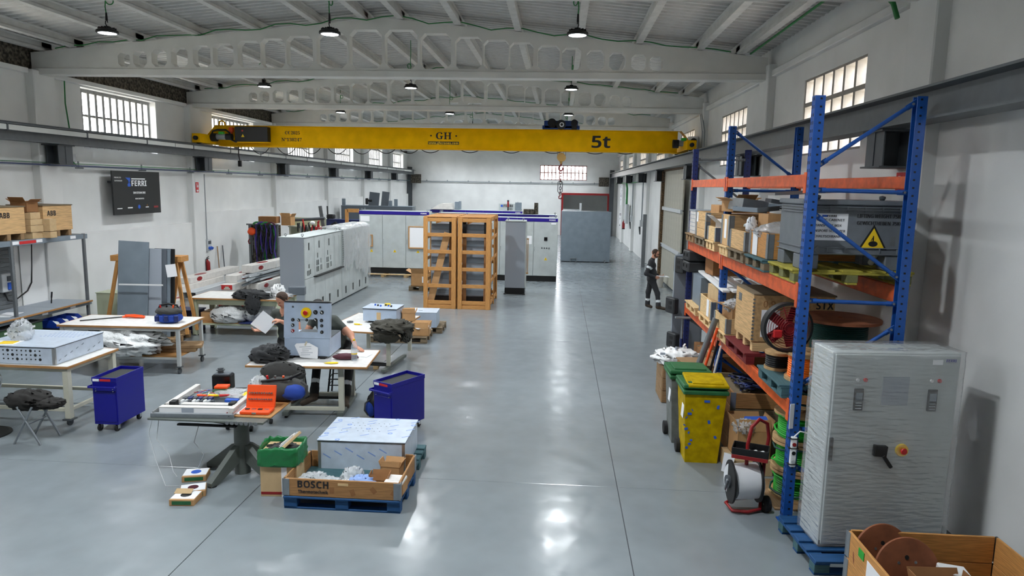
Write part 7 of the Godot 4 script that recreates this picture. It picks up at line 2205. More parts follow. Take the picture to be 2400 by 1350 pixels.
	# loose sheet metal lying on the crates
	var sm := [[2.7, 3.15, -9.6, 0.5, 0.06, 0.7, 12.0, 0.1, "panel_grey", "folded grey sheet metal tray tilted on the crates"], [3.0, 3.2, -9.0, 0.8, 0.05, 0.5, -8.0, -0.15, "panel_dark", "dark grey sheet metal tray lying on the brown boxes"], [2.95, 3.38, -8.7, 0.95, 0.03, 0.5, 5.0, 0.06, "inox", "bright steel sheet lying on top of the crates"], [2.6, 3.12, -10.0, 0.35, 0.16, 0.5, 8.0, -0.12, "galva", "galvanised bracket box lying on the tall plywood crate"]]
	for q in sm:
		var s := thing("sheet_metal", q[9], "sheet metal", V3(q[0], q[1], q[2]), q[6])
		s.rotation.z = q[7]
		part(s, "tray", G.new().box(V3(0, 0.005, 0), V3(q[3], 0.01, q[5]), 0.002), q[8])
		for k in [-1.0, 1.0]:
			bx(s, "lip", V3(0, q[4] / 2, k * q[5] / 2), V3(q[3], q[4], 0.008), q[8])
			bx(s, "lip", V3(k * q[3] / 2, q[4] / 2, 0), V3(0.008, q[4], q[5]), q[8])
	carton("tilted open cardboard flap box on the tall plywood crate", V3(2.55, L2 + 0.62, -10.3), 20, V3(0.34, 0.16, 0.3), "card", true, "", 20)
	# far bay, middle level
	pallet("pale pallet under the low pine crate in the far rack bay", V3(2.93, L2, -11.0), 90, "pine_pale", 0.6, 1.2)
	collar("low pine crate in the far rack bay beside the tall collar stack", V3(2.93, L2 + 0.146, -11.0), 90, "pine_pale", 0.58, 1.16, 1, "", 0.22)
	carton("white lined open box in the low pine crate of the far rack bay", V3(2.7, L2 + 0.15, -11.0), 0, V3(0.5, 0.27, 0.45), "card_white", true, "", 40)
	pallet("grey pallet under the tall collar stack in the far rack bay", V3(2.93, L2, -11.85), 90, "grey_wood", 0.8, 1.2)
	var st := collar("stack of plywood collars with galvanised corners in the far rack bay", V3(2.93, L2 + 0.146, -11.85), 90, "plywood", 0.8, 1.16, 3, "", 0.14)
	carton("large brown cardboard box in the collar stack of the far rack bay", V3(2.95, L2 + 0.16, -11.8), 0, V3(0.8, 0.52, 0.6), "card")
	bx(st, "paper_label", V3(0.28, 0.32, -0.585), V3(0.12, 0.16, 0.004), "paper")
	pallet("old brown pallet under the pale box at the end of the far rack bay", V3(2.93, L2, -12.75), 90, "old_wood", 0.7, 1.2)
	var wb := thing("white_box", "pale grey ribbed box at the end of the far rack bay", "box", V3(2.75, L2 + 0.146, -12.75))
	part(wb, "carton", G.new().box(V3(0, 0.2, 0), V3(0.75, 0.4, 0.5), 0.006), "card_white")
	part(wb, "lid", G.new().box(V3(0, 0.41, 0), V3(0.77, 0.03, 0.52), 0.004), "cab_side")
	for i in 5:
		bx(wb, "rib", V3(-0.376, 0.06 + 0.07 * i, 0), V3(0.006, 0.01, 0.48), "cab_side")
	# --- lower level
	pallet("blue grey pallet with cable drums on the lower rack level", V3(2.93, L1, -7.6), 90, "pallet_teal", 0.84, 1.2)
	drum("orange cable drum on the blue grey pallet of the lower rack level", V3(2.68, L1 + 0.146, -7.42), 0.24, 0.3, "reel_orange", "osb", 0.2)
	drum("black cable drum beside the orange one on the lower rack level", V3(2.5, L1 + 0.146, -7.86), 0.15, 0.2, "black", "osb", 0.13)
	drum("large brown topped drum of dark green cable on the lower rack level", V3(3.1, L1 + 0.146, -7.78), 0.42, 0.62, "reel_dkgreen", "drum_brown", 0.28)
	fan_unit()
	pallet("dark red pallet under the large osb crate on the lower rack level", V3(2.93, L1, -9.1), 90, "pallet_red", 1.05, 1.2)
	var ob := thing("osb_crate", "large closed crate with pale ply side and osb front on the dark red pallet", "crate", V3(2.9, L1 + 0.146, -9.08))
	part(ob, "body", G.new().box(V3(0, 0.42, 0), V3(0.96, 0.58, 0.84), 0.004), "osb")
	part(ob, "side_board", G.new().box(V3(-0.487, 0.42, 0), V3(0.014, 0.6, 0.84), 0.002), "plywood")
	part(ob, "lid", G.new().box(V3(0, 0.72, 0), V3(0.99, 0.02, 0.86), 0.003), "grey_wood")
	for z in [-0.35, 0.0, 0.35]:
		bx(ob, "skid", V3(0, 0.065, z), V3(0.94, 0.13, 0.1), "pine_pale")
	for i in 12:
		bx(ob, "edge_tooth", V3(-0.485, 0.16 + 0.045 * i, 0.421), V3(0.03, 0.02, 0.004), "galva")
	bx(ob, "delivery_sheet", V3(-0.28, 0.36, 0.423), V3(0.22, 0.34, 0.004), "paper")
	bx(ob, "label_patch", V3(-0.496, 0.6, -0.2), V3(0.004, 0.1, 0.14), "steel_grey")
	text(ob, "0.9", V3(-0.3, 0.6, 0.421), 0.08, "card_dark", V0, "Droid Sans", false)
	text(ob, "STX", V3(0.36, 0.6, 0.421), 0.09, "ink", V0, "Droid Sans", true)
	pallet("pale pine pallet under the low crates on the lower rack level", V3(2.93, L1, -10.05), 90, "pine_pale", 0.75, 1.2)
	collar("low pine crate with a galvanised corner beside the osb crate", V3(2.92, L1 + 0.146, -10.05), 90, "pine_pale", 0.76, 1.16, 1, "", 0.22)
	carton("open cardboard box with crumpled clear film in the low pine crate", V3(2.68, L1 + 0.15, -9.95), 3, V3(0.55, 0.34, 0.5), "card", true, "", 25)
	solo("clear_bag", "crumpled clear film in the open cardboard box beside the osb crate", "bag", crumple(V3(0, 0.04, 0), V3(0.14, 0.08, 0.12), 211, 0.5), "film_bag", V3(2.5, L1 + 0.48, -9.85))
	pallet("pale pine pallet in the far bay of the lower rack level", V3(2.93, L1, -11.1), 90, "pine_pale", 0.9, 1.2)
	var lc := collar("pine crate with a white sheet in the far bay of the lower rack level", V3(2.92, L1 + 0.146, -11.1), 90, "pine_pale", 0.9, 1.16, 1, "", 0.3)
	bx(lc, "paper_label", V3(-0.2, 0.16, -0.584), V3(0.16, 0.26, 0.004), "paper")
	carton("tall brown cardboard box standing in the pine crate of the far lower bay", V3(2.72, L1 + 0.15, -11.0), 5, V3(0.6, 0.5, 0.55), "card_pale")
	pallet("pale pine pallet at the navy upright on the lower rack level", V3(2.93, L1, -12.3), 90, "pine_pale", 0.9, 1.2)
	solo("grey_panel_box", "plain blue grey flat box standing at the navy upright on the lower rack level", "box", G.new().box(V3(0, 0.25, 0), V3(0.75, 0.5, 0.7), 0.005), "panel_grey", V3(2.8, L1 + 0.146, -12.3))
	for i in 5:
		solo("white_profile", "long white trunking profile lying across the boxes of the lower rack level", "profile", G.new().box(V3(0, 0.02, 0), V3(0.1, 0.035, 2.9), 0.004), "white", V3(2.5 + 0.13 * i, L1 + 0.66 + 0.005 * i, -11.6 + 0.06 * i), -3.0, "white trunking profiles on the rack")
	carton("brown cardboard box with a white sheet under the middle beam of the far bay", V3(2.85, L1 + 0.71, -12.0), 3, V3(0.6, 0.34, 0.5), "card_dark")
	solo("instrument_case", "dark grey case on the brown cardboard box under the middle beam", "case", G.new().box(V3(0, 0.07, 0), V3(0.5, 0.14, 0.4), 0.008), "steel_dark", V3(2.85, L1 + 1.06, -11.95), 2)
	for i in 2:
		var bc := thing("black_case", "stacked black plastic tool case at the end of the far rack bay", "case", V3(2.55, L1 + 0.65 + 0.2 * i, -12.85), 5, "black cases at the rack end")
		part(bc, "shell", G.new().box(V3(0, 0.095, 0), V3(0.5, 0.18, 0.42), 0.02), "crate_black")
		for z in [-0.1, 0.1]:
			bx(bc, "latch", V3(-0.255, 0.11, z), V3(0.014, 0.06, 0.05), "black")
	solo("duct_tube", "grey metal tube standing slanted behind the second blue upright", "tube", G.new().cyl(V3(0, 0, 0), V3(0.28, 0.6, -0.1), 0.055, -1, 14), "galva", V3(2.55, L1 + 0.15, -10.62))
	solo("white_bucket", "white plastic canister at the back of the lower rack level", "canister", G.new().cyl(V3(0, 0, 0), V3(0, 0.42, 0), 0.14, -1, 20), "card_white", V3(3.15, L1 + 0.6, -10.15))


func drum(label: String, pos: Vector3, r: float, h: float, cable: String, flange: String, core: float, group := "") -> Node3D:
	var t := thing("cable_drum", label, "cable drum", pos, 0, group)
	for y in [0.0, h - 0.03]:
		part(t, "flange", G.new().lathe([Vector2(0.03, y), Vector2(r, y), Vector2(r, y + 0.03), Vector2(0.03, y + 0.03), Vector2(0.03, y)], 32), flange)
	part(t, "core", G.new().cyl(V3(0, 0.03, 0), V3(0, h - 0.03, 0), core * 0.8, -1, 20), flange)
	var g := G.new()
	var n := int((h - 0.06) / 0.022)
	var pr := [Vector2(core, 0.03)]
	for i in n:
		var y0 := 0.03 + (h - 0.06) * i / n
		var y1 := 0.03 + (h - 0.06) * (i + 1) / n
		pr.append(Vector2(core + 0.012, (y0 + y1) / 2))
		pr.append(Vector2(core, y1))
	g.lathe(pr, 32)
	part(t, "cable_winding", g, cable)
	return t


func fan_unit():
	var t := thing("axial_fan", "round dark red axial fan with a wire grille standing on cable drums", "fan", V3(2.42, L1 + 0.446, -7.42), 6)
	part(t, "ring_housing", G.new().at(V3(0, 0.26, 0), 0, 90).lathe([Vector2(0.25, -0.06), Vector2(0.265, -0.04), Vector2(0.265, 0.05), Vector2(0.24, 0.06), Vector2(0.24, -0.05), Vector2(0.25, -0.06)], 36), "black")
	for i in 9:
		part(t, "grille_ring", G.new().tube(ring(V3(0, 0.26, 0.075 - 0.0006 * i * i), 0.05 + 0.024 * i, 32), 0.0035, 5, true), "fan_red")
	for i in 4:
		var d := V3(cos(i * TAU / 4 + 0.3), sin(i * TAU / 4 + 0.3), 0)
		part(t, "grille_bar", G.new().cyl(V3(0, 0.26, 0.07) + d * 0.05, V3(0, 0.26, 0.05) + d * 0.25, 0.006, -1, 6), "fan_red")
	part(t, "motor", G.new().cyl(V3(0, 0.26, -0.05), V3(0, 0.26, 0.06), 0.07, -1, 20), "fan_red")
	for i in 5:
		part(t, "blade", G.new().box(V3(cos(i * TAU / 5) * 0.14, 0.26 + sin(i * TAU / 5) * 0.14, 0.0), V3(0.16, 0.11, 0.008), 0.002, Basis(V3(0, 0, 1), i * TAU / 5) * Basis(V3(1, 0, 0), 0.5)), "fan_red")
	part(t, "terminal_box", G.new().box(V3(-0.12, 0.2, 0.06), V3(0.09, 0.08, 0.05), 0.008), "sign_red")


func right_goods():
	# --- floor level under the rack
	for i in 3:
		drum("drum of bright green cable stacked under the rack behind the near upright", V3(2.72, 0.02 + 0.33 * i, -7.68), 0.27, 0.32, "reel_green", "osb", 0.21, "green cable drums under the rack")
	for i in 7:
		var pts := []
		for k in 15:
			var a := k * TAU / 14.0
			pts.append(V3(cos(a) * (0.24 + 0.015 * sin(k * 2.0 + i)), 0.04 * i + 0.02 * sin(a * 2.0 + i), sin(a) * 0.24))
		solo("cable_loop", "loose green cable loop hanging round the green cable drums", "cable", G.new().tube(pts, 0.012, 6), "reel_green" if i % 3 else "reel_dkgreen", V3(2.7, 0.1 + 0.13 * i, -7.66), 20.0 * i, "loose green cable loops at the drums")
	solo("timber_board", "flat timber board under the green cable drums", "board", G.new().box(V3(0, 0.01, 0), V3(0.7, 0.018, 0.8), 0.002), "old_wood", V3(2.75, 0, -7.7))
	var wc := thing("timber_crate", "low brown timber crate full of tangled blue and black cable under the rack", "crate", V3(2.85, 0, -9.3))
	for i in 4:
		bx(wc, "front_board", V3(0, 0.12 + 0.21 * i, 0.5), V3(1.15, 0.2, 0.025), "collar_wood" if i == 3 else "grey_wood")
		bx(wc, "back_board", V3(0, 0.12 + 0.21 * i, -0.5), V3(1.15, 0.2, 0.025), "grey_wood")
		for s in [-1.0, 1.0]:
			bx(wc, "side_board", V3(s * 0.57, 0.12 + 0.21 * i, 0), V3(0.025, 0.2, 0.98), "collar_wood")
	for s in [-1.0, 1.0]:
		bx(wc, "corner_post", V3(s * 0.58, 0.43, 0.515), V3(0.07, 0.86, 0.012), "galva")
	bx(wc, "floor_board", V3(0, 0.78, 0), V3(1.1, 0.02, 0.95), "grey_wood")
	for i in 16:
		var pts := []
		for k in 10:
			pts.append(V3(0.42 * sin(i * 1.7 + k * 0.7), 0.04 + 0.05 * absf(sin(k * 1.3 + i)), 0.36 * cos(i * 2.3 + k * 0.6)))
		solo("tangled_cable", "dark cable in the tangle on the low timber crate under the rack", "cable", G.new().tube(pts, 0.014, 6), ["black", "cable_blue", "black", "rack_navy"][i % 4], V3(2.82, 0.8, -9.3), 0, "tangled cables on the timber crate")
	carton("open brown cardboard box of parts in front of the low timber crate", V3(2.4, 0.2, -8.42), 4, V3(0.4, 0.34, 0.36), "card", true, "", 75)
	solo("blue_box", "bright blue flat box lying in the open cardboard box under the rack", "box", G.new().box(V3(0, 0.06, 0), V3(0.26, 0.13, 0.16), 0.006, Basis(V3(0, 0, 1), 0.08)), "logo_blue", V3(2.46, 0.54, -8.38), -6)
	solo("clear_bag", "crumpled clear bag beside the blue box under the rack", "bag", crumple(V3(0, 0.05, 0), V3(0.11, 0.08, 0.1), 221, 0.5), "film_bag", V3(2.3, 0.53, -8.3))
	carton("brown cardboard box with a white sheet under the open box of parts", V3(2.38, 0.0, -8.42), 4, V3(0.5, 0.195, 0.45), "card_pale")
	solo("notice_sheet", "white notice sheet on the side of the low cardboard box at the red trolley", "paper", G.new().box(V3(0, 0.14, 0), V3(0.13, 0.24, 0.004), 0.0, Basis(V3(0, 0, 1), -0.1)), "paper", V3(2.1, 0.02, -8.17), -30)
	# red cable reel trolley
	var t := thing("reel_trolley", "red tubular trolley carrying a reel of white cable and a tool tray", "trolley", V3(2.1, 0, -7.3), 0)
	part(t, "frame", G.new().tube([V3(0.16, 0.1, -0.05), V3(0.17, 0.5, -0.05), V3(0.2, 0.8, -0.05), V3(0.17, 0.95, -0.04), V3(0.08, 1.0, -0.02), V3(-0.0, 0.92, 0.0), V3(-0.03, 0.72, 0.0), V3(-0.03, 0.5, -0.0)], 0.02, 8), "red_paint")
	part(t, "foot_loop", G.new().tube([V3(0.16, 0.1, -0.05), V3(0.12, 0.04, 0.08), V3(-0.02, 0.03, 0.14), V3(-0.18, 0.03, 0.12), V3(-0.22, 0.06, 0.0), V3(-0.12, 0.08, -0.06), V3(0.16, 0.1, -0.1)], 0.018, 8), "red_paint")
	part(t, "wheel", G.new().cyl(V3(0.16, 0.085, 0.04), V3(0.22, 0.085, 0.03), 0.085, -1, 20), "rubber")
	part(t, "wheel", G.new().cyl(V3(0.16, 0.085, -0.3), V3(0.22, 0.085, -0.3), 0.085, -1, 20), "rubber")
	part(t, "wheel_hub", G.new().cyl(V3(0.19, 0.085, 0.0), V3(0.19, 0.085, 0.06), 0.03, -1, 12), "galva")
	var rl := part(t, "reel_flange", G.new().cyl(V3(-0.2, 0.31, 0.02), V3(-0.18, 0.31, 0.02), 0.23, -1, 28), "black")
	part(t, "reel_flange", G.new().cyl(V3(0.1, 0.31, -0.04), V3(0.12, 0.31, -0.04), 0.23, -1, 28), "black")
	part(t, "white_cable", G.new().cyl(V3(-0.18, 0.31, 0.02), V3(0.1, 0.31, -0.04), 0.19, -1, 28), "reel_white", "white cable winding")
	part(rl, "hub", G.new().cyl(V3(-0.23, 0.31, 0.025), V3(-0.2, 0.31, 0.02), 0.07, -1, 14), "steel_dark")
	part(rl, "crank", G.new().box(V3(-0.235, 0.28, 0.03), V3(0.02, 0.16, 0.03), 0.003, Basis(V3(1, 0, 0), 0.5)), "galva")
	part(t, "axle", G.new().cyl(V3(-0.24, 0.31, 0.02), V3(0.16, 0.31, -0.05), 0.015, -1, 8), "steel_dark")
	var tr := part(t, "tool_tray", G.new().at(V3(0.0, 0.64, 0.02), -20).box(V3(0, 0.0, 0), V3(0.36, 0.012, 0.22)).box(V3(0, 0.035, 0.11), V3(0.36, 0.07, 0.01), 0.002).box(V3(0, 0.035, -0.11), V3(0.36, 0.07, 0.01), 0.002).box(V3(0.18, 0.035, 0), V3(0.01, 0.07, 0.22), 0.002).box(V3(-0.18, 0.035, 0), V3(0.01, 0.07, 0.22), 0.002), "black")
	part(tr, "red_skirt", G.new().at(V3(0.0, 0.615, 0.02), -20).box(V3(0, 0, 0), V3(0.365, 0.045, 0.225), 0.004), "red_paint")
	for i in 3:
		bx(tr, "tray_item", V3(-0.06 + 0.07 * i, 0.66, 0.02 + 0.02 * i), V3(0.14, 0.012, 0.025), "white", V3(0, 35, 0))
	# socket strip on the near upright
	var ss := thing("socket_strip", "white multi-socket strip tied to the near blue upright", "socket strip", V3(2.44, 0.62, -7.005))
	part(ss, "case", G.new().box(V3(0, 0.16, 0.01), V3(0.06, 0.32, 0.04), 0.008), "white")
	for i in 3:
		part(ss, "outlet", G.new().cyl(V3(0, 0.06 + 0.09 * i, 0.03), V3(0, 0.06 + 0.09 * i, 0.034), 0.02, -1, 14), "black" if i == 1 else ("red_paint" if i == 2 else "duct"))
	part(ss, "cord", G.new().tube([V3(0, 0.32, 0.01), V3(0.05, 0.38, 0.02), V3(0.15, 0.36, 0.03), V3(0.22, 0.28, 0.0)], 0.008, 6), "white")
	for y in [0.03, 0.2, 0.3]:
		bx(ss, "cable_tie", V3(0, y, 0.0), V3(0.1, 0.008, 0.07), "black")
	solo("rating_plate", "white rating plate tied to the near blue upright above the socket strip", "plate", G.new().box(V3(0, 0.13, 0), V3(0.05, 0.26, 0.006), 0.002), "paper", V3(2.4, 1.02, -7.0), 20)
	# wheelie bins
	wheelie("yellow wheelie bin with a green lid and a yellow insert, scuffed with blue paint", V3(1.86, 0, -8.75), "bin_yellow", true)
	wheelie("grey wheelie bin with a green lid behind the yellow one", V3(1.8, 0, -9.42), "bin_grey", false)
	# poles leaning on the rack beam
	var pl := [["grey", "steel_grey", 2.08, 0.87, -10.1, 2.3, 1.56, -10.15, 0.045, "thick grey tube leaning on the lower rack beam beside the bins"], ["orange", "orange", 2.17, 0.94, -10.0, 2.31, 1.44, -10.05, 0.02, "orange pole leaning on the lower rack beam"], ["white", "white", 2.28, 0.81, -9.95, 2.36, 1.2, -9.98, 0.016, "white pole leaning on the lower rack beam"], ["black", "black", 2.24, 0.8, -10.05, 2.34, 1.25, -10.08, 0.018, "black pole leaning beside the white one"]]
	for q in pl:
		var a := V3(q[2], q[3], q[4])
		var b := V3(q[5], q[6], q[7])
		var d := (b - a) / (b.y - a.y)
		solo("leaning_pole", q[9], "pole", G.new().cyl(a - d * q[3], b, q[8], -1, 14), q[1])
	var lb := thing("timber_box", "small pine box with a white sheet behind the bins", "box", V3(2.2, 0, -10.7), 8)
	part(lb, "carton", G.new().box(V3(0, 0.38, 0), V3(0.5, 0.76, 0.5), 0.004), "collar_wood")
	part(lb, "lid", G.new().box(V3(0, 0.77, 0), V3(0.54, 0.022, 0.54), 0.003), "old_wood")
	bx(lb, "paper_label", V3(-0.253, 0.6, 0.05), V3(0.004, 0.22, 0.14), "paper")
	solo("white_scrap", "tangle of white plastic trim lying on the floor goods behind the bins", "scrap", crumple(V3(0, 0.08, 0), V3(0.3, 0.12, 0.24), 231, 0.6, 0.0), "white", V3(1.98, 0.6, -11.3))
	for i in 4:
		solo("white_trim", "bent white trim piece lying on the scrap tangle behind the bins", "trim", G.new().box(V3(0, 0, 0), V3(0.42 - 0.05 * i, 0.05, 0.03), 0.004, Basis(V3(0, 0, 1), 0.3 * sin(i * 2.0))), "white" if i % 2 else "cab_side", V3(1.9 + 0.07 * i, 0.76 + 0.03 * i, -11.2 - 0.08 * i), 25.0 * i, "white trim on the scrap")
	var sc := thing("scrap_crate", "open timber crate holding white scrap behind the bins", "crate", V3(2.05, 0, -11.35))
	for s in [-1.0, 1.0]:
		for i in 3:
			bx(sc, "board", V3(0, 0.1 + 0.2 * i, s * 0.33), V3(0.66, 0.19, 0.02), "old_wood")
			bx(sc, "board", V3(s * 0.33, 0.1 + 0.2 * i, 0), V3(0.02, 0.19, 0.64), "old_wood")
	bx(sc, "board", V3(0, 0.585, 0), V3(0.62, 0.02, 0.62), "old_wood")
	# grey sheets and holders at the end of the rack
	for i in 3:
		var p := thing("cabinet_door", "tall plain grey cabinet door stored upright at the end of the rack", "door panel", V3(2.52 + 0.04 * i, 0, -13.62 - 0.12 * i), 24, "cabinet doors stored at the rack end")
		part(p, "sheet", G.new().box(V3(0, 1.08, 0), V3(0.66, 2.15, 0.03), 0.004), "cab_side")
		part(p, "return_edge", G.new().box(V3(0.325, 1.08, -0.02), V3(0.01, 2.13, 0.04), 0.002), "cab_side")
	for i in 3:
		var bh := thing("panel_clamp", "black plastic clamp holding the stored cabinet doors", "clamp", V3([2.25, 2.2, 2.32][i], [0.42, 1.1, 1.88][i], -13.42), 24, "black clamps on the stored doors")
		part(bh, "clamp", G.new().box(V3(0, 0.1, 0), V3(0.12, 0.3, 0.3), 0.02), "crate_black")
		for k in 2:
			bx(bh, "recess", V3(-0.062, 0.06 + 0.1 * k, 0.02), V3(0.004, 0.06, 0.1), "black")
	var js := thing("jack_stand", "blue and grey adjustable stand beside the stored cabinet doors", "stand", V3(2.25, 0, -12.5))
	part(js, "tube", G.new().cyl(V3(0, 0, 0), V3(0, 0.75, 0), 0.03, -1, 10), "rack_navy")
	part(js, "post", G.new().cyl(V3(0, 0.75, 0), V3(0, 1.12, 0), 0.02, -1, 10), "galva")
	part(js, "head", G.new().box(V3(0, 1.13, 0), V3(0.26, 0.03, 0.1), 0.004), "galva")
	part(js, "base", G.new().box(V3(0, 0.015, 0), V3(0.3, 0.03, 0.3), 0.004), "rack_navy")
	carton("dark brown cardboard box on the floor of the far rack bay", V3(2.95, 0, -11.6), 4, V3(0.9, 0.75, 0.8), "card_dark")
	carton("dark brown cardboard box on the floor at the navy upright", V3(2.95, 0, -12.6), -3, V3(0.8, 0.6, 0.7), "card_dark")
	# film wrapped cabinet
	var pc := pallet("blue pallet under the film wrapped cabinet", V3(2.98, 0, -6.48), 4, "pallet_blue", 1.3, 0.86, "", "pallet_teal")
	var c := thing("wrapped_cabinet", "pale grey control cabinet in clear stretch film with a red emergency stop", "cabinet", V3(3.03, 0.146, -6.5), 5)
	part(c, "body", G.new().box(V3(0, 0.93, -0.01), V3(1.16, 1.84, 0.38), 0.008), "cab_grey")
	part(c, "door", G.new().box(V3(0, 0.93, 0.19), V3(1.12, 1.8, 0.02), 0.004), "cab_grey")
	part(c, "plinth", G.new().box(V3(0, 0.03, 0), V3(1.14, 0.06, 0.38)), "plinth")
	for s in [-0.33, 0.34]:
		var mt2 := bx(c, "meter", V3(s, 1.42, 0.205), V3(0.085, 0.2, 0.02), "black_gloss")
		bx(mt2, "screen", V3(0, 0.03, 0.011), V3(0.06, 0.07, 0.002), "panel_grey")
		for k in 3:
			bx(mt2, "key_row", V3(0, -0.03 - 0.025 * k, 0.011), V3(0.055, 0.008, 0.002), "duct")
		part(c, "signal_lamp", G.new().at(V3(s + 0.05, 1.6, 0.2), 0, 90).lathe([Vector2(0, 0.02), Vector2(0.014, 0.018), Vector2(0.018, 0.01), Vector2(0.018, 0)], 14), "red")
		part(c, "push_button", G.new().at(V3(s - 0.02, 1.6, 0.2), 0, 90).lathe([Vector2(0, 0.014), Vector2(0.014, 0.012), Vector2(0.016, 0)], 14), "white")
	bx(c, "nameplate", V3(0.0, 1.5, 0.202), V3(0.24, 0.26, 0.004), "cab_side")
	bx(c, "nameplate", V3(0.36, 1.77, 0.202), V3(0.09, 0.045, 0.004), "paper")
	text(c, "FERRI", V3(0.48, 1.785, 0.202), 0.025, "cab_band", V0, "Droid Sans", true, 0.09)
	bx(c, "hinge", V3(-0.54, 0.95, 0.2), V3(0.035, 0.22, 0.02), "black")
	var ms := bx(c, "main_switch", V3(-0.1, 0.95, 0.225), V3(0.115, 0.1, 0.05), "black", V3(0, 0, -4))
	bx(ms, "lever", V3(0.07, -0.09, 0.02), V3(0.03, 0.14, 0.025), "black", V3(0, 0, 40))
	part(c, "stop_collar", G.new().at(V3(0.11, 0.95, 0.2), 0, 90).lathe([Vector2(0, 0.02), Vector2(0.055, 0.02), Vector2(0.06, 0.0)], 22), "yellow")
	part(c, "stop_button", G.new().at(V3(0.11, 0.95, 0.22), 0, 90).lathe([Vector2(0, 0.035), Vector2(0.026, 0.032), Vector2(0.03, 0.024), Vector2(0.02, 0)], 18), "red")
	# film skin, a little loose
	var no := FastNoiseLite.new()
	no.seed = 77
	no.frequency = 2.5
	part(c, "stretch_film", G.new().grid(72, 40, func(u: float, v: float) -> Vector3:
		var a := -u * 4.0
		var i := int(minf(-a, 3.999))
		var f := -a - i
		var e := 0.01
		var hw := 0.595
		var hd := 0.225
		var p: Vector2
		if i == 0:
			p = Vector2(lerpf(-hw, hw, f), hd)
		elif i == 1:
			p = Vector2(hw, lerpf(hd, -hd, f))
		elif i == 2:
			p = Vector2(lerpf(hw, -hw, f), -hd)
		else:
			p = Vector2(-hw, lerpf(-hd, hd, f))
		var n := no.get_noise_3d(p.x * 1.2, v * 9.0 + p.x * 1.5, p.y * 2.0)
		var k := 1.0 + 0.012 * n
		if v > 0.9:
			k *= lerpf(1.0, 0.25, (v - 0.9) / 0.1)
			return V3(p.x * k, 1.868 + 0.01 * n, p.y * k)
		return V3(p.x * k, 0.02 + 1.85 * v / 0.9, p.y * k)), "film", "clear stretch film wrapped round the cabinet")
	# foreground timber crate
	pallet("plain pallet under the timber crate with brown drum discs", V3(3.08, 0, -5.28), 0, "old_wood", 1.2, 0.8)
	var fc := collar("two-high pine collar crate with brown drum discs and parts inside", V3(3.08, 0.146, -5.28), 0, "pine", 1.2, 0.82, 2, "", 0.235)
	bx(fc, "paper_label", V3(-0.604, 0.3, 0.12), V3(0.004, 0.22, 0.26), "paper")
	for q in [[-0.604, 0.4, -0.12], [-0.604, 0.2, 0.3]]:
		bx(fc, "green_sticker", V3(q[0], q[1], q[2]), V3(0.004, 0.07, 0.1), "reel_green")
	bx(fc, "bottom_board", V3(0, 0.01, 0), V3(1.14, 0.015, 0.76), "grey_wood")
	for i in 2:
		var d := thing("drum_disc", ["brown round drum disc with a centre hole leaning in the pine crate", "brown round drum disc leaning behind the one with the visible centre hole"][i], "disc", V3([2.84, 2.76][i], 0.165, [-5.3, -5.52][i]), [8.0, 14.0][i])
		d.rotation.x = -0.28
		part(d, "disc", G.new().at(V3(0, 0.27, 0), 0, 90).lathe([Vector2(0.03, -0.012), Vector2(0.27, -0.012), Vector2(0.275, 0.0), Vector2(0.27, 0.012), Vector2(0.03, 0.012), Vector2(0.03, -0.012)], 44), "drum_brown")
		for q in [[0.0, 0.14], [-0.07, 0.1], [0.07, 0.1]]:
			part(d, "bolt_hole", G.new().cyl(V3(q[0], 0.27 + q[1] - 0.02, 0.0125), V3(q[0], 0.27 + q[1] - 0.02, 0.0145), 0.018 if q[0] == 0.0 else 0.012, -1, 14), "black" if q[0] == 0.0 else "galva")
	carton("shallow open cardboard tray in the pine crate in front of the discs", V3(2.95, 0.3, -5.08), 3, V3(0.4, 0.17, 0.24), "card_dark", true, "", 85)
	solo("white_device", "small white plastic box on top of the goods in the pine crate", "device", G.new().box(V3(0, 0.03, 0), V3(0.2, 0.05, 0.16), 0.008, Basis(V3(0, 0, 1), -0.06)), "white", V3(3.14, 0.46, -5.3), -8)
	solo("blue_pack", "small blue pack in the open cardboard tray of the pine crate", "pack", G.new().box(V3(0, 0.02, 0), V3(0.15, 0.04, 0.1), 0.004), "logo_blue", V3(2.98, 0.42, -5.04), 6)
	solo("white_bottle", "white tapered spray nozzle standing in the pine crate", "bottle", G.new().lathe([Vector2(0, 0), Vector2(0.05, 0), Vector2(0.045, 0.1), Vector2(0.022, 0.2), Vector2(0.018, 0.25), Vector2(0, 0.255)], 16), "white", V3(2.75, 0.36, -4.98), 0)
	for i in 5:
		solo("small_carton", "small carton or wrapped fitting packed in the pine crate", "carton", G.new().box(V3(0, 0.12, 0), V3(0.16, 0.24, 0.13), 0.005), ["card_white", "card", "white", "card_white", "galva"][i], V3(3.15 + 0.13 * i, 0.165, -5.1 + 0.08 * (i % 2)), 20.0 * i, "small cartons in the pine crate")


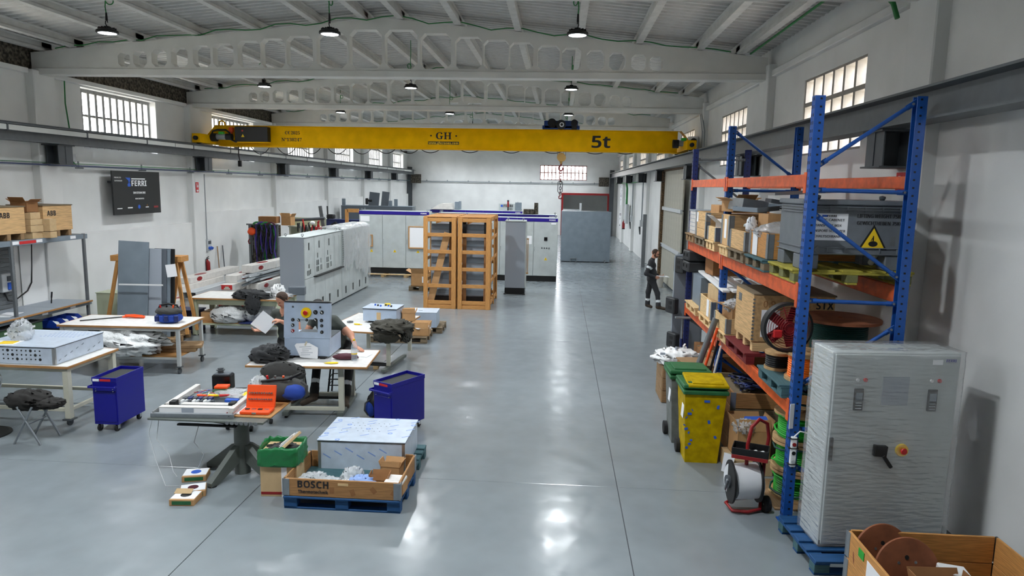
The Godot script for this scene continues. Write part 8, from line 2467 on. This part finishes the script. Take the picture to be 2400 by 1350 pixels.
func wheelie(label: String, pos: Vector3, m: String, insert: bool):
	var t := thing("wheelie_bin", label, "bin", pos)
	var g := G.new()
	var f := func(y: float) -> Array:
		var k := y / 0.92
		var w := lerpf(0.2, 0.255, k)
		var d := lerpf(0.2, 0.27, k)
		return [V3(-w, y, d), V3(w, y, d), V3(w, y, -d), V3(-w, y, -d)]
	g.flat()
	var a: Array = f.call(0.0)
	var b: Array = f.call(0.92)
	for i in 4:
		var j := (i + 1) % 4
		g.quad(a[i], a[j], b[j], b[i], (a[i] + a[j]) * V3(1, 0, 1))
	g.quad(a[0], a[1], a[2], a[3], V3(0, -1, 0))
	part(t, "tub", g, m)
	part(t, "rim", G.new().box(V3(0, 0.93, 0), V3(0.56, 0.05, 0.6), 0.012), "bin_green")
	var lid := part(t, "lid", G.new().at(V3(0, 0.955, 0), 0, -3).box(V3(0, 0.03, -0.02), V3(0.55, 0.05, 0.6), 0.02).box(V3(0, 0.06, -0.02), V3(0.42, 0.03, 0.46), 0.014), "bin_green")
	if insert:
		part(lid, "yellow_lid", G.new().at(V3(0.03, 1.0, 0.05), 0, 6).box(V3(0, 0.03, 0), V3(0.5, 0.035, 0.46), 0.015).box(V3(0, 0.05, 0), V3(0.38, 0.02, 0.36), 0.01), "bin_yellow")
		for i in 12:
			bx(t, "paint_scuff", V3(-0.19 + 0.05 * sin(i * 7.0) + (0.3 if i % 4 == 3 else 0.0), 0.2 + 0.05 * i, 0.2165 + 0.0038 * i), V3(0.03 + 0.02 * sin(i * 3.0), 0.03, 0.004), "logo_blue", V3(-4, 0, 40.0 * i))
		bx(t, "logo_plate", V3(0.02, 0.82, 0.268), V3(0.07, 0.03, 0.004), "logo_blue", V3(-4, 0, 0))
	bx(t, "label_sheet", V3(-0.245, 0.68, 0.12), V3(0.006, 0.22, 0.14), "paper", V3(0, 0, -3.5))
	part(t, "axle", G.new().cyl(V3(-0.24, 0.09, -0.18), V3(0.24, 0.09, -0.18), 0.012, -1, 8), "steel_dark")
	for s in [-1.0, 1.0]:
		part(t, "wheel", G.new().cyl(V3(s * 0.21, 0.09, -0.18), V3(s * 0.26, 0.09, -0.18), 0.09, -1, 20), "rubber")
	part(t, "handle", G.new().cyl(V3(-0.2, 0.92, -0.33), V3(0.2, 0.92, -0.33), 0.015, -1, 8), "bin_green")


# ---------------------------------------------------------------- people
class Field:
	var bones := []      # [a, b, ra, rb, colour]
	var paints := []     # [a, b, r, colour]: colour only
	var k := 0.03

	func bone(a: Vector3, b: Vector3, ra: float, rb: float, c: Color):
		bones.append([a, b, ra, rb, c])

	func paint(a: Vector3, b: Vector3, r: float, c: Color):
		paints.append([a, b, r, c, V0])

	# band of half width h round axis n
	func ring(c: Vector3, n: Vector3, h: float, r: float, co: Color):
		paints.append([c, c, r, co, n.normalized() / h])

	static func cap(p: Vector3, a: Vector3, b: Vector3, ra: float, rb: float) -> float:
		var ba := b - a
		var l := ba.length_squared()
		var t := 0.0 if l < 1e-9 else clampf((p - a).dot(ba) / l, 0.0, 1.0)
		return p.distance_to(a + ba * t) - lerpf(ra, rb, t)

	func mesh_into(g: G, cell: float):
		var lo := Vector3.INF
		var hi := -Vector3.INF
		for b in bones:
			var r: float = maxf(b[2], b[3]) + cell * 2.0
			lo = lo.min(b[0] - V3s(r)).min(b[1] - V3s(r))
			hi = hi.max(b[0] + V3s(r)).max(b[1] + V3s(r))
		var n := Vector3i(((hi - lo) / cell).ceil()) + Vector3i(2, 2, 2)
		var f := PackedFloat32Array()
		f.resize(n.x * n.y * n.z)
		f.fill(0.2)
		var sx := n.y * n.z
		var sy := n.z
		for b in bones:
			var r: float = maxf(b[2], b[3]) + k + cell * 2.0
			var p0 := Vector3i((((b[0] as Vector3).min(b[1]) - V3s(r) - lo) / cell).floor()).max(Vector3i.ZERO)
			var p1 := Vector3i((((b[0] as Vector3).max(b[1]) + V3s(r) - lo) / cell).ceil()).min(n - Vector3i.ONE)
			var a: Vector3 = b[0]
			var ba: Vector3 = b[1] - b[0]
			var l := maxf(ba.length_squared(), 1e-9)
			var ra: float = b[2]
			var dr: float = b[3] - b[2]
			for x in range(p0.x, p1.x + 1):
				for y in range(p0.y, p1.y + 1):
					var i := x * sx + y * sy + p0.z
					for z in range(p0.z, p1.z + 1):
						var p := lo + Vector3(x, y, z) * cell - a
						var t := clampf(p.dot(ba) / l, 0.0, 1.0)
						var d := (p - ba * t).length() - ra - dr * t
						var o := f[i]
						var h := maxf(k - absf(o - d), 0.0) / k
						f[i] = minf(o, d) - h * h * k * 0.25
						i += 1
		var vid := {}
		var pos := []
		var cols := []
		for x in n.x - 1:
			for y in n.y - 1:
				for z in n.z - 1:
					var i := x * sx + y * sy + z
					if absf(f[i]) > cell * 2.0:
						continue
					var s := 0
					var acc := Vector3.ZERO
					var cnt := 0
					var vals := [f[i], f[i + sx], f[i + sy], f[i + sx + sy], f[i + 1], f[i + sx + 1], f[i + sy + 1], f[i + sx + sy + 1]]
					for e in EDGES:
						var va: float = vals[e[0]]
						var vb: float = vals[e[1]]
						if (va < 0.0) != (vb < 0.0):
							var t := va / (va - vb)
							acc += (CORN[e[0]] as Vector3).lerp(CORN[e[1]], t)
							cnt += 1
					if cnt:
						vid[i] = pos.size()
						var p := lo + (Vector3(x, y, z) + acc / cnt) * cell
						pos.append(p)
						var best := 1e9
						var c := Color.WHITE
						for b in bones:
							var d := cap(p, b[0], b[1], b[2], b[3])
							if d < best:
								best = d
								c = b[4]
						for b in paints:
							if cap(p, b[0], b[1], b[2], b[2]) < 0.0 and absf((p - b[0]).dot(b[4])) < 1.0:
								c = b[3]
						cols.append(c)
		g.soft()
		for i in vid:
			var fi: float = f[i]
			for ax in 3:
				var st: int = [sx, sy, 1][ax]
				var u: int = [sy, 1, sx][ax]
				var v: int = [1, sx, sy][ax]
				var fj: float = f[i + st]
				if (fi < 0.0) == (fj < 0.0):
					continue
				if not (vid.has(i - u) and vid.has(i - v) and vid.has(i - u - v)):
					continue
				var q := [vid[i], vid[i - u], vid[i - u - v], vid[i - v]]
				var o := Vector3.ZERO
				o[ax] = 1.0 if fi < 0.0 else -1.0
				face(g, pos, cols, q[0], q[1], q[2], o)
				face(g, pos, cols, q[0], q[2], q[3], o)

	func face(g: G, pos: Array, cols: Array, a: int, b: int, c: int, o: Vector3):
		var pa: Vector3 = pos[a]
		var pb: Vector3 = pos[b]
		var pc: Vector3 = pos[c]
		if (pa - pc).cross(pa - pb).dot(o) < 0.0:
			var t := b
			b = c
			c = t
		for i in [a, b, c]:
			g.st.set_color(cols[i])
			g.st.set_uv(Vector2.ZERO)
			g.st.add_vertex(g.xf * (pos[i] as Vector3))

	static func V3s(r: float) -> Vector3:
		return Vector3(r, r, r)

	const CORN = [Vector3(0, 0, 0), Vector3(1, 0, 0), Vector3(0, 1, 0), Vector3(1, 1, 0), Vector3(0, 0, 1), Vector3(1, 0, 1), Vector3(0, 1, 1), Vector3(1, 1, 1)]
	const EDGES = [[0, 1], [2, 3], [4, 5], [6, 7], [0, 2], [1, 3], [4, 6], [5, 7], [0, 4], [1, 5], [2, 6], [3, 7]]


func hand_into(g: G, w: Vector3, d: Vector3, pn: Vector3, side: float, curl: float, skin: Color):
	var f := Field.new()
	f.k = 0.008
	d = d.normalized()
	pn = (pn - d * pn.dot(d)).normalized()
	var s := d.cross(pn) * side
	f.bone(w - d * 0.03, w + d * 0.02, 0.026, 0.026, skin)
	for i in 3:
		f.bone(w + d * 0.015 + s * (i - 1) * 0.016, w + d * 0.085 + s * (i - 1) * 0.022, 0.018, 0.015, skin)
	for i in 4:
		var b := w + d * 0.085 + s * (i - 1.5) * 0.021
		var ln: float = [0.062, 0.074, 0.07, 0.054][i]
		var d1 := (d * cos(curl) + pn * sin(curl)).normalized()
		var d2 := (d * cos(curl * 2.1) + pn * sin(curl * 2.1)).normalized()
		f.bone(b, b + d1 * ln * 0.55, 0.0098, 0.009, skin)
		f.bone(b + d1 * ln * 0.55, b + d1 * ln * 0.55 + d2 * ln * 0.5, 0.009, 0.0078, skin)
	var tb := w + d * 0.025 - s * 0.028
	var t1 := (d * 0.7 - s * 0.6 + pn * 0.35).normalized()
	f.bone(tb, tb + t1 * 0.04, 0.014, 0.011, skin)
	f.bone(tb + t1 * 0.04, tb + t1 * 0.04 + (t1 + d * 0.5 + pn * 0.3).normalized() * 0.03, 0.011, 0.009, skin)
	f.mesh_into(g, 0.0045)


func lin(r: int, g: int, b: int) -> Color:
	return Color8(r, g, b).srgb_to_linear()


# head centre c, facing direction fw
func head_into(g: G, c: Vector3, fw: Vector3, neck: Vector3, skin: Color, beard: Color, has_beard: bool):
	var f := Field.new()
	f.k = 0.02
	fw = fw.normalized()
	var rt := fw.cross(Vector3.UP).normalized()
	var up := rt.cross(fw)
	f.bone(c + up * 0.035 - fw * 0.025, c + up * 0.04 + fw * 0.025, 0.08, 0.073, skin)
	f.bone(c - up * 0.02 + fw * 0.03, c - up * 0.075 + fw * 0.05, 0.058, 0.038, skin)
	f.bone(c - up * 0.06 + fw * 0.02 - rt * 0.03, c - up * 0.06 + fw * 0.02 + rt * 0.03, 0.04, 0.04, skin)
	f.bone(c - up * 0.0 + fw * 0.093, c - up * 0.03 + fw * 0.108, 0.008, 0.013, skin)
	f.bone(c + up * 0.018 + fw * 0.086 - rt * 0.03, c + up * 0.018 + fw * 0.086 + rt * 0.03, 0.012, 0.012, skin)
	f.bone(c - up * 0.06 + fw * 0.085 - rt * 0.016, c - up * 0.06 + fw * 0.085 + rt * 0.016, 0.01, 0.01, Color8(170, 100, 90).srgb_to_linear())
	for s in [-1.0, 1.0]:
		f.bone(c + rt * s * 0.076 + up * 0.015, c + rt * s * 0.08 - up * 0.025, 0.014, 0.011, skin)
		f.paint(c + rt * s * 0.03 + up * 0.002 + fw * 0.092, c + rt * s * 0.034 + up * 0.002 + fw * 0.09, 0.011, lin(40, 30, 26))
	if has_beard:
		f.paint(c - up * 0.085 + fw * 0.06, c - up * 0.1 + fw * 0.07, 0.048, beard)
		for s in [-1.0, 1.0]:
			f.paint(c - up * 0.06 + fw * 0.03 + rt * s * 0.05, c - up * 0.03 + fw * 0.01 + rt * s * 0.065, 0.03, beard)
	f.bone(c - up * 0.04 - fw * 0.02, neck, 0.055, 0.06, skin)
	f.mesh_into(g, 0.0065)


func hair_mesh(c: Vector3, fw: Vector3, sd: int) -> G:
	fw = fw.normalized()
	var rt := fw.cross(Vector3.UP).normalized()
	var up := rt.cross(fw)
	var no := FastNoiseLite.new()
	no.seed = sd
	no.frequency = 3.0
	var g := G.new()
	g.grid(40, 22, func(u: float, v: float) -> Vector3:
		var th := -TAU * u
		var front := cos(th)
		var low := lerpf(2.2, 1.3, smoothstep(0.1, 0.9, front))
		var ph := low * v
		var d := fw * (sin(ph) * cos(th)) + rt * (sin(ph) * sin(th)) + up * cos(ph)
		var r := 0.099 + 0.008 * no.get_noise_3d(d.x * 5.0, d.y * 5.0, d.z * 5.0) + 0.006 * maxf(front, 0.0) - 0.012 * v * v
		return c + up * 0.035 + d * V3(r, r * 1.02, r) - fw * 0.006)
	return g


func person(label: String, j: Dictionary, o: Dictionary):
	var t := thing("person", label, "person")
	var g := G.new()
	var f := Field.new()
	f.k = 0.045
	var tro: Color = o.trousers
	var top: Color = o.top
	var skin: Color = lin(196, 142, 116)
	var boot := lin(62, 52, 42)
	var band := lin(220, 224, 226)
	var hl: Vector3 = j.hip_l
	var hr: Vector3 = j.hip_r
	var hm := (hl + hr) / 2.0
	var sl: Vector3 = j.sh_l
	var sr: Vector3 = j.sh_r
	var sm := (sl + sr) / 2.0
	var ac := (sr - sl).normalized()
	f.bone(hl, hr, 0.115, 0.115, tro)
	f.bone(hm, hm.lerp(sm, 0.4), 0.14, 0.135, top)
	f.bone(hm.lerp(sm, 0.35) - ac * 0.06, hm.lerp(sm, 0.35) + ac * 0.06, 0.125, 0.125, top)
	f.bone(hm.lerp(sm, 0.75) - ac * 0.08, hm.lerp(sm, 0.75) + ac * 0.08, 0.125, 0.125, top)
	f.bone(sl.lerp(sr, 0.1), sl.lerp(sr, 0.9), 0.075, 0.075, top)
	f.bone(sm, (j.neck as Vector3), 0.08, 0.062, top if o.get("collar", false) else skin)
	for s in ["l", "r"]:
		var hip: Vector3 = j["hip_" + s]
		var kn: Vector3 = j["knee_" + s]
		var an: Vector3 = j["ankle_" + s]
		var toe: Vector3 = j["toe_" + s]
		f.bone(hip, kn, 0.098, 0.07, tro)
		f.bone(kn, an.lerp(kn, 0.12), 0.068, 0.062, tro)
		f.bone(an.lerp(kn, 0.2), an + V3(0, -0.02, 0), 0.058, 0.05, boot)
		f.bone(an + V3(0, -0.035, 0) - (toe - an) * 0.18, toe, 0.046, 0.042, boot)
		var b0 := an.lerp(kn, 0.42)
		f.ring(b0, kn - an, 0.032, 0.12, band)
		var sh: Vector3 = j["sh_" + s]
		var el: Vector3 = j["el_" + s]
		var wr: Vector3 = j["wr_" + s]
		f.bone(sh, el, 0.066, 0.052, top)
		if o.long_sleeve:
			f.bone(el, wr.lerp(el, 0.1), 0.052, 0.038, top)
			f.bone(wr.lerp(el, 0.1), wr, 0.028, 0.027, skin)
		else:
			f.paint(sh.lerp(el, 0.78), el, 0.09, skin)
			f.bone(el, wr, 0.043, 0.028, skin)
		if o.has("arm_band") and o.arm_band == s:
			f.ring(sh.lerp(el, 0.45), el - sh, 0.03, 0.12, band)
	f.mesh_into(g, 0.0135)
	for s in ["l", "r"]:
		var wr: Vector3 = j["wr_" + s]
		hand_into(g, wr, j["hd_" + s], j["pn_" + s], 1.0 if s == "r" else -1.0, o.get("curl_" + s, 0.35), skin)
	head_into(g, j.head, j.face, j.neck, skin, o.get("beard", skin), o.has("beard"))
	part(t, "body", g, "body")
	part(t, "hair", hair_mesh(j.head, j.face, 5), o.hair)
	if o.has("glasses"):
		var fw: Vector3 = (j.face as Vector3).normalized()
		var rt := fw.cross(Vector3.UP).normalized()
		var up := rt.cross(fw)
		var gl := G.new()
		for s in [-1.0, 1.0]:
			var c: Vector3 = j.head + up * 0.004 + fw * 0.104 + rt * s * 0.034
			var pts := []
			for a in 12:
				pts.append(c + rt * cos(a * TAU / 12) * 0.026 + up * sin(a * TAU / 12) * 0.019)
			gl.tube(pts, 0.0028, 5, true)
			gl.cyl(c + rt * s * 0.026, j.head + rt * s * 0.085 + up * 0.01, 0.0025, -1, 5)
		part(t, "glasses", gl, "black")
	return t


func sheet(label: String, a: Vector3, b: Vector3, c: Vector3, d: Vector3):
	var g := G.new()
	var n := (b - a).cross(d - a).normalized() * 0.0015
	g.flat()
	g.quad(a + n, b + n, c + n, d + n, n)
	g.quad(a - n, b - n, c - n, d - n, -n)
	for q in [[a, b], [b, c], [c, d], [d, a]]:
		g.quad(q[0] - n, q[1] - n, q[1] + n, q[0] + n, (q[0] + q[1]) / 2.0 - (a + c) / 2.0)
	solo("paper_sheet", label, "paper", g, "paper")


func people():
	var dark := lin(44, 46, 48)
	var green := lin(62, 68, 62)
	var black := lin(24, 25, 28)
	# worker reading a sheet behind the white table
	person("seated worker in a grey green shirt reading a white sheet behind the control console", {
		"hip_l": V3(-4.26, 0.8, -11.02), "hip_r": V3(-4.48, 0.8, -11.06), "knee_l": V3(-3.98, 0.62, -10.5), "knee_r": V3(-4.32, 0.62, -10.52), "ankle_l": V3(-3.95, 0.17, -10.12), "ankle_r": V3(-4.28, 0.17, -10.25), "toe_l": V3(-3.97, 0.1, -9.96), "toe_r": V3(-4.32, 0.1, -10.08),
		"sh_l": V3(-4.24, 1.29, -10.94), "sh_r": V3(-4.6, 1.27, -11.0), "el_l": V3(-4.17, 1.03, -10.83), "el_r": V3(-4.74, 1.02, -10.92), "wr_l": V3(-4.4, 1.2, -10.72), "wr_r": V3(-4.76, 1.04, -10.72), "hd_l": V3(-0.95, 0.2, 0.1), "hd_r": V3(-0.5, 0.1, 0.7), "pn_l": V3(-0.2, -0.8, -0.3), "pn_r": V3(0.3, 0.9, 0.2),
		"neck": V3(-4.42, 1.37, -10.94), "head": V3(-4.42, 1.52, -10.88), "face": V3(-0.5, -0.45, 0.75)}, {"trousers": black, "top": green, "long_sleeve": false, "hair": "hair", "curl_l": 0.6, "curl_r": 0.5})
	sheet("folded white sheet held by the seated worker", V3(-4.69, 1.36, -10.74), V3(-4.89, 1.14, -10.7), V3(-4.63, 1.0, -10.66), V3(-4.45, 1.2, -10.7))
	# worker bending behind the console
	person("seated worker in a dark green shirt leaning behind the control console, hand on the table", {
		"hip_l": V3(-3.34, 0.79, -10.88), "hip_r": V3(-3.6, 0.79, -10.88), "knee_l": V3(-3.2, 0.62, -10.45), "knee_r": V3(-3.72, 0.62, -10.45), "ankle_l": V3(-3.17, 0.16, -10.1), "ankle_r": V3(-3.66, 0.18, -10.1), "toe_l": V3(-3.1, 0.1, -9.93), "toe_r": V3(-3.78, 0.11, -9.95),
		"sh_l": V3(-3.55, 1.22, -10.84), "sh_r": V3(-3.9, 1.24, -10.86), "el_l": V3(-3.28, 1.0, -10.78), "el_r": V3(-4.0, 1.0, -10.76), "wr_l": V3(-3.13, 0.86, -10.55), "wr_r": V3(-3.9, 0.9, -10.76), "hd_l": V3(0.75, -0.2, 0.4), "hd_r": V3(0.5, 0, 0.3), "pn_l": V3(0, -1, 0), "pn_r": V3(0, -1, 0),
		"neck": V3(-3.74, 1.31, -10.84), "head": V3(-3.8, 1.43, -10.8), "face": V3(-0.6, -0.35, 0.6)}, {"trousers": black, "top": green, "long_sleeve": false, "hair": "hair_black", "curl_l": 0.15, "curl_r": 0.4})
	# walking man at the sliding door
	person("walking man in dark workwear with reflective bands holding papers near the sliding door", {
		"hip_l": V3(2.68, 0.87, -20.08), "hip_r": V3(2.66, 0.87, -19.88), "knee_l": V3(2.6, 0.48, -20.08), "knee_r": V3(2.83, 0.47, -19.84), "ankle_l": V3(2.6, 0.11, -20.12), "ankle_r": V3(2.87, 0.11, -19.8), "toe_l": V3(2.7, 0.05, -20.05), "toe_r": V3(3.05, 0.05, -19.76),
		"sh_l": V3(2.68, 1.36, -20.17), "sh_r": V3(2.6, 1.36, -19.8), "el_l": V3(2.66, 1.05, -20.2), "el_r": V3(2.47, 1.04, -19.72), "wr_l": V3(2.88, 0.95, -20.08), "wr_r": V3(2.73, 0.95, -19.72), "hd_l": V3(1, 0, 0.2), "hd_r": V3(1, -0.05, -0.1), "pn_l": V3(0, 1, 0), "pn_r": V3(0, 0.2, -1),
		"neck": V3(2.68, 1.45, -19.98), "head": V3(2.73, 1.585, -19.97), "face": V3(0.93, -0.12, 0.35)}, {"trousers": dark, "top": dark, "long_sleeve": true, "collar": true, "hair": "hair", "beard": lin(86, 58, 44), "glasses": true, "arm_band": "r", "curl_l": 0.6, "curl_r": 0.6})
	var pp := thing("paper_stack", "stack of white papers in the hands of the walking man", "paper", V3(2.95, 0.965, -19.85), 8)
	part(pp, "sheets", G.new().box(V3(0, 0, 0), V3(0.32, 0.012, 0.24), 0.0, Basis(V3(0, 0, 1), -0.05)), "paper")
	part(pp, "pen", G.new().cyl(V3(-0.08, 0.012, 0.02), V3(0.06, 0.008, 0.05), 0.005), "black")
